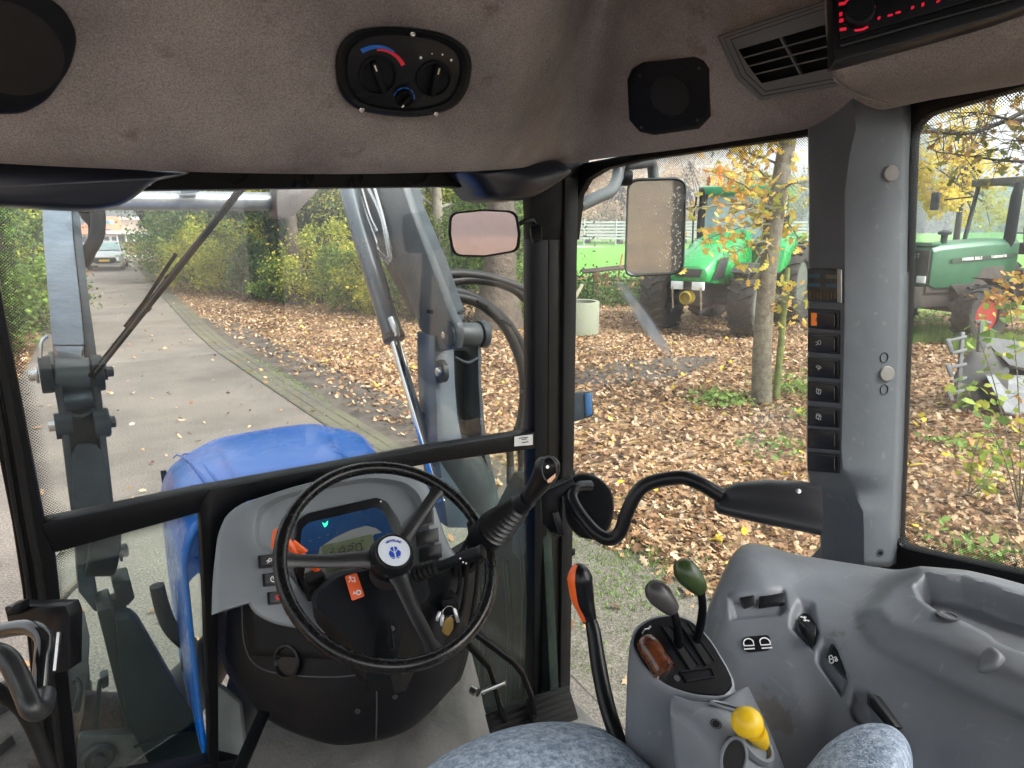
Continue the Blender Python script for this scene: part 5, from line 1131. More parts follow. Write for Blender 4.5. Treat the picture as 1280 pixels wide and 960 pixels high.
# ---- wiper
WPM = mat('wiper_matt_black', (.002, .002, .0025), .6, spec=.05)
wp = thing('windscreen_wiper', 'long black windscreen wiper lying diagonally across the left half of the windscreen', 'wiper', tuple(PY(210, 350, 1.42)))
MB().bar([PY(302, 236, 1.42), PY(113, 472, 1.42)], .012, .008, (0, -1, 0)).build('wiper_arm', WPM, wp, .002)
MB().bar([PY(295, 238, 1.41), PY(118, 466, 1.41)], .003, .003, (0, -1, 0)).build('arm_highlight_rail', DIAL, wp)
MB().bar([PY(220, 317, 1.43), PY(180, 378, 1.43), PY(156, 409, 1.43)], .006, .008, (0, -1, 0)).build('wiper_bow', WPM, wp, .001)
for a, b in (((207, 345), (214, 351)), ((192, 366), (199, 372)), ((180, 382), (188, 388))): MB().bar([PY(*a, 1.425), PY(*b, 1.425)], .010, .004, (0, -1, 0)).build('wiper_claw', WPM, wp, .001)
# ================================================================ FRONT LOADER AND BONNET (outside the windscreen)
LM = mat('loader_grey_green', (.024, .033, .040), .42, spec=.22, var=.2, vs=7, bump=.15, bs=50, col2=(.045, .058, .068), split=.55, chip=((.03, .025, .02), .68, 16))
LMS = mat('loader_silver', (.12, .155, .19), .34, .45, var=.25, vs=9, bump=.25, bs=30, bump2=.1, bs2=200, chip=((.05, .05, .05), .7, 22))
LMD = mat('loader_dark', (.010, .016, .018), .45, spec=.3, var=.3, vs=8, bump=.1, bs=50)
CHR = mat('chrome_rod', (.75, .76, .78), .12, 1, var=.03)
PIPE = mat('pipe_silver', (.55, .57, .58), .25, .8, var=.1)
ld = thing('front_loader', 'grey-green front loader frame with two raised arms in front of the windscreen', 'front loader', (.56, 1.9, .7))
XL, XR = .085, 1.06
def beam(pts, name, m, bev=.006, par=ld, side=1):
    "box beam: stations of four points"
    return MB().loft(pts).build(name, m, par, bev, 2, 40)
# left boom: rises from the upper pin, seen end on
def rect4(c, rx, rz): return [c+V((a*rx, 0, b*rz)) for a, b in ((-1, -1), (1, -1), (1, 1), (-1, 1))]
pLt, pLb = PY(82, 205, 2.75), PY(102, 440, 1.85)
def st4(xl, xr, y, Y, dep=.16):
    a, b = PY(xl, y, Y), PY(xr, y, Y); n = V((0, 1, -.35)); return [a, b, b+n*dep, a+n*dep]
beam([st4(51, 87, 225, 2.85, .2), st4(54, 92, 300, 2.45, .17), st4(61, 101, 380, 2.08, .15), st4(65, 106, 431, 1.9, .13)], 'boom', LMS)
beam([st4(87.5, 96, 228, 2.87, .15), st4(92.5, 103, 300, 2.47, .14), st4(101.5, 112, 380, 2.1, .12), st4(106.5, 122, 450, 1.88, .12)], 'boom_flank', LM, .003)
MB().loft([st4(65, 106, 432, 1.885, .11), st4(72, 102, 442, 1.87, .09), st4(72, 105, 452, 1.86, .08)]).build('boom_neck', LMS, ld, .006)
# knuckle
def knuckle(cx, cy, hw, hh, Y, m=LMD):
    a, b = PY(cx-hw, cy, Y), PY(cx+hw, cy, Y); r = (PY(cx, cy-hh, Y)-PY(cx, cy, Y)).length
    MB().cyl(a, b, r, 28).build('knuckle', m, ld, .004)
    MB().cyl(a-V((.028, 0, 0)), a-V((.004, 0, 0)), r*1.15, 24).build('knuckle_ear', LM, ld, .003); MB().cyl(b+V((.004, 0, 0)), b+V((.028, 0, 0)), r*1.15, 24).build('knuckle_ear', LM, ld, .003)
    return a, b, r
a, b, r = knuckle(90, 467, 22, 20, 1.87, mat('knuckle_grey', (.06, .075, .08), .4))
def nut(c, ax, r, nm='pin_nut', m=None):
    ax = V(ax); MB().lathe(c, ax, [(r*1.5, 0), (r*1.5, .006), (r, .006), (r, .018), (r*.5, .02), (0, .02)], 6 if r < .014 else 18).build(nm, m or DIAL, ld, .001)
nut(b+V((.03, 0, 0)), (1, 0, 0), .013); MB().lathe(PY(130, 528, 1.83), (1, 0, 0), [(.035, -.02), (.035, .008), (.03, .012), (0, .012)], 20).build('pin_boss', LM, ld); nut(PY(133, 528, 1.83), (1, 0, 0), .014); nut(a-V((.03, 0, 0)), (-1, 0, 0), .013, m=STEEL); MB().lathe(PY(78, 532, 1.83), (-1, 0, 0), [(.03, -.02), (.03, .014), (0, .014)], 20).build('pin_boss', LM, ld); nut(PY(73, 532, 1.83), (-1, 0, 0), .012, m=STEEL)
MB().tube([PY(60, 420, 1.86), PY(52, 428, 1.86), PY(51, 455, 1.86), PY(54, 460, 1.86)], .004, 8, sm=3).build('lock_pin', PIPE, ld)
# left tower: channel with two cheeks and a web
def chan(cheeks, webs, Y0, nm='tower'):
    (l0, l1), (r0, r1) = cheeks
    for A, B in ((l0, l1), (r0, r1)):
        mb = MB(); mb.loft([[PY(x0, y, Y), PY(x1, y, Y), PY(x1, y, Y)+V((0, dd, 0)), PY(x0, y, Y)+V((0, dd, 0))] for (x0, x1, y, Y, dd) in B]); mb.build(nm+'_cheek', LM, ld, .003)
chan(((0, [(62, 72, 455, 1.85, .2), (74, 84, 520, 1.82, .2), (84, 92, 600, 1.77, .22), (90, 96, 650, 1.74, .25)]), (0, [(112, 122, 458, 1.85, .2), (121, 130, 520, 1.82, .2), (130, 139, 600, 1.77, .22), (136, 145, 655, 1.74, .25)])), None, 1.8)
MB().loft([[PY(x0, y, Y), PY(x1, y, Y), PY(x1, y, Y)+V((0, .02, 0)), PY(x0, y, Y)+V((0, .02, 0))] for x0, x1, y, Y in ((80, 118, 505, 1.92), (88, 127, 560, 1.90), (92, 132, 600, 1.86))]).build('tower_web', LMD, ld)
MB().loft([[PY(x0, y, Y), PY(x1, y, Y), PY(x1, y, Y)+V((0, .02, 0)), PY(x0, y, Y)+V((0, .02, 0))] for x0, x1, y, Y in ((96, 121, 556, 1.80), (89, 131, 568, 1.79), (93, 138, 632, 1.75), (94, 141, 650, 1.74))]).build('tower_plate', LM, ld, .003)
MB().tube([PY(81, 516, 1.84), PY(100, 521, 1.83), PY(120, 512, 1.84)], .006, 8, sm=5).build('web_lip', LM, ld)
pc = PY(99, 497, 1.90); MB().cyl(pc-V((.045, 0, 0)), pc+V((.045, 0, 0)), .03).build('cross_sleeve', LMS, ld)
# lower joint below the cross bar and lower plate
a, b = PY(108, 690, 1.74), PY(146, 690, 1.74); MB().cyl(a, b, .055, 24).build('lower_knuckle', mat('loader_dark', (0, 0, 0)), ld, .005)
nut(b+V((.004, 0, 0)), (1, 0, 0), .016)
MB().loft([[PY(x0, y, Y), PY(x1, y, Y), PY(x1, y, Y)+V((0, .1, 0)), PY(x0, y, Y)+V((0, .1, 0))] for x0, x1, y, Y in ((93, 110, 670, 1.74), (98, 122, 740, 1.70), (118, 126, 765, 1.68))]).build('bracket', LM, ld, .004)
MB().prism([PY(x, y, 1.70) for x, y in ((140, 730), (163, 725), (169, 748), (160, 758), (146, 752))], (0, .08, 0)).build('bracket', LMD, ld, .004)
MB().cyl(PY(146, 745, 1.72), PY(146, 780, 1.72), .02).build('pivot_sleeve', DIAL, ld)
MB().tube([PY(100, 725, 1.75), PY(85, 740, 1.77), PY(72, 756, 1.8)], .008, 8).build('stay_rod', PIPE, ld)
PLM = mat('plate_green_black', (.003, .014, .016), .4, spec=.16, var=.25, vs=6)
MB().prism([PY(x, y, 1.62) for x, y in ((121, 765), (140, 758), (150, 790), (192, 910), (158, 912), (130, 800))], (0, .10, 0)).build('frame_post', mat('frame_post_dark', (.008, .014, .015), .4, spec=.3), ld, .005)
MB().prism([PY(x, y, 1.60) for x, y in rpoly([(145, 776), (165, 774), (176, 783), (258, 925), (275, 1010), (215, 1010), (158, 900)], [.1, .3, .3, .1, 0, 0, .1])], (0, .06, 0)).build('frame_plate', PLM, ld, .004)
MB().tube([PY(167, 934, 1.595), PY(215, 918, 1.595), PY(250, 914, 1.595)], .004, 6).build('weld_seam', PLM, ld)
# right boom, from knee (above the window) down to its knuckle
def st4r(xl, xr, y, Y, dep): 
    a, b = PY(xl, y, Y), PY(xr, y, Y); n = V((0, 1, -.2)); return [a, b, b+n*dep, a+n*dep]
beam([st4r(469, 517, 205, 2.5, .2), st4r(481, 532, 260, 2.3, .19), st4r(511, 561, 330, 2.08, .17), st4r(540, 583, 392, 1.92, .14)], 'boom', LM)
ck = MB(); ck.prism([PX(x, y, .985) for x, y in ((428, 200), (492, 200), (512, 262), (541, 338), (562, 394), (568, 404), (570, 418), (568, 436), (545, 440), (524, 410), (506, 360), (470, 285), (440, 240))], (.03, 0, 0)); ck.build('boom_cheek', mat('cheek_grey', (.05, .065, .075), .33, var=.2, vs=7, bump=.1, bs=50), ld, .005)
MB().tube([PY(476, 225, 2.41), PY(490, 275, 2.23), PY(518, 335, 2.04), PY(553, 404, 1.87)], .005, 6).build('edge_weld', LMS, ld)
MB().tube([PY(533, 389, 1.88), PY(560, 391, 1.87), PY(580, 388, 1.88)], .006, 8, sm=4).build('neck_weld', LM, ld)
beam([st4r(541, 583, 393, 1.9, .12), st4r(552, 578, 403, 1.88, .1), st4r(560, 580, 412, 1.87, .1)], 'boom_neck', LM)
a, b, r = knuckle(583, 418, 14, 15, 1.86, mat('knuckle_dark', (.035, .045, .048), .4))
nut(PX(562, 418, 1.0)-V((.004, 0, 0)), (-1, 0, 0), .014, m=STEEL); nut(PX(554, 464, .985)-V((.004, 0, 0)), (-1, 0, 0), .014, m=STEEL)
MB().lathe(PX(561, 418, .985), (-1, 0, 0), [(.04, -.01), (.04, .006), (.036, .008), (0, .008)], 24).build('pin_boss', LM, ld); MB().lathe(PX(551, 464, .98), (-1, 0, 0), [(.035, -.01), (.035, .006), (0, .006)], 24).build('pin_boss', LM, ld)
# right tower: left cheek painted a lit tone, hollow painted in shade, right cheek
MB().loft([[PY(x0, y, Y), PY(x1, y, Y), PY(x1, y, Y)+V((0, .12, 0)), PY(x0, y, Y)+V((0, .12, 0))] for x0, x1, y, Y in ((543, 567, 420, 1.85), (544, 569, 480, 1.83), (546, 572, 520, 1.8), (547, 580, 560, 1.77), (560, 620, 660, 1.7))]).build('tower_face', mat('cheek_lit_blue', (.06, .10, .17), .3, var=.4, vs=7, col2=(.06, .08, .09), split=.5), ld, .003)
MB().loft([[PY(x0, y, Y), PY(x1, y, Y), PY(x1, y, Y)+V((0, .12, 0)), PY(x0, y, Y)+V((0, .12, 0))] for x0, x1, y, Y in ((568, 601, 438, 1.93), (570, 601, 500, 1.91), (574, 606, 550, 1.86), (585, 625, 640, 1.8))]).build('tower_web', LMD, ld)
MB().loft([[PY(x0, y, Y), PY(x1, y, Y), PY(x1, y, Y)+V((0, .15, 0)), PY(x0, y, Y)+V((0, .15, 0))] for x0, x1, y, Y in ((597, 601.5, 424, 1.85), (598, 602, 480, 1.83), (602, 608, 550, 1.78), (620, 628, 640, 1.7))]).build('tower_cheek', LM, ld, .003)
MB().tube([PY(569, 447, 1.85), PY(585, 453, 1.84), PY(600, 445, 1.85)], .005, 8, sm=5).build('web_lip', LM, ld)
# rounded tower foot and green hull plate beneath, behind the lower right pane
MB().tube([PY(560, 560, 1.8), PY(585, 600, 1.78), PY(605, 650, 1.76), PY(610, 700, 1.74)], [.07, .075, .06, .05], 20, sm=4).build('tower_foot', LM, ld, ang=80)
MB().prism([PX(x, y, 1.02) for x, y in ((556, 690), (605, 660), (642, 590), (676, 620), (690, 900), (560, 905))], (.03, 0, 0)).build('side_plate', mat('hull_green_black', (.005, .011, .012), .6, spec=.25, var=.5, vs=7, col2=(.014, .03, .02), split=.55, bump=.3, bs=60), ld, .004)
for x, y0, y1 in ((597, 650, 880), (632, 700, 880), (650, 640, 860)): MB().tube([PX(x, y0, 1.0), PX(x+6, (y0+y1)/2, .995), PX(x+3, y1, 1.0)], .009, 8, sm=4).build('side_pipe', LMD, ld)
MB().prism([PX(x, y, .99) for x, y in ((640, 660), (656, 655), (657, 690), (648, 700), (640, 690))], (.02, 0, 0)).build('side_tab', LM, ld, .003)
# cross tube and descending end of the right boom
MB().tube([PY(112, 250, 2.95), PY(345, 252, 2.95)], .036, 24).build('cross_tube', mat('tube_silver', (.24, .26, .27), .3, .5, var=.2, vs=20), ld)
MB().lathe(PY(342, 252, 2.95), (1, 0, 0), [(.05, 0), (.05, .03), (.044, .03), (.044, .07), (0, .07)], 24).build('tube_flange', DIAL, ld)
MB().prism([PY(x, y, 2.85) for x, y in ((348, 225), (398, 225), (398, 238), (372, 266), (358, 274), (346, 272), (345, 250))], (0, .12, 0)).build('boom_end', mat('boom_brown', (.10, .09, .085), .5, var=.3, vs=9), ld, .008)
MB().prism([PY(x, y, 2.88) for x, y in rpoly([(226, 230), (250, 230), (250, 240), (228, 242)], .2)], (0, .03, 0)).build('tube_clip', LMS, ld, .004)
# lift cylinder
cy0, cy1, cy2, cy3 = PX(430, 215, .93), PX(448, 280, .93), PX(493, 424, .93), PX(532, 556, .93)
MB().tube([cy0, cy1, cy2], .034, 28).build('lift_cylinder', mat('barrel_blue_grey', (.075, .10, .12), .28, .2, var=.1, coat=.3), ld, .003)
ax = (cy3-cy2).normalized(); MB().lathe(cy2-ax*.02, ax, [(.034, 0), (.037, .002), (.037, .022), (.03, .026), (0, .026)], 28).build('gland', DIAL, ld)
MB().cyl(cy2, cy2+ax*.55, .017, 20).build('cylinder_rod', CHR, ld)
MB().tube([PX(489, 398, .92), PX(494, 410, .92), PX(497, 420, .92)], [.012, .012, .009], 12).build('hose_fitting', PIPE, ld)
for k, pts in enumerate(([(437, 228), (448, 262), (461, 285), (469, 310), (474, 318), (488, 330)], [(444, 226), (456, 262), (470, 300), (474, 314), (490, 327)], [(450, 226), (462, 268), (472, 290)], [(456, 226), (476, 268), (486, 316), (487, 322)], [(466, 226), (480, 275), (489, 318), (485, 324)])):
    MB().tube([PX(x, y, .975) for x, y in pts], .0065, 8, sm=5).build('hydraulic_pipe', PIPE, ld)
# hoses
HO = mat('hose_black', (.006, .0065, .007), .45, spec=.3, bump=.15, bs=300)
for pts, Y, r in (([(520, 352), (560, 343), (600, 345), (640, 356), (672, 372), (690, 390)], 2.15, .015), ([(520, 362), (566, 352), (600, 350), (640, 360), (668, 385)], 2.15, .014), ([(530, 360), (572, 365), (600, 376), (632, 402), (655, 440), (663, 480), (662, 520), (656, 545)], 2.12, .015), ([(530, 368), (576, 372), (605, 383), (632, 410), (650, 450), (655, 490), (650, 530), (640, 552)], 2.1, .0145), ([(530, 362), (574, 368), (608, 380), (640, 412), (659, 460), (664, 500), (660, 548)], 2.13, .012), ([(100, 250), (108, 268), (118, 282), (116, 305), (104, 332)], 2.5, .014), ([(112, 240), (122, 262), (121, 295), (108, 318), (102, 332)], 2.45, .016)):
    MB().tube([PY(x, y, Y) for x, y in pts], r*1.25, 12, sm=7).build('hydraulic_hose', HO, ld, ang=80)
for x in (641, 655, 664):
    MB().tube([PY(x-4, 560, 1.75), PY(x-3, 582, 1.75)], .012, 10).build('hydraulic_hose', HO, ld); MB().tube([PY(x-3, 582, 1.75), PY(x-3, 605, 1.75)], .013, 10).build('hose_end', DIAL, ld)
for x, y, Y in ((634, 404, 1.93), (657, 492, 1.93), (603, 380, 1.95)): p = PY(x, y, Y); MB().tube([p-V((.02, 0, -.01)), p+V((.02, 0, -.01))], .006, 6).build('hose_clip', RUB, ld)

# ---- bonnet
bn = thing('tractor_bonnet', 'glossy blue tractor bonnet ahead of the windscreen', 'bonnet', (.6, 1.9, 1.3))
BLUE = mat('tractor_blue', (.003, .17, .72), .26, chip=((.12, .25, .45), .70, 14), var=.05, vs=3, coat=.15, spec=.25)
sts = []
for Y, xl, xr, zt, zs in ((1.42, .175, .70, 1.79, 1.73), (1.7, .185, .735, 1.785, 1.72), (1.95, .20, .80, 1.765, 1.69), (2.15, .222, .84, 1.725, 1.635), (2.3, .245, .85, 1.67, 1.58), (2.42, .27, .84, 1.58, 1.50), (2.5, .32, .76, 1.44, 1.38), (2.53, .36, .72, 1.25, 1.2)):
    xm = (xl+xr)/2; sts.append([V((xl+.02, Y, 1.14)), V((xl, Y, 1.2)), V((xl, Y, zs-.12)), V((xl+.006, Y, zs-.03)), V((xl+.04, Y, zs+.03)), V((xl+.13, Y, zt-.015)), V((xm-.1, Y, zt)), V((xm+.1, Y, zt)), V((xr-.13, Y, zt-.015)), V((xr-.04, Y, zs+.03)), V((xr-.006, Y, zs-.03)), V((xr, Y, zs-.12)), V((xr, Y, 1.2)), V((xr-.02, Y, 1.14))])
MB().grid(surf(sts, 6, 5)).build('hood_shell', BLUE, bn, ang=60, solid=.006)
pts = [V((.27+.006+.0, Y, z)) for Y, z in ((1.5, 1.735), (1.95, 1.70), (2.3, 1.60))]
for xs in (.262, .285): MB().tube([V((xs, 1.45, 1.785)), V((xs, 1.7, 1.772)), V((xs+.005, 1.95, 1.742)), V((xs+.01, 2.15, 1.697)), V((xs+.02, 2.3, 1.645))], .003, 6, sm=4).build('hood_crease', BLUE, bn)
MB().lathe(PY(331, 542, 2.2), (0, 0, 1), [(.005, -.01), (.005, .006), (.008, .008), (0, .012)], 10).build('washer_nozzle', WHT, bn)
fd = Frame((.268, 1.7, 1.3), (-1, 0, 0), (0, -1, 0))
dcm = mat('pale_blue_decal', (.30, .42, .55), .3, vs=10, var=.1, col2=(.08, .30, .55), split=.55)
MB().loft([[V((x, Y, z0)), V((x, Y, z1)), V((x+.003, Y, z1)), V((x+.003, Y, z0))] for x, Y, z0, z1 in ((.172, 1.45, 1.17, 1.36), (.180, 1.7, 1.17, 1.42), (.194, 1.95, 1.17, 1.47), (.216, 2.15, 1.17, 1.5))]).build('side_decal', dcm, bn, 0)
MB().prism([V((.176+(Y-1.6)*.05, Y, z)) for Y, z in ((1.72, 1.38), (1.58, 1.34), (1.56, 1.26), (1.64, 1.2), (1.75, 1.26))], (.001, 0, 0)).build('side_emblem', mat('decal_blue', (.02, .25, .62), .3), bn, 0)
# exhaust-like bent bar, axle, wheel guard below left
ax_ = thing('front_axle', 'rusty brown front axle with its muddy wheel, bottom left behind the lower pane', 'axle', (.1, 1.7, .6))
RST = mat('rusty_brown', (.075, .045, .035), .75, var=.3, vs=18, col2=(.12, .07, .05), split=.55, bump=.5, bs=60)
MB().tube([PY(92, 905, 1.75), PY(150, 905, 1.75), PY(172, 918, 1.75)], [.075, .07, .06], 20).build('axle_tube', RST, ax_, ang=60)
MB().tube([PY(150, 960, 1.72), PY(200, 900, 1.85), PY(245, 850, 1.95), PY(280, 800, 2.1)], [.09, .08, .07, .06], 16).build('drive_housing', mat('oily_brown', (.03, .025, .022), .6, var=.3), ax_, ang=60)
MB().prism([PY(x, y, 1.66) for x, y in rpoly([(98, 920), (175, 918), (196, 960), (200, 1010), (96, 1010)], .1)], (0, .12, 0)).build('cast_bracket', mat('cast_grey', (.10, .10, .10), .55, var=.25, vs=25, bump=.4, bs=80), ax_, .008)
MB().lathe(PY(123, 946, 1.655), (0, -1, 0), [(.035, 0), (.035, .005), (.028, .01), (.026, .006), (.014, .006), (.012, .016), (0, .016)], 24).build('hub_cap', DIAL, ax_)
MB().tube([PY(120, 910, 1.68), PY(122, 880, 1.68), PY(125, 850, 1.68)], .005, 8).build('breather_pipe', LMD, ax_)
MB().prism([PY(x, y, 1.68) for x, y in ((125, 848), (136, 844), (136, 858), (128, 862), (128, 852))], (0, .03, 0)).build('pipe_clip', DIAL, ax_, .002)
bb_ = thing('bent_bar', 'dark bent pipe standing up beside the bonnet behind the lower left pane', 'pipe', tuple(PY(235, 850, 1.75)))
MB().tube([PY(196, 732, 1.78), PY(203, 760, 1.78), PY(214, 786, 1.77), PY(236, 808, 1.76)], [.017, .018, .018, .018], 14, sm=5).build('pipe', mat('cast_dark', (.035, .033, .032), .6, bump=.3, bs=80), bb_)
MB().tube([PY(236, 800, 1.75), PY(236, 836, 1.75)], .019, 12).build('sleeve', DIAL, bb_); MB().tube([PY(224, 768, 1.8), PY(232, 800, 1.78)], .010, 10).build('pin', DIAL, bb_)
MB().bar([PY(204, 588, 2.05), PY(209, 625, 2.03), PY(216, 690, 2.0)], .014, .008, (0, -1, 0)).build('marker_strip', mat('strip_green', (.03, .05, .045), .5), bb_)
# front wheel and mudguard strip at the lower left, with its muddy rim
c = V((-.18, 2.0, .55)); TYR = mat('muddy_tyre', (.06, .055, .048), .9, var=.3, vs=12, bump=.6, bs=60)
fw = MB().lathe(c+V((-.10, 0, 0)), (1, 0, 0), [(.33, 0), (.33, .22), (.30, .22), (.2, .12), (.08, .12), (.06, .16), (0, .16)], 40).build('wheel', mat('rim_grey', (.2, .2, .19), .5), ax_)
MB().lathe(c+V((-.16, 0, 0)), (1, 0, 0), [(.33, .02), (.48, .0), (.54, .03), (.56, .08), (.56, .24), (.54, .29), (.48, .32), (.33, .30), (.30, .26)], 64, False).build('tyre', TYR, fw, ang=60)
WHL = fw
for k in range(22):
    a = 2*pi*k/22
    for s in (-1, 1):
        a2 = a+(.14 if s > 0 else 0); p = c+V((-.0+s*.02, 0, 0)); e = lambda t: V((0, cos(t), sin(t)))
        q0, q1 = p+e(a2)*.57, p+V((s*.13, 0, 0))+e(a2+.16)*.555
        MB().bar([q0, q1], .035, .05, e(a2+.08)).build('lug', TYR, fw, .004)
mgp = [(-.0+.02, 1.45, .9), (-.0+.02, 1.55, 1.12), (.02, 1.75, 1.24), (.02, 1.95, 1.29)]
MB().bar([PY(84, 890, 1.7), PY(94, 850, 1.75), PY(97, 800, 1.82), PY(91, 770, 1.9)], .05, .012, (0, -1, 0)).build('mudguard_edge', mat('mudguard_grey', (.10, .095, .09), .7, bump=.3, bs=40), ax_, .002)
MB().tube([PY(92, 888, 1.69), PY(100, 862, 1.7), PY(96, 850, 1.71), PY(90, 852, 1.71)], .006, 8, sm=4).build('mudguard_wire', DIAL, ax_)
MB().lathe(PY(90, 796, 1.9), (0, 0, 1), [(.022, -.02), (.022, .02), (.018, .02), (.018, -.02)], 16, False).build('mudguard_clip', DIAL, ax_)
# blue-black work-lamp box on the right, just outside the pillar
lb = thing('corner_lamp', 'blue-black box lamp just outside the right front pillar at cross bar height', 'lamp', tuple(D(722, 508, 1.9)))
MB().prism([D(x, y, 1.9) for x, y in rpoly([(690, 493), (740, 489), (742, 520), (700, 533), (690, 530)], .12)], FW*.08).build('lamp_housing', mat('blue_black', (.012, .02, .03), .35), lb, .008)
MB().prism([D(x, y, 1.895) for x, y in ((731, 492), (739, 491), (740, 518), (732, 521))], FW*.01).build('lamp_edge', mat('edge_blue', (.02, .08, .20), .3), lb, .002)
# ================================================================ LEAVES, TREES, BUSHES
LITTER = leafmat('fallen_leaves', [(.07, .034, .018), (.18, .09, .042), (.28, .155, .075), (.37, .23, .12), (.42, .30, .18), (.46, .36, .26)], trans=.15, kr=.95, kn=.5)
LEAF6 = np.array([[-.5, 0], [-.22, .27], [.2, .24], [.5, 0], [.2, -.24], [-.22, -.27]])
OAK = np.array([[-.55, 0], [-.32, .10], [-.3, .26], [-.1, .14], [.04, .32], [.16, .14], [.36, .22], [.5, 0], [.36, -.22], [.16, -.14], [.04, -.32], [-.1, -.14], [-.3, -.26], [-.32, -.10]])
def leaf_cloud(P, size, flat=0, shape=LEAF6, svar=.35, rng=RNG):
    "one polygon leaf at every row of P; flat>0 lays them near horizontal"
    n = len(P); k = len(shape); nz = rng.normal(size=(n, 3)); nz[:, 2] = nz[:, 2]*(1-flat)+flat*2.2*np.sign(nz[:, 2]+1e-6)*.9+.3*flat
    nz /= np.linalg.norm(nz, axis=1)[:, None]; t = rng.normal(size=(n, 3)); t -= nz*(t*nz).sum(1)[:, None]; t /= np.linalg.norm(t, axis=1)[:, None]; b = np.cross(nz, t)
    s = size*(1+rng.uniform(-svar, svar, n)); curl = rng.uniform(-.25, .5, n)
    Vv = P[:, None, :]+s[:, None, None]*(shape[None, :, 0, None]*t[:, None, :]+shape[None, :, 1, None]*b[:, None, :]+(curl[:, None]*(np.abs(shape[None, :, 1])-shape[None, :, 0]**2*.8))[:, :, None]*nz[:, None, :])
    F = np.arange(n*k).reshape(n, k); return Vv.reshape(-1, 3), F
# litter on the ground, denser where the eye is near
def road_x(y, side): q = RR if side else RL; return np.interp(y, [p[1] for p in q], [p[0] for p in q])
n = 185000
r = 2.6+RNG.uniform(0, 1, n)**1.15*32; th = RNG.uniform(radians(-14), radians(88), n)
X, Y = r*np.sin(th), r*np.cos(th)
xr = road_x(Y, 1); xl = road_x(Y, 0)
keep = ((X > xr+.15+RNG.exponential(.45, n)*0) | (X < xl-.05)) | (RNG.uniform(0, 1, n) < .012)
mud = (X > xr) & (X < xr+1.0) & (Y < 17) & (Y > 4); keep &= ~mud | (RNG.uniform(0, 1, n) < .28+.5*np.clip((X-xr-.5), 0, 1))
near = (X < 3.5) & (Y < 4); keep &= ~near | (RNG.uniform(0, 1, n) < .3)
patch_ = np.sin(X*.9+1.3*np.sin(Y*.6))*np.cos(Y*.75+X*.3); keep &= (RNG.uniform(0, 1, n) < .72+.28*np.clip(patch_+.6, 0, 1))
inf = (np.hypot(X, Y) > 23.5) & (th > radians(25)); keep &= ~inf | (RNG.uniform(0, 1, n) < .15)
dp = G(800, 462); q_ = np.hypot((X-dp.x)/1.9, (Y-dp.y)/.7) < 1; keep &= ~q_ | (RNG.uniform(0, 1, n) < .35)
P = np.stack([X, Y, RNG.uniform(.002, .035, n)], 1)[keep]
nr_ = np.hypot(P[:, 0], P[:, 1]) < 9.5
vv, ff = leaf_cloud(P[nr_], .068, .8, OAK, .5); tag(npmesh('leaf_litter', vv, ff, LITTER), kind='stuff')
vv, ff = leaf_cloud(P[~nr_], .074, .75, LEAF6, .5); tag(npmesh('leaf_litter', vv, ff, LITTER), kind='stuff')
# yellow scattered leaves
m_ = 700; i = RNG.choice(len(P), m_); vv, ff = leaf_cloud(P[i]+[0, 0, .02], .10, .85, LEAF6)
tag(npmesh('yellow_fallen_leaves', vv, ff, leafmat('yellow_leaf', [(.5, .36, .03), (.62, .5, .06)], trans=.2)), kind='stuff')
# weeds and grass tufts
def grass_patch(cx, cy, rx, ry, n, h, name='grass_tufts'):
    a = RNG.uniform(0, 2*pi, n); q = np.sqrt(RNG.uniform(0, 1, n)); P = np.stack([cx+rx*q*np.cos(a), cy+ry*q*np.sin(a), np.zeros(n)], 1)
    d = RNG.normal(size=(n, 2))*.5; w_ = RNG.normal(size=(n, 2)); w_ /= np.linalg.norm(w_, axis=1)[:, None]; hh = h*RNG.uniform(.4, 1.2, n)
    A = P.copy(); A[:, :2] += w_*.006; Bq = P.copy(); Bq[:, :2] -= w_*.006; C_ = P.copy(); C_[:, :2] += d*hh[:, None]; C_[:, 2] += hh
    vv = np.stack([A, Bq, C_], 1).reshape(-1, 3); return vv, np.arange(n*3).reshape(n, 3)
WEED = leafmat('weed_green', [(.08, .14, .03), (.15, .25, .05), (.28, .36, .10)], trans=.3)
acc = []
for px, rx, ry, n, h in (((735, 690), .5, .7, 1100, .035), ((800, 720), .6, .4, 700, .035), ((1160, 420), 1.6, .8, 6000, .2), ((1150, 380), 2.0, 1.0, 5000, .25), ((1230, 690), .6, .5, 300, .07), ((760, 790), .5, .4, 450, .025), ((1255, 440), 1.2, .8, 4000, .3), ((350, 470), .12, 2.5, 900, .03)):
    c = G(*px); acc.append(grass_patch(c.x, c.y, rx, ry, n, h))
vv = np.concatenate([a[0] for a in acc]); tag(npmesh('grass_tufts', vv, np.arange(len(vv)).reshape(-1, 3), WEED), kind='stuff')
for px, rx, n_, hh in (((905, 503), .32, 260, .12), ((990, 490), .4, 260, .2), ((975, 560), .35, 90, .06), ((1150, 400), .9, 700, .2), ((1230, 700), .35, 80, .08), ((1200, 560), .3, 60, .08), ((1010, 520), .3, 90, .1)):
    c = G(*px); p = np.stack([RNG.normal(c.x, rx*.6, n_), RNG.normal(c.y, rx*.6, n_), np.abs(RNG.normal(0, hh*.6, n_))+.02], 1); vv, ff = leaf_cloud(p, .075, .5, LEAF6); acc.append((vv, ff))
ks = len(acc)-7; wv_ = acc[ks:]; off = 0; F_ = []
for a in wv_: F_.append(a[1]+off); off += len(a[0])
tag(npmesh('ground_weeds', np.concatenate([a[0] for a in wv_]), np.concatenate(F_), WEED), kind='stuff')
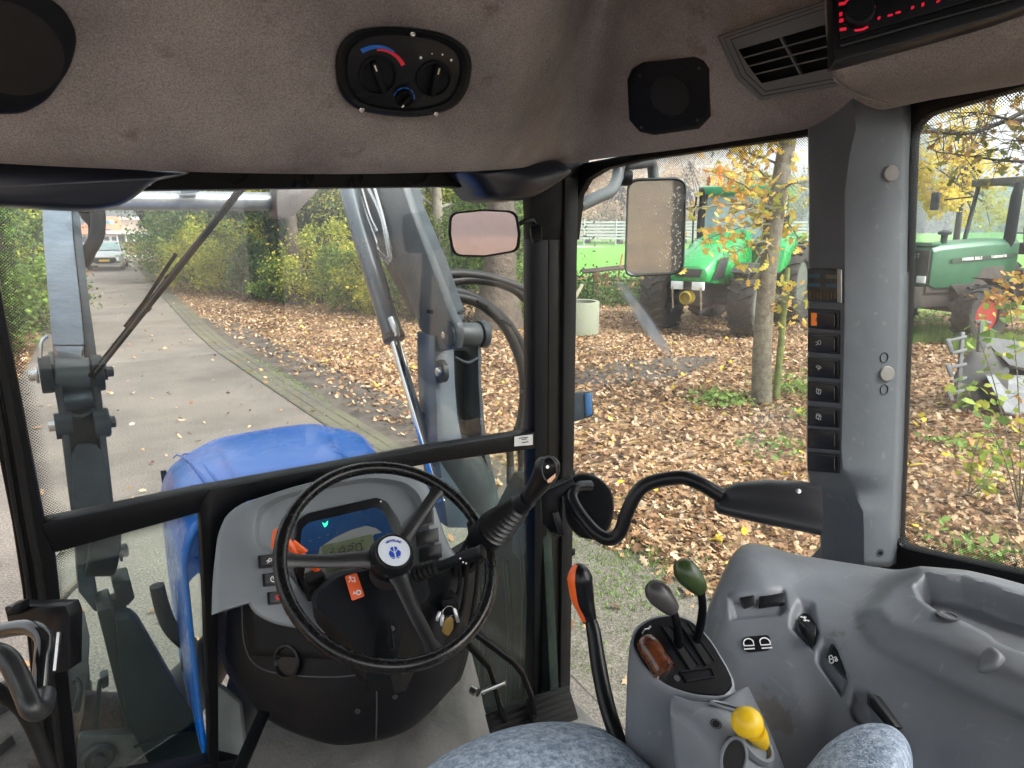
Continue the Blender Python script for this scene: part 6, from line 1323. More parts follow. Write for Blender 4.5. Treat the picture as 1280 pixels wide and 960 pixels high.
def clumps(C_, R_, n, k, spread=.22):
    "n leaves gathered in k clumps inside ellipsoid C_ (centre) R_ (radii)"
    d = RNG.normal(size=(k, 3)); d /= np.linalg.norm(d, axis=1)[:, None]; q = RNG.uniform(.25, 1, k)**.5
    cc_ = np.array(C_)+d*q[:, None]*np.array(R_); i = RNG.integers(0, k, n)
    return cc_[i]+RNG.normal(size=(n, 3))*spread*min(R_)*RNG.uniform(.5, 1.3, k)[i][:, None], cc_
BARK = mat('bark_brown', (.085, .065, .048), .9, vs=4, var=.3, bump=1, bs=28, bump2=.8, bs2=7)
BARKG = mat('bark_grey_green', (.13, .13, .09), .9, vs=6, var=.25, bump=1, bs=40)
BARKD = mat('bark_dark', (.035, .03, .025), .95, vs=5, var=.3, bump=1, bs=20)
BARKP = mat('bark_pale', (.25, .22, .17), .85, vs=5, var=.25, bump=.8, bs=25)
def tree(name, label, base, trunk, r0, crowns, leaf, lsize, group=None, bark=BARK, shape=LEAF6, limbs=6, cat='tree', lspread=.22, kcl=40):
    "trunk: offsets from base; crowns: [(centre offset, radii, n leaves)]"
    b = V((base[0], base[1], 0)); t = thing(name, label, cat, tuple(b), group)
    T_ = [b+V(p) for p in trunk]; k = len(T_)
    mb = MB().tube(T_, [r0*(1.25 if i == 0 else 1)*(1-.6*i/(k-1)) for i in range(k)], 14, sm=4)
    o = mb.build('trunk', bark, t, ang=80)
    Ps = []; lm = MB(); rnd = random.Random(int(base[0]*100+base[1]*10))
    for c, R_, n in crowns:
        cw = [b.x+c[0], b.y+c[1], c[2]]; p, cc_ = clumps(cw, R_, n, kcl, lspread); Ps.append(p)
        for q in cc_[:limbs]:
            a = T_[min(k-1, max(1, int(k*.5)+rnd.randrange(2)))] if k > 2 else T_[-1]; q = V(q); m_ = a.lerp(q, .5)+V((rnd.uniform(-.1, .1), rnd.uniform(-.1, .1), rnd.uniform(-.05, .2)))
            lm.tube([a, m_, q], [r0*.3, r0*.2, r0*.07], 6, sm=3)
    if limbs: lm.build('limbs', bark, t, ang=80)
    if Ps:
        vv, ff = leaf_cloud(np.concatenate(Ps), lsize, 0, shape); npmesh('crown', vv, ff, leaf, t, loc=tuple(b+V((0, 0, T_[-1].z*.8))))
    return t
GD = leafmat('leaf_dark_green', [(.015, .032, .01), (.04, .08, .02), (.08, .15, .035), (.18, .25, .06)], trans=.4)
GM = leafmat('leaf_mid_green', [(.03, .06, .012), (.09, .17, .025), (.19, .3, .05), (.4, .45, .08)], trans=.45)
GY = leafmat('leaf_yellow_green', [(.06, .10, .015), (.2, .27, .03), (.45, .46, .06), (.7, .58, .08)], trans=.45)
YE = leafmat('leaf_golden', [(.4, .28, .03), (.65, .45, .06), (.8, .6, .1), (.5, .46, .1)], trans=.5)
OR_ = leafmat('leaf_rust', [(.12, .05, .015), (.3, .13, .03), (.45, .24, .05), (.4, .32, .06), (.18, .2, .04)])
PK = leafmat('leaf_hazy_pink', [(.3, .2, .13), (.5, .32, .22), (.6, .45, .32), (.55, .48, .26)], trans=.5)  # autumn pink, paled in the colour for distance haze
BG = leafmat('leaf_hazy_blue', [(.09, .13, .11), (.17, .22, .18), (.27, .33, .27), (.4, .42, .28)], trans=.5)  # blue and pale cast of distance haze put into the leaf colour
HEDG = 'bushes along the right verge'
def bush(px, h, w, leaf, n, label, ls=.10, dz=.42, group=HEDG, depth=None, cat='bush'):
    c = G(*px) if not isinstance(px, V) else px
    t = thing('bush', label, cat, (c.x, c.y, 0), group)
    sm = MB(); rnd = random.Random(int(c.x*77+c.y*31))
    for k in range(7): 
        a = rnd.uniform(0, 6.28); e = V((cos(a)*w*.35, sin(a)*w*.35, h*rnd.uniform(.5, .85))); sm.tube([V((c.x, c.y, 0))+V((cos(a)*.08, sin(a)*.08, 0)), V((c.x, c.y, 0))+e*.5+V((0, 0, .1)), V((c.x, c.y, 0))+e], [.035, .025, .008], 6, sm=3)
    sm.build('stems', BARKD, t)
    p1, _ = clumps([c.x, c.y, h*.5], [w*.5, w*.5, h*.48], int(n*.75), 46, .17); p2, _ = clumps([c.x+w*.12, c.y-w*.1, h*.25], [w*.55, w*.5, h*.25], int(n*.25), 20, .2)
    p = np.concatenate([p1, p2]); p[:, 2] = np.abs(p[:, 2]); vv, ff = leaf_cloud(p, ls, .15); npmesh('foliage', vv, ff, leaf, t, loc=(c.x, c.y, h/2)); return t
# verge bushes, far to near
bush((215, 352), 3.2, 3.2, GM, 5000, 'mid-green bush beside the leaning dark trunk at the far end of the verge', .14)
bush((252, 362), 2.3, 3.0, GY, 6000, 'yellow-green bush next right of the leaning dark trunk', .12)
bush((285, 366), 2.9, 3.2, GY, 8000, 'bright yellow-green rounded bush behind the wiper', .11)
bush((322, 372), 2.0, 2.2, GD, 6500, 'low dark green bush left of the brown trunk', .11)
bush((350, 378), 1.3, 1.8, GM, 4500, 'lowest bush at the foot of the brown trunk', .10)
bush((400, 380), 2.7, 2.6, GY, 9000, 'yellow-speckled bush right of the brown trunk', .09)
bush((445, 388), 1.9, 2.2, GM, 7000, 'green bush behind the lift cylinder', .09)
bush((480, 392), 2.5, 2.4, GY, 8000, 'yellow-green bush between the two parts of the right loader arm', .09)
bush((530, 398), 2.2, 2.2, GD, 7500, 'dark green bush behind the right loader arm', .09)
bush((640, 402), 2.2, 2.0, GM, 7000, 'ivy-green bush at the foot of the thick trunk', .08)
bush((575, 372), 3.2, 2.6, GM, 7500, 'tall green bush left of the thick trunk under the cab mirror', .09)
bush((20, 415), 3.4, 2.6, GD, 9000, 'dark green bush on the left bank beside the left pillar', .10, group='bushes on the left bank')
bush((8, 380), 4.0, 2.6, GY, 9000, 'tall yellow-green bush on the left bank, farther one', .13, group='bushes on the left bank')
bush((-15, 440), 3.0, 2.4, GM, 6000, 'mid-green bush on the left bank half behind the left pillar', .09, group='bushes on the left bank')
# wood behind
WG = 'trees of the wood behind the verge bushes'
def at_(px, d): 
    p = D(px, 285, d); return (p.x, p.y)
tree('leaning_tree', 'dark leaning trunk with green crown where the road meets the street', at_(215, 37), [(0, 0, 0), (-.6, .2, 1.6), (-1.5, .3, 3.4), (-2.0, .3, 5.2)], .34, [((-.2, .5, 5.0), (3.2, 2, 2.2), 9000), ((3, 1, 5.5), (3, 2, 2.5), 7000), ((-2.6, .5, 4.2), (1.3, 1, .9), 2500)], GM, .16, WG, BARKD)
tree('wood_tree', 'green tree whose crown fills the gap above the far bushes', at_(290, 30), [(0, 0, 0), (.1, 0, 2), (.3, 0, 5), (.2, 0, 7)], .22, [((0, 0, 4.6), (3.0, 2, 2.2), 11000), ((1, 1, 7), (3, 2, 2), 5000)], GM, .15, WG, BARKD)
tree('wood_tree', 'brown ivy-edged trunk right of the wiper top', at_(368, 21), [(0, 0, 0), (-.05, 0, 1.5), (-.1, 0, 3.2), (-.2, 0, 6)], .24, [((.5, 1.2, 4.4), (2.2, 1.4, 1.5), 8000)], GY, .11, WG, BARK)
tree('wood_tree', 'slim trunk behind the yellow-speckled bush', at_(415, 25), [(0, 0, 0), (0, 0, 3), (.1, 0, 7)], .16, [((.5, .8, 5), (2.4, 1.6, 2), 8000)], GD, .13, WG, BARKD)
tree('wood_tree', 'dark trunk seen through the loader pipes', at_(462, 22), [(0, 0, 0), (0, 0, 3), (.1, 0, 7)], .14, [((.3, .6, 4.4), (2, 1.5, 1.9), 8000)], GM, .11, WG, BARKD)
tree('wood_tree', 'pale straight trunk between the right loader arm and the cab mirror', at_(547, 24), [(0, 0, 0), (0, 0, 3), (0, 0, 7)], .25, [((.4, 1.6, 4.6), (2.4, 1.3, 2.2), 8000)], GY, .12, WG, BARKP)
tree('thick_tree', 'thick brown trunk behind the cab mirror, ivy on its right side', at_(622, 16.2), [(0, 0, 0), (.05, 0, 1.2), (.1, 0, 3), (.1, 0, 6)], .52, [((1.0, .5, 1.9), (.5, .4, 1.6), 5000), ((.5, 1.6, 5.2), (2.6, 1.4, 1.6), 7000)], GM, .085, WG, BARK, limbs=3)
tree('wood_tree', 'dark green tree filling the gap right of the thick trunk', at_(645, 22), [(0, 0, 0), (0, 0, 3), (.1, 0, 6)], .15, [((-.3, 0, 3.4), (.9, 1.2, 2.6), 9000)], GD, .11, WG, BARKD)
tree('wood_tree', 'green tree above the left loader bracket', at_(330, 27), [(0, 0, 0), (0, 0, 3), (.1, 0, 6)], .17, [((.3, 0, 3.6), (2.2, 1.6, 2.2), 9000)], GD, .13, WG, BARKD)
tree('bank_tree', 'dark green tree on the left bank rising behind the left loader arm', at_(15, 28), [(0, 0, 0), (0, 0, 3), (.1, 0, 6)], .2, [((0, 0, 4.2), (2.2, 2, 3), 11000)], GY, .15, 'trees on the left bank', BARKD)
tree('bank_tree', 'green tree on the left bank at the far bend', at_(40, 42), [(0, 0, 0), (0, 0, 3), (.1, 0, 6)], .2, [((-.4, 0, 3.6), (1.9, 2, 2.8), 9000)], GM, .18, 'trees on the left bank', BARKD)
# deep wood, one mass
Pm = []
for px in range(225, 670, 14):
    d = 33+6*sin(px*.05)+ (8 if px < 300 else 0); c = at_(px, d); p, _ = clumps([c[0], c[1], 3.4 if px > 260 else 1.6], [2.4 if px > 260 else 1.4, 2.4, 3.6 if px > 260 else 2], 2600, 18, .3); Pm.append(p)
for px in range(-120, 45, 16): c = at_(px, 48); p, _ = clumps([c[0], c[1], 3.0], [2.4, 2.4, 3.4], 2000, 18, .3); Pm.append(p)
p = np.concatenate(Pm); p[:, 2] = np.abs(p[:, 2]); vv, ff = leaf_cloud(p, .22); tag(npmesh('wood_undergrowth', vv, ff, GD), kind='stuff')
# far trees beyond the field
FG = 'hazy trees beyond the field'
far = [(700, 70, 8, PK, 'pinkish autumn tree'), (735, 82, 10, PK, 'tall rust-pink tree'), (775, 76, 8.5, PK, 'pink-brown tree'), (815, 84, 10, PK, 'rusty tree'), (855, 78, 10.5, PK, 'large reddish tree'), (905, 85, 10, YE, 'golden tree'), (950, 80, 9, GY, 'yellow-green tree'), (1000, 85, 9, BG, 'bluish tree'), (1060, 80, 11, BG, 'dark bluish tree'), (1120, 75, 12, BG, 'grey-green tree'), (1152, 82, 13, BG, 'tall greyish tree'), (1183, 78, 7.5, BG, 'blue-green tree'), (1215, 86, 6, PK, 'brownish tree'), (1250, 90, 6, BG, 'low bluish tree'), (1290, 80, 6, YE, 'golden tree'), (1330, 86, 7, BG, 'pale green tree')]
where = ['seen past the right front pillar', 'left of the outside mirror', 'behind the outside mirror', 'behind the outside mirror arm', 'over the green bonnet', 'above the big green tractor', 'left of the sapling trunk', 'right of the sapling trunk', 'hidden behind the switch pillar', 'at the left edge of the rear side window', 'rising left of the golden maple', 'left of the old tractor exhaust', 'behind the old tractor bonnet', 'behind the old tractor cab', 'at the right edge of the rear side window', 'outside the right edge']
for (px, d, h, lm, lb), wh in zip(far, where):
    K = 2.4 if px > 1040 else 1.35; d *= K; h *= K
    c = at_(px, d); tree('far_tree', f'{lb} far beyond the field, {wh}', c, [(0, 0, 0), (0, 0, h*.3), (.2*K, 0, h*.6), (.3*K, 0, h*.85)], .32*K, [((0, 0, h*.55), (3.6*K, 3.6*K, h*.42), 3600), ((1, 0, h*.3), (3.6*K, 3*K, h*.25), 700)], lm, .30*K, FG, BARKD, limbs=14, kcl=34, lspread=.2)
# golden tree near the old tractor and the oak whose branches hang in from the right
tree('golden_tree', 'bright golden-yellow maple behind the old green tractor', at_(1196, 31), [(0, 0, 0), (.1, 0, 2), (0, 0, 4), (.1, 0, 5.5)], .17, [((-.6, .5, 5.2), (1.6, 1.4, 1.7), 1500), ((1.2, 0, 4.6), (1.5, 1.2, 1.2), 700), ((-1.3, .3, 3.6), (1.0, 1, .7), 800), ((2.5, 0, 3.0), (1.4, 1, .9), 500), ((-.4, 0, 7.2), (1.4, 1, 1.0), 300)], YE, .19, None, BARKD, limbs=10, kcl=26)
ok = G(1420, 560)
def hang(name, label, base, tips, leaf, n, ls, r0=.16, spread=.13, grp=None, shape=OAK, trunk=None, bark=BARKD):
    b = V((base[0], base[1], 0)); t = thing(name, label, 'tree', tuple(b), grp)
    T_ = [b+V(p) for p in (trunk or [(0, 0, 0), (0, .1, 1.5), (-.1, .1, 3), (-.1, .1, 4.6)])]
    MB().tube(T_, [r0*1.2, r0, r0*.85, r0*.6], 14, sm=4).build('trunk', bark, t, ang=80)
    lm = MB(); Ps = []; rnd = random.Random(5)
    for a, mid, tip in tips:
        a = V(a); mid = V(mid); tip = V(tip); lm.tube([a, mid, tip], [.03, .018, .006], 7, sm=6); C_ = cr([a, mid, tip], 12)
        for q in C_[6:]:
            for j in range(3):
                e = q+V((rnd.gauss(0, 1), rnd.gauss(0, 1), rnd.gauss(0, .7)))*.2; lm.tube([q, e], [.005, .002], 4); Ps.append(np.array(e)+RNG.normal(size=(max(1, n//(len(C_)*3)), 3))*spread)
    lm.build('limbs', bark, t, ang=80); vv, ff = leaf_cloud(np.concatenate(Ps), ls, .2, shape); npmesh('crown', vv, ff, leaf, t, loc=tuple(T_[-1])); return t
OAKM = leafmat('oak_autumn', [(.05, .08, .02), (.1, .13, .03), (.22, .2, .05), (.3, .17, .05), (.2, .09, .03)], trans=.3)
def B_(x, y, d): return tuple(D(x, y, d))
hang('oak_tree', 'oak branches with green and brown leaves hanging in over the old tractor', (ok.x, ok.y), [
 (B_(1400, 120, 8), B_(1300, 150, 7.6), B_(1215, 140, 7.2)), (B_(1400, 150, 8), B_(1300, 200, 7.8), B_(1170, 190, 7.4)), 
 (B_(1400, 100, 8), B_(1320, 100, 7.6), B_(1240, 120, 7.0)), (B_(1390, 190, 8), B_(1320, 180, 7.7), B_(1265, 175, 7.5)), (B_(1300, 130, 7.6), B_(1220, 165, 7.4), B_(1160, 165, 7.4))], OAKM, 95, .11, .2)
# sapling beside the big green tractor
sb_ = G(952, 503)
tr_ = [V((0, 0, 0)), D(955, 400, 7.5), D(966, 290, 7.55), D(984, 165, 7.6), D(992, 100, 7.6)]
dd = (sb_-EYE).dot(FW)
tr_ = [sb_]+[D(x, y, dd+.02*i) for i, (x, y) in enumerate(((953, 430), (960, 340), (972, 250), (986, 165), (996, 90)))]
sp_ = thing('sapling_oak', 'young oak with mottled trunk and yellow-orange leaves in front of the big green tractor', 'tree', tuple(sb_))
MB().tube(tr_, [.14, .125, .12, .12, .115, .105], 16, sm=5).build('trunk', mat('bark_mottled', (.12, .095, .07), .9, vs=14, var=.25, col2=(.18, .17, .12), split=.55, bump=1, bs=45), sp_, ang=80)
lm = MB(); Ps = []; rnd = random.Random(9)
for x0, y0, x1, y1, dz, n in ((970, 260, 890, 215, -.5, 150), (968, 280, 880, 300, -.7, 120), (975, 240, 915, 190, .3, 130), (972, 265, 925, 262, -.4, 140), (965, 300, 905, 325, -.3, 60), (970, 270, 1000, 300, .2, 90), (975, 240, 1003, 230, -.4, 70), (985, 190, 940, 175, 0, 80), (970, 260, 860, 262, -.9, 60), (985, 210, 890, 185, .5, 60), (966, 300, 935, 345, -.5, 40), (958, 372, 1000, 392, .2, 46), (960, 380, 985, 372, .1, 30)):
    a, b = D(x0, y0, dd), D(x1, y1, dd+dz); lm.tube([a, a.lerp(b, .5)+V((0, 0, .06)), b], [.02, .012, .004], 7, sm=5); C_ = cr([a, a.lerp(b, .5)+V((0, 0, .06)), b], 8)
    for q in C_[3:]:
        for j in range(2):
            e = q+V((rnd.gauss(0, 1), rnd.gauss(0, 1), rnd.gauss(0, .8)))*.13; lm.tube([q, e], [.004, .002], 4); Ps.append(np.array(e)+RNG.normal(size=(max(1, int(n/38)), 3))*.08)
lm.build('limbs', BARKG, sp_, ang=80); vv, ff = leaf_cloud(np.concatenate(Ps), .12, .1, OAK)
npmesh('crown', vv, ff, leafmat('sapling_leaf', [(.12, .16, .03), (.35, .34, .05), (.6, .46, .08), (.6, .36, .08), (.35, .15, .05)], trans=.4), sp_, loc=tuple(tr_[3]))
s2 = G(970, 497); t = thing('mossy_stem', 'thin green mossy stem leaning beside the oak sapling', 'tree', tuple(s2)); d2 = (s2-EYE).dot(FW)
MB().tube([s2, D(976, 430, d2), D(983, 350, d2), D(985, 335, d2)], [.05, .046, .04, .03], 12, sm=5).build('trunk', mat('moss_bark', (.12, .15, .04), .9, vs=12, var=.3, bump=1, bs=45), t, ang=80)
MB().tube([D(981, 380, d2), D(992, 372, d2), D(1004, 378, d2)], [.014, .010, .006], 8, sm=4).build('side_twig', BARKG, t)
# shrub in front of the rear side window
def twig_shrub(label, base, stems, n, ls, leaf):
    t = thing('leafy_shrub', label, 'shrub', tuple(base), 'thin shrubs outside the rear side window'); lm = MB(); Ps = []; rnd = random.Random(int(base.x*50))
    for st in stems:
        P_ = [base]+[D(*p) for p in st]; lm.tube(P_, [.007]+[.004]*(len(P_)-1), 6, sm=5)
        for q in cr(P_, 8)[6:]:
            for j in range(2):
                e = q+V((rnd.gauss(0, 1), rnd.gauss(0, 1), rnd.gauss(0, .6)))*.07; lm.tube([q, e], [.0022, .0012], 4); Ps.append(np.array(e)+RNG.normal(size=(n, 3))*.03)
    lm.build('stems', BARKG, t); vv, ff = leaf_cloud(np.concatenate(Ps), ls, .3, LEAF6); npmesh('foliage', vv, ff, leaf, t, loc=tuple(base))
SHL = leafmat('shrub_leaf', [(.06, .12, .02), (.13, .22, .04), (.24, .34, .06), (.42, .42, .06), (.4, .18, .05)], trans=.35)
b1 = G(1275, 640); twig_shrub('nearer thin shrub with lime leaves in front of the steel bucket, right of frame', b1, [[(1262, 560, 5.6), (1240, 470, 5.6), (1215, 400, 5.6)], [(1275, 540, 5.5), (1270, 450, 5.5), (1262, 380, 5.5)], [(1250, 560, 5.4), (1215, 500, 5.4), (1205, 480, 5.4)], [(1285, 560, 5.3), (1300, 470, 5.3)]], 1, .085, SHL)
b2 = G(1210, 620); twig_shrub('low thin shrub rising from the leaves below the steel bucket', b2, [[(1215, 580, 6.2), (1225, 545, 6.2)], [(1235, 590, 6.1), (1250, 560, 6.1)], [(1228, 610, 6.0), (1245, 600, 6.0)]], 1, .085, SHL)
b3 = G(1262, 400); twig_shrub('taller shrub with orange tips in front of the old tractor wheel', b3, [[(1268, 380, 11), (1262, 345, 11), (1240, 378, 11)], [(1275, 380, 11), (1282, 340, 11)], [(1255, 390, 11), (1250, 370, 11), (1235, 375, 11)]], 1, .12, OR_)
# ================================================================ CAR, HOUSES, TRACTORS AND OTHER THINGS OUTSIDE
class TF:
    "local frame: x forward, y left, z up"
    def __init__(s, o, h, sc=1):
        h = V((h[0], h[1], 0)).normalized(); l = V((-h.y, h.x, 0)); s.M = Matrix(((h.x*sc, l.x*sc, 0, o[0]), (h.y*sc, l.y*sc, 0, o[1]), (0, 0, sc, o[2] if len(o) > 2 else 0), (0, 0, 0, 1)))
    def b(s, mb, name, m, par, bevel=0, **k): mb.bm.transform(s.M); return mb.build(name, m, par, bevel, **k)
TYRE = mat('tyre_rubber', (.025, .024, .022), .85, vs=14, var=.3, bump=.4, bs=60, col2=(.05, .045, .038), split=.6)
def wheel(T, par, x, y, r, w_, rimm, lugs=0, nm='wheel'):
    rm = T.b(MB().lathe((x, y-w_*.30, r), (0, 1, 0), [(r*.56, 0), (r*.54, w_*.05), (r*.50, w_*.1), (r*.42, w_*.22), (r*.2, w_*.28), (r*.16, w_*.1), (0, w_*.1)] if y < 0 else [(0, w_*.5), (r*.16, w_*.5), (r*.2, w_*.32), (r*.42, w_*.38), (r*.5, w_*.5), (r*.54, w_*.55), (r*.56, w_*.6)], 28), nm, rimm, par)
    T.b(MB().lathe((x, y-w_/2, r), (0, 1, 0), [(r*.55, w_*.12), (r*.8, 0), (r*.9, w_*.03), (r*.965, w_*.12), (r*.965, w_*.88), (r*.9, w_*.97), (r*.8, w_), (r*.55, w_*.88), (r*.5, w_*.5)], 40, False), 'tyre', TYRE, rm, ang=60)
    for k in range(lugs):
        for s in (-1, 1):
            a = 2*pi*(k+(.5 if s > 0 else 0))/lugs; da = 2.6/lugs
            e = lambda t, q: V((x+cos(t)*r*q, 0, r+sin(t)*r*q))
            p0 = e(a, .985)+V((0, y+s*.01, 0)); p1 = e(a+da*1.0, .98)+V((0, y+s*w_*.3, 0)); p2 = e(a+da*1.5, .93)+V((0, y+s*w_*.5, 0))
            T.b(MB().bar([p0, p1, p2], w_*.11, r*.07, V((cos(a+da), 0, sin(a+da)))), 'lug', TYRE, rm)
    return rm
GLV = mat('vehicle_glass', (.03, .045, .05), .08, spec=.9)
# ---- oncoming car
pc = G(132, 338); T = TF((pc.x, pc.y, 0), (-.165, -1))
car = thing('parked_car', 'pale silver crossover car facing the camera far down the road', 'car', tuple(pc))
SIL = mat('car_pearl', (.55, .58, .58), .22, .3, var=.03, coat=.6)
secs = []
for x, zb, zt, w_ in ((0, .35, .62, .78), (-.05, .28, .80, .88), (-.3, .26, .95, .92), (-1.1, .26, 1.04, .93), (-1.7, .26, 1.08, .93), (-3.9, .28, 1.10, .92), (-4.25, .35, 1.0, .85), (-4.3, .5, .9, .8)):
    secs.append([V((x, -w_+.06, zb)), V((x, -w_, zb+.12)), V((x, -w_, zt-.22)), V((x, -w_+.10, zt-.03)), V((x, -w_*.5, zt+.02)), V((x, w_*.5, zt+.02)), V((x, w_-.10, zt-.03)), V((x, w_, zt-.22)), V((x, w_, zb+.12)), V((x, w_-.06, zb))])
T.b(MB().loft(secs), 'body', SIL, car, .02, ang=40)
T.b(MB().loft([[V((x, a*w_, z)) for a in (-1, 1)]+[V((x2, a*w2, z2)) for a, w2, x2, z2 in ((1, w3, x3, z3), (-1, w3, x3, z3))] for x, w_, z, x3, w3, z3 in ((-1.15, .80, 1.04, -4.0, .78, 1.08), (-1.95, .66, 1.56, -3.7, .62, 1.52))]), 'cabin', SIL, car, .03)
T.b(MB().prism([V((-1.17, -.74, 1.09)), V((-1.17, .74, 1.09)), V((-1.86, .62, 1.52)), V((-1.86, -.62, 1.52))], (.03, 0, .02)), 'windscreen', mat('car_screen', (.25, .36, .36), .06, spec=1), car)
for s in (-1, 1):
    T.b(MB().prism([V((-1.45, s*.80, 1.12)), V((-3.6, s*.80, 1.14)), V((-3.4, s*.70, 1.47)), V((-2.0, s*.72, 1.48))], (0, s*.02, 0)), 'side_window', GLV, car)
    T.b(MB().prism([V((.0, s*.52, .70)), V((-.10, s*.88, .80)), V((-.10, s*.88, .90)), V((-.02, s*.52, .78))], (.03, 0, 0)), 'headlight', mat('headlight', (.7, .75, .75), .1), car, .005)
    T.b(MB().obb((-.02, s*.70, .45), (.03, 0, 0), (0, .10, 0), (0, 0, .05)), 'fog_lamp', BLKS, car, .01)
    T.b(MB().ell((-1.35, s*1.0, 1.12), (.06, 0, 0), (0, .10, 0), (0, 0, .07)), 'door_mirror', BLKS, car)
    for x in (-.75, -3.45): wheel(T, car, x, s*.82, .34, .22, mat('alloy', (.3, .3, .3), .3, .6))
T.b(MB().prism([V((.01, -.55, .72)), V((.01, .55, .72)), V((.01, .62, .50)), V((.01, .4, .38)), V((.01, -.4, .38)), V((.01, -.62, .50))], (.03, 0, 0)), 'grille', BLKS, car, .01)
T.b(MB().prism([V((.03, -.85, .34)), V((.03, .85, .34)), V((.03, .7, .28)), V((.03, -.7, .28))], (.03, 0, 0)), 'bumper_trim', mat('alloy', (0, 0, 0)), car)
pt = T.b(MB().obb((.05, 0, .55), (.006, 0, 0), (0, .26, 0), (0, 0, .055)), 'number_plate', mat('plate_yellow', (.75, .48, .02), .5), car)
T.b(MB().obb((-2.7, 0, 1.57), (.7, 0, 0), (0, .5, 0), (0, 0, .012)), 'roof_skin', SIL, car, .01)
# ---- houses at the end of the road
def hbox(px0, px1, d, z0, z1, dep, m, par, nm='wall'):
    a, b = D(px0, 285, d), D(px1, 285, d); u = (b-a); u.z = 0; a.z = z0; n = V((FW.x, FW.y, 0)).normalized()
    return MB().prism([a, a+u, a+u+V((0, 0, z1-z0)), a+V((0, 0, z1-z0))], n*dep).build(nm, m, par, .02, 1)
def hz(y, d): return EYE.z+(285-y)/FPX*d*1.0
WALLW = mat('white_render', (.7, .69, .66), .8); ROOFO = mat('orange_tiles', (.5, .18, .09), .8, vs=2, var=.1, bump=.8, bs=6); PKB = mat('pinkish_cladding', (.48, .36, .30), .8)
h1 = thing('house', 'house with orange tiled gable roof behind the hoses of the loader', 'house', tuple(D(140, 285, 92)))
d = 92; hbox(92, 150, d, 0, hz(292, d), 8, WALLW, h1)
a, b = D(88, 285, d), D(156, 285, d); zt, zb = hz(271, d), hz(293, d); n = V((FW.x, FW.y, 0)).normalized()
MB().prism([V((a.x, a.y, zb))-n*.4, V((b.x, b.y, zb))-n*.4, V((b.x-1.2, b.y+.6, zt))+n*3, V((a.x+1.2, a.y-.6, zt))+n*3], n*3+V((0, 0, -.1))).build('roof', ROOFO, h1, .03, 1)
hbox(132, 138, d-1.5, hz(281, d), hz(276, d), 1, mat('roof_window_blue', (.2, .35, .42), .2), h1, 'roof_window')
for x in (100, 112, 128, 138): hbox(x, x+6, d-.2, hz(303, d), hz(296, d), .15, GLV, h1, 'window')
hbox(124, 136, d-.6, hz(288, d), hz(286.5, d), .5, mat('awning_blue', (.05, .12, .3), .6), h1, 'awning')
h2 = thing('house', 'flat-roofed house with a white canopy and pinkish upper storey at the road end', 'house', tuple(D(180, 285, 84)))
d = 84; hbox(150, 205, d, 0, hz(293, d), 7, WALLW, h2); hbox(152, 182, d-.1, hz(291, d), hz(275, d), 6, PKB, h2, 'upper_storey'); hbox(150, 184, d-.5, hz(275, d), hz(272, d), 7, WALLW, h2, 'roof')
hbox(132, 186, d-3, hz(292.5, d), hz(289, d), 3.4, WALLW, h2, 'canopy'); hbox(184, 196, d-.8, hz(313, d), hz(296, d), 2, mat('dark_garage', (.05, .05, .055), .6), h2, 'garage_door')
for x in (144, 155, 165, 175): hbox(x, x+1.3, d-2.8, 0, hz(292.5, d), .12, WALLW, h2, 'canopy_post')
for x in (146, 157, 167, 176): hbox(x, x+6.5, d-.25, hz(306, d), hz(294, d), .2, GLV, h2, 'window')
hbox(170, 178, d-.3, hz(283, d), hz(280, d), .2, GLV, h2, 'window')
c = D(172, 285, 70); hg = thing('hedge', 'clipped orange and yellow-green hedge in front of the flat-roofed house', 'hedge', (c.x, c.y, 0))
for k, (x0, x1, y1, lm) in enumerate(((142, 166, 303, GY), (160, 180, 303, OR_), (176, 195, 308, OR_))):
    a, b = D(x0, 285, 70), D(x1, 285, 70); n = 2600; t = RNG.uniform(0, 1, n)[:, None]; p = np.array(a)*(1-t)+np.array(b)*t+RNG.normal(size=(n, 3))*.25; p[:, 2] = RNG.uniform(0, hz(y1, 70), n); vv, ff = leaf_cloud(p, .2); npmesh('foliage', vv, ff, lm, hg, loc=(c.x, c.y, 1))
# ---- long slatted fence beyond the grass
fc_ = thing('slatted_fence', 'long pale grey slatted fence along the far side of the grass', 'fence', tuple(D(780, 285, 92)))
FM = mat('fence_grey', (.36, .38, .38), .7)
a, b = D(690, 285, 92), D(1130, 285, 92)
for k in range(6): z = 1.0+k*.42; MB().obb((a+b)/2*1.0+V((0, 0, z-EYE.z)), (b-a)/2, V((0, 0, .13)), FW*.03).build('slat', FM, fc_)
for k in range(12): p = a.lerp(b, k/11); MB().box((p.x, p.y, 1.7), (.14, .14, 3.4)).build('post', FM, fc_)
# ---- concrete ring planter, bench and junk pile
pp = G(722, 416); d0 = (pp-EYE).dot(FW); pt_ = thing('concrete_planter', 'round mossy concrete ring beside the right front pillar', 'planter', tuple(pp))
CON = mat('mossy_concrete', (.26, .27, .22), .9, vs=5, var=.15, col2=(.2, .23, .14), split=.55, bump=.5, bs=30)
MB().lathe((pp.x, pp.y, 0), (0, 0, 1), [(.40, .5), (.40, .72), (.47, .73), (.48, .71), (.48, 0)], 36, False).build('ring', CON, pt_); MB().lathe((pp.x, pp.y, .6), (0, 0, 1), [(.4, 0), (0, .04)], 24, True).build('soil', DRT, pt_)
MB().bar([D(716, 378, d0-.1), D(728, 356, d0+.2)], .07, .07, RT).build('plank', mat('weathered_plank', (.2, .18, .12), .85), pt_, .006)
pb = G(765, 372); d1 = (pb-EYE).dot(FW); bn_ = thing('timber_bench', 'rough timber bench with orange-brown block legs beside the junk pile', 'bench', tuple(pb))
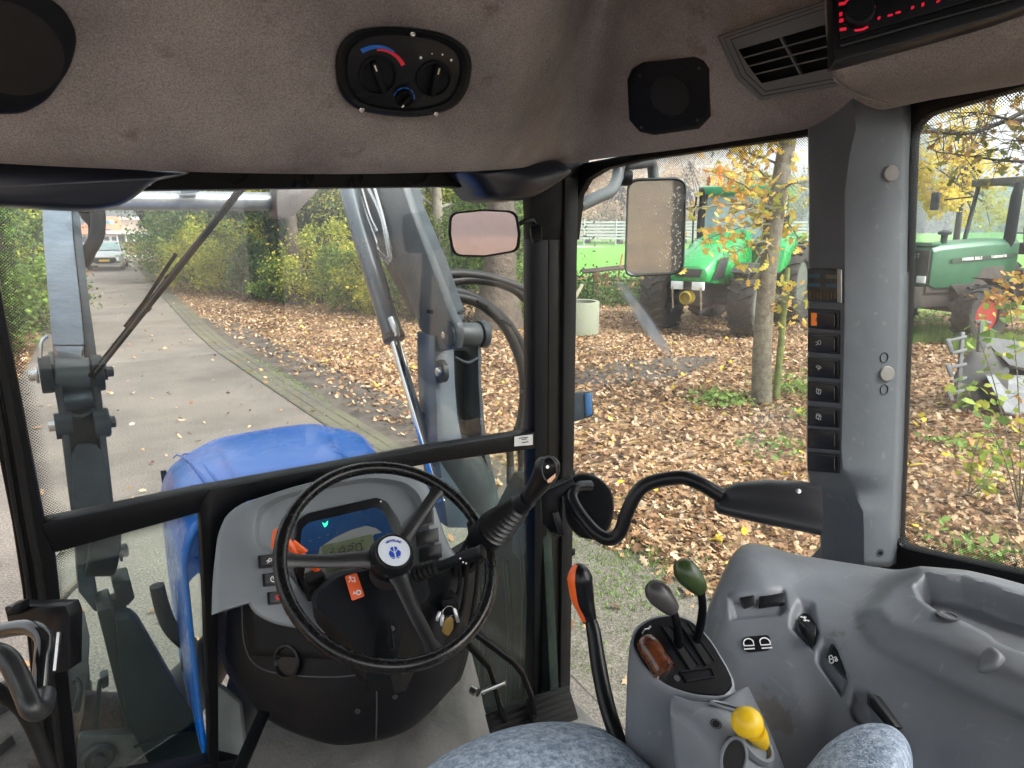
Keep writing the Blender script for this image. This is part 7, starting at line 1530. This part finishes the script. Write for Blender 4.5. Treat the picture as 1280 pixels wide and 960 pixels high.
TB = mat('orange_timber', (.30, .14, .06), .8, vs=6, var=.2, bump=.4, bs=30); TD = mat('dark_timber', (.07, .05, .04), .85)
for x in (746, 757): MB().prism([D(q, y, d1) for q, y in ((x-4, 342), (x+4, 341), (x+6, 368), (x-2, 370))], FW*.3).build('leg', TB, bn_, .01)
for k in range(3): MB().bar([D(728, 341-k*1.5, d1-.2+k*.25), D(783, 335-k*1.5, d1-.2+k*.25)], .22, .07, (0, 0, 1)).build('plank', TD, bn_, .01)
MB().bar([D(772, 352, d1), D(778, 318, d1+.1)], .12, .06, RT).build('upright_board', TB, bn_, .005)
jp = thing('junk_pile', 'low dark pile of timber and ivy in front of the grass field', 'pile', tuple(G(800, 375))); 
rnd = random.Random(3)
for k in range(26):
    c = G(rnd.uniform(716, 845), rnd.uniform(362, 378)); c.z = rnd.uniform(.05, .6); a = rnd.uniform(0, 3.1); e = V((cos(a), sin(a), rnd.uniform(-.3, .3)))*rnd.uniform(.3, .9); MB().bar([c-e, c+e], .10, .07, (0, 0, 1)).build('timber', TD if k % 3 else TB, jp, .005)
p = np.array([tuple(G(x, y)) for x, y in zip(RNG.uniform(716, 850, 5200), RNG.uniform(358, 384, 5200))]); p[:, 2] = np.abs(RNG.normal(0, .34, 5200)); vv, ff = leaf_cloud(p, .11); npmesh('ivy', vv, ff, GD, jp)
# ---- modern green tractor
T = TF((12.6, 10.6, 0), (-.955, -.30), 1.1)
t1 = thing('green_tractor', 'modern bright green tractor with big black tyres and a sloping bonnet, behind the sapling', 'tractor', (12.6, 10.6, 0))
GRN1 = mat('bright_green_paint', (.008, .26, .055), .25, var=.06, vs=3, coat=.4); DKG = mat('tractor_dark', (.018, .02, .022), .5, var=.3, chip=((.09, .07, .05), .66, 8))
rimg = mat('rim_pale', (.10, .12, .10), .6)
for s in (-1, 1): wheel(T, t1, 0, s*.95, .68, .52, rimg, 20); wheel(T, t1, -2.6, s*.98, .92, .62, rimg, 22)
hd = [[(.80, .36, 1.02, 1.30), (.72, .44, 1.0, 1.42)], ]
st = []
for x, w_, zb, zt in ((.92, .30, 1.16, 1.30), (.88, .38, 1.10, 1.40), (.6, .43, 1.06, 1.56), (.1, .47, 1.02, 1.78), (-.5, .50, 1.0, 1.97), (-1.1, .53, 1.0, 2.12)):
    st.append([V((x, -w_, zb)), V((x, -w_*1.02, (zb+zt)/2)), V((x, -w_*.9, zt-.06)), V((x, -w_*.5, zt)), V((x, w_*.5, zt)), V((x, w_*.9, zt-.06)), V((x, w_*1.02, (zb+zt)/2)), V((x, w_, zb))])
T.b(MB().loft(st), 'hood', GRN1, t1, .02, ang=38)
T.b(MB().prism([V((.93, -.26, 1.19)), V((.93, .26, 1.19)), V((.905, .30, 1.35)), V((.905, -.30, 1.35))], (.02, 0, 0)), 'front_grille', DKG, t1, .01)
for s in (-1, 1):
    T.b(MB().prism([V((.78, s*.42, 1.12)), V((.28, s*.475, 1.16)), V((.12, s*.485, 1.56)), V((.45, s*.46, 1.56))], (0, s*.02, 0)), 'side_grille', DKG, t1, .01)
    T.b(MB().obb((.90, s*.22, 1.02), (.04, 0, 0), (0, .12, 0), (0, 0, .08)), 'headlight', mat('headlight', (0, 0, 0)), t1, .01)
    T.b(MB().obb((.6, s*.30, .55), (.35, 0, -.05), (0, .02, 0), (0, 0, .035)), 'lift_arm', DKG, t1, .01); T.b(MB().cyl((.95, s*.30, 1.0), (.85, s*.3, .5), .02), 'lift_link', STEEL, t1)
    T.b(MB().prism([V((-1.25, s*.3, 1.2)), V((-2.9, s*.3, 1.6)), V((-3.0, s*.3, 2.0)), V((-2.2, s*.3, 2.05)), V((-1.5, s*.3, 1.75))], (0, s*.8, 0)), 'rear_fender', GRN1, t1, .03)
    T.b(MB().loft([[V((cos(a)*.75, s*(.68), .68+sin(a)*.76)), V((cos(a)*.75, s*1.2, .68+sin(a)*.76)), V((cos(a)*.77, s*1.2, .68+sin(a)*.78)), V((cos(a)*.77, s*.68, .68+sin(a)*.78))] for a in np.linspace(.9, 2.9, 9)]), 'front_fender', DKG, t1)
    for x0, x1 in ((-1.2, -1.35), (-2.75, -2.65)): T.b(MB().bar([V((x0, s*.72, 1.5)), V((x1, s*.68, 2.85))], .07, .07, (0, 1, 0)), 'cab_pillar', DKG, t1)
    T.b(MB().prism([V((-1.25, s*.72, 1.55)), V((-2.7, s*.74, 1.65)), V((-2.62, s*.69, 2.8)), V((-1.36, s*.68, 2.8))], (0, s*.01, 0)), 'side_pane', mat('pale_cab_glass', (.35, .5, .52), .08, spec=.9), t1)
    T.b(MB().tube([V((-1.3, s*.75, 2.6)), V((-1.1, s*1.1, 2.55)), V((-1.1, s*1.15, 2.3))], .018, 8), 'mirror_arm', DKG, t1); T.b(MB().obb((-1.1, s*1.15, 2.2), (.03, 0, 0), (0, .10, 0), (0, 0, .20)), 'mirror', DKG, t1, .02)
T.b(MB().prism([V((-1.22, -.68, 1.9)), V((-1.22, .68, 1.9)), V((-1.36, .66, 2.82)), V((-1.36, -.66, 2.82))], (.01, 0, 0)), 'front_pane', mat('pale_cab_glass', (0, 0, 0)), t1)
T.b(MB().obb((-2.0, 0, 2.93), (.85, 0, 0), (0, .78, 0), (0, 0, .09)), 'roof', mat('roof_green', (.02, .3, .12), .35), t1, .05)
T.b(MB().obb((-.3, 0, .85), (1.1, 0, 0), (0, .22, 0), (0, 0, .22)), 'chassis', DKG, t1, .03); T.b(MB().cyl((0, -.75, .68), (0, .75, .68), .11), 'axle', DKG, t1)
T.b(MB().obb((-1.9, 0, 1.1), (.9, 0, 0), (0, .4, 0), (0, 0, .45)), 'gearbox', DKG, t1, .05)
T.b(MB().lathe((.86, 0, .78), (1, 0, 0), [(.135, -.1), (.135, .12), (.11, .14), (.10, .02), (0, .02)], 24), 'pto_guard', mat('pto_yellow', (.32, .24, .02), .5), t1)
T.b(MB().tube([V((-1.0, -.58, 1.6)), V((-1.0, -.62, 2.2)), V((-1.02, -.62, 2.75)), V((-.92, -.62, 2.95))], [.09, .085, .07, .06], 14, sm=3), 'exhaust', BLKP, t1)
T.b(MB().tube([V((-1.0, -.78, 1.5)), V((-1.0, -.80, 2.3)), V((-1.0, -.75, 2.8))], .02, 8), 'hand_rail', BLKP, t1)
T.b(MB().lathe((-1.4, -.4, 3.02), (0, 0, 1), [(.05, 0), (.05, .28), (.07, .3), (.075, .42), (.05, .46), (0, .46)], 16), 'beacon', mat('beacon_orange', (.8, .12, .02), .2, emit=(1, .15, .02), es=.4), t1)
# ---- old green tractor
T = TF((16.05, 7.2, 0), (-.971, .252), 1.3)
t2 = thing('old_tractor', 'older pale green tractor with black grille, square cab and red wheel rims at the right', 'tractor', (16.35, 7.0, 0))
GRN2 = mat('faded_green_paint', (.03, .12, .062), .4, var=.15, vs=3, chip=((.12, .09, .06), .66, 5)); MDG = mat('muddy_dark', (.05, .042, .036), .8, var=.3, vs=9); REDR = mat('red_rim', (.28, .018, .012), .5, var=.3, vs=6, chip=((.05, .03, .02), .6, 6))
for s in (-1, 1): wheel(T, t2, 0, s*.80, .47, .33, REDR, 18); wheel(T, t2, -2.3, s*.85, .72, .44, REDR, 20)
T.b(MB().loft([[V((x, -w_, zb)), V((x, -w_, zt-.07)), V((x, -w_*.85, zt)), V((x, w_*.85, zt)), V((x, w_, zt-.07)), V((x, w_, zb))] for x, w_, zb, zt in ((.62, .36, .92, 1.50), (.50, .37, .86, 1.53), (-.5, .385, .90, 1.60), (-1.25, .39, 1.0, 1.63))]), 'hood', GRN2, t2, .015, ang=38)
gr_ = T.b(MB().prism([V((.63, -.33, .95)), V((.63, .33, .95)), V((.63, .33, 1.46)), V((.63, -.33, 1.46))], (.03, 0, 0)), 'front_grille', mat('grille_black', (.02, .022, .022), .6), t2, .01)
for k in range(7): T.b(MB().obb((.665, 0, 1.14+k*.045), (.006, 0, 0), (0, .30, 0), (0, 0, .008)), 'grille_bar', DKG, gr_)
T.b(MB().obb((.56, 0, 1.56), (.1, 0, 0), (0, .34, 0), (0, 0, .02)), 'hood_cap', GRN2, t2, .01)
frg = Frame(T.M @ V((.675, 0, 1.36)), T.M.to_3x3() @ V((1, 0, 0)), T.M.to_3x3() @ V((0, 1, 0))); text('FENDT', frg, 0, 0, .15, mat('letter_grey', (.4, .41, .41), .5), gr_, 'lettering', lift=.004, depth=.002)
for s in (-1, 1):
    T.b(MB().obb((.66, s*.24, 1.0), (.02, 0, 0), (0, .08, 0), (0, 0, .055)), 'headlight', mat('headlight', (0, 0, 0)), t2, .008)
    sb2 = T.b(MB().prism([V((.25, s*.40, 1.27)), V((-1.2, s*.405, 1.34)), V((-1.2, s*.405, 1.40)), V((.25, s*.40, 1.33))], (0, s*.004, 0)), 'name_strip', mat('strip_dark', (.03, .05, .035), .5), t2)
    T.b(MB().prism([V((.2, s*.36, .92)), V((-.3, s*.36, .92)), V((-.5, s*.36, 1.18)), V((-.95, s*.36, 1.2)), V((-1.2, s*.36, .75)), V((-.2, s*.36, .6))], (0, s*.03, 0)), 'engine_side', MDG, t2, .01)
    for x0, x1 in ((-1.28, -1.42), (-2.6, -2.5)): T.b(MB().bar([V((x0, s*.66, 1.25)), V((x1, s*.60, 2.52))], .05, .05, (0, 1, 0)), 'cab_pillar', DKG, t2)
    T.b(MB().prism([V((-1.32, s*.655, 1.5)), V((-2.55, s*.655, 1.5)), V((-2.48, s*.60, 2.45)), V((-1.44, s*.60, 2.45))], (0, s*.006, 0)), 'side_pane', glassmat('clear_cab_glass', (.88, .95, .92), dirt=.05), t2)
    T.b(MB().bar([V((-1.25, s*.66, 1.46)), V((-2.65, s*.66, 1.46))], .05, .06, (0, 0, 1)), 'cab_sill', GRN2, t2)
    T.b(MB().prism([V((-1.3, s*.45, .95)), V((-1.55, s*.45, .95)), V((-1.75, s*.45, 1.42)), V((-3.0, s*.45, 1.46)), V((-3.1, s*.45, 1.1)), V((-2.95, s*.45, 1.6)), V((-1.65, s*.45, 1.55))][:4]+[V((-2.9, s*.45, 1.55)), V((-1.6, s*.45, 1.55))], (0, s*.5, 0)), 'rear_fender', GRN2, t2, .01)
    T.b(MB().tube([V((-1.45, s*.62, 2.35)), V((-1.2, s*1.05, 2.3))], .014, 8), 'mirror_arm', DKG, t2); T.b(MB().obb((-1.1, s*1.15, 2.28), (.03, 0, 0), (0, .08, 0), (0, 0, .16)), 'mirror', DKG, t2, .03)
    T.b(MB().loft([[V((cos(a)*.56, s*.62, .47+sin(a)*.56)), V((cos(a)*.56, s*.98, .47+sin(a)*.56)), V((cos(a)*.58, s*.98, .47+sin(a)*.58)), V((cos(a)*.58, s*.62, .47+sin(a)*.58))] for a in np.linspace(1.5, 3.0, 8)]), 'front_fender', MDG, t2)
T.b(MB().prism([V((-1.27, -.62, 1.62)), V((-1.27, .62, 1.62)), V((-1.43, .58, 2.48)), V((-1.43, -.58, 2.48))], (.006, 0, 0)), 'front_pane', glassmat('clear_cab_glass'), t2)
T.b(MB().loft([[V((x, -w_, z)), V((x, w_, z)), V((x, w_, z+.13)), V((x, -w_, z+.13))] for x, w_, z in ((-1.25, .62, 2.50), (-2.0, .68, 2.54), (-2.75, .64, 2.50))]), 'roof', mat('roof_brown', (.09, .08, .075), .6), t2, .03)
T.b(MB().obb((.1, 0, .72), (.75, 0, 0), (0, .30, 0), (0, 0, .17)), 'front_weights', MDG, t2, .02); T.b(MB().obb((-1.6, 0, .8), (1.1, 0, 0), (0, .28, 0), (0, 0, .3)), 'gearbox', MDG, t2, .03); T.b(MB().cyl((0, -.7, .55), (0, .7, .55), .09), 'axle', MDG, t2)
T.b(MB().obb((.4, 0, .84), (.25, 0, 0), (0, .34, 0), (0, 0, .05)), 'bumper', MDG, t2, .01)
T.b(MB().tube([V((-.9, .50, 1.5)), V((-.9, .50, 1.62)), V((-.9, .50, 2.3)), V((-.95, .50, 2.5))], [.04, .085, .085, .05], 14), 'exhaust', BLKP, t2, ang=80) if False else T.b(MB().tube([V((-1.05, .34, 1.5)), V((-1.05, .34, 1.6)), V((-1.06, .34, 2.3)), V((-1.07, .34, 2.52))], [.05, .085, .08, .05], 14), 'exhaust', BLKP, t2)
T.b(MB().lathe((.05, .05, 1.55), (0, 0, 1), [(.05, 0), (.05, .14), (.10, .15), (.10, .19), (.04, .22), (0, .22)], 16), 'air_intake', DKG, t2)
T.b(MB().tube([V((-1.75, cos(a)*.22, 1.62+sin(a)*.1)) for a in np.linspace(0, 2*pi, 20, endpoint=False)], .014, 6, closed=True), 'steering_wheel', BLKS, t2)
T.b(MB().obb((-2.15, 0, 1.45), (.2, 0, 0), (0, .25, 0), (0, 0, .1)), 'seat', BLKP, t2, .04)
T.b(MB().tube([V((-1.2, .5, 1.5)), V((-1.1, .52, 1.8)), V((-1.15, .52, 1.95))], .012, 6), 'hand_rail', BLKP, t2)
fr2 = Frame(T.M @ V((-.45, .4115, 1.335)), T.M.to_3x3() @ V((0, 1, 0)), T.M.to_3x3() @ V((-1, 0, .045))); text('FARMER 306LS', fr2, -.36, 0, .09, WHT, t2, 'lettering', lift=.003, depth=.001, bold=.02); text('TURBOMATIK', fr2, .42, 0, .075, WHT, t2, 'lettering', lift=.003, depth=.001, bold=.02)
# ---- steel bucket with galvanised rack at the lower right
pb = G(1222, 516); db = (pb-EYE).dot(FW)
bk = thing('steel_bucket', 'black steel bucket with a galvanised rack lying on the leaves before the old tractor', 'bucket', tuple(pb))
BKM = mat('bucket_black', (.035, .038, .042), .5, var=.3, vs=7); GAL = mat('galvanised', (.10, .11, .12), .5, .1, var=.15, vs=15)
MB().prism([D(x, y, db) for x, y in ((1198, 512), (1194, 470), (1212, 440), (1236, 428), (1262, 462), (1258, 516), (1230, 520))], FW*.04).build('side_plate', BKM, bk, .006)
MB().prism([D(x, y, db+.9) for x, y in ((1240, 505), (1238, 455), (1260, 432), (1300, 440), (1310, 500))], FW*.04).build('side_plate', BKM, bk, .006)
MB().prism([D(1226, 420, db+.02), D(1262, 456, db-.05), D(1320, 470, db+.9), D(1300, 430, db+1.0)], (.02, .02, -.03)).build('back_plate', BKM, bk, .004)
MB().prism([D(1232, 468, db-.1), D(1256, 514, db-.35), D(1330, 530, db+.4), D(1330, 470, db+.9)], (.0, .0, -.03)).build('scraper_plate', GAL, bk, .004)
MB().bar([D(1228, 400, db-.1), D(1226, 440, db-.1)], .09, .06, FW).build('rack_post', GAL, bk, .006); MB().bar([D(1218, 402, db-.1), D(1238, 404, db-.1)], .04, .05, FW).build('rack_cap', GAL, bk, .004)
for k, y in enumerate((424, 440, 458, 475, 490)): 
    MB().bar([D(1186+k % 2*3, y+2, db-.15), D(1207, y-3, db-.1)], .035, .05, FW).build('rack_tooth', GAL, bk, .004)
MB().bar([D(1203, 415, db-.1), D(1197, 505, db-.1)], .05, .04, FW).build('rack_upright', GAL, bk, .005)
for y in (424, 455, 485): MB().bar([D(1184, y, db-.2), D(1190, y+16, db-.2)], .05, .03, FW).build('rack_tooth', GAL, bk, .004)
# ================================================================ AIR
hz_ = MB().box((60, 60, 14.5), (460, 460, 35)).build('haze', None, None, smooth=False); hz_['kind'] = 'stuff'
hm = bpy.data.materials.new('pale_haze'); hm.use_nodes = True; hm.node_tree.nodes.clear()
pv = hm.node_tree.nodes.new('ShaderNodeVolumePrincipled'); pv.inputs['Density'].default_value = .0022; pv.inputs['Color'].default_value = (.92, .95, 1, 1); pv.inputs['Anisotropy'].default_value = .3
mo_ = hm.node_tree.nodes.new('ShaderNodeOutputMaterial'); hm.node_tree.links.new(pv.outputs[0], mo_.inputs['Volume']); hz_.data.materials.append(hm)
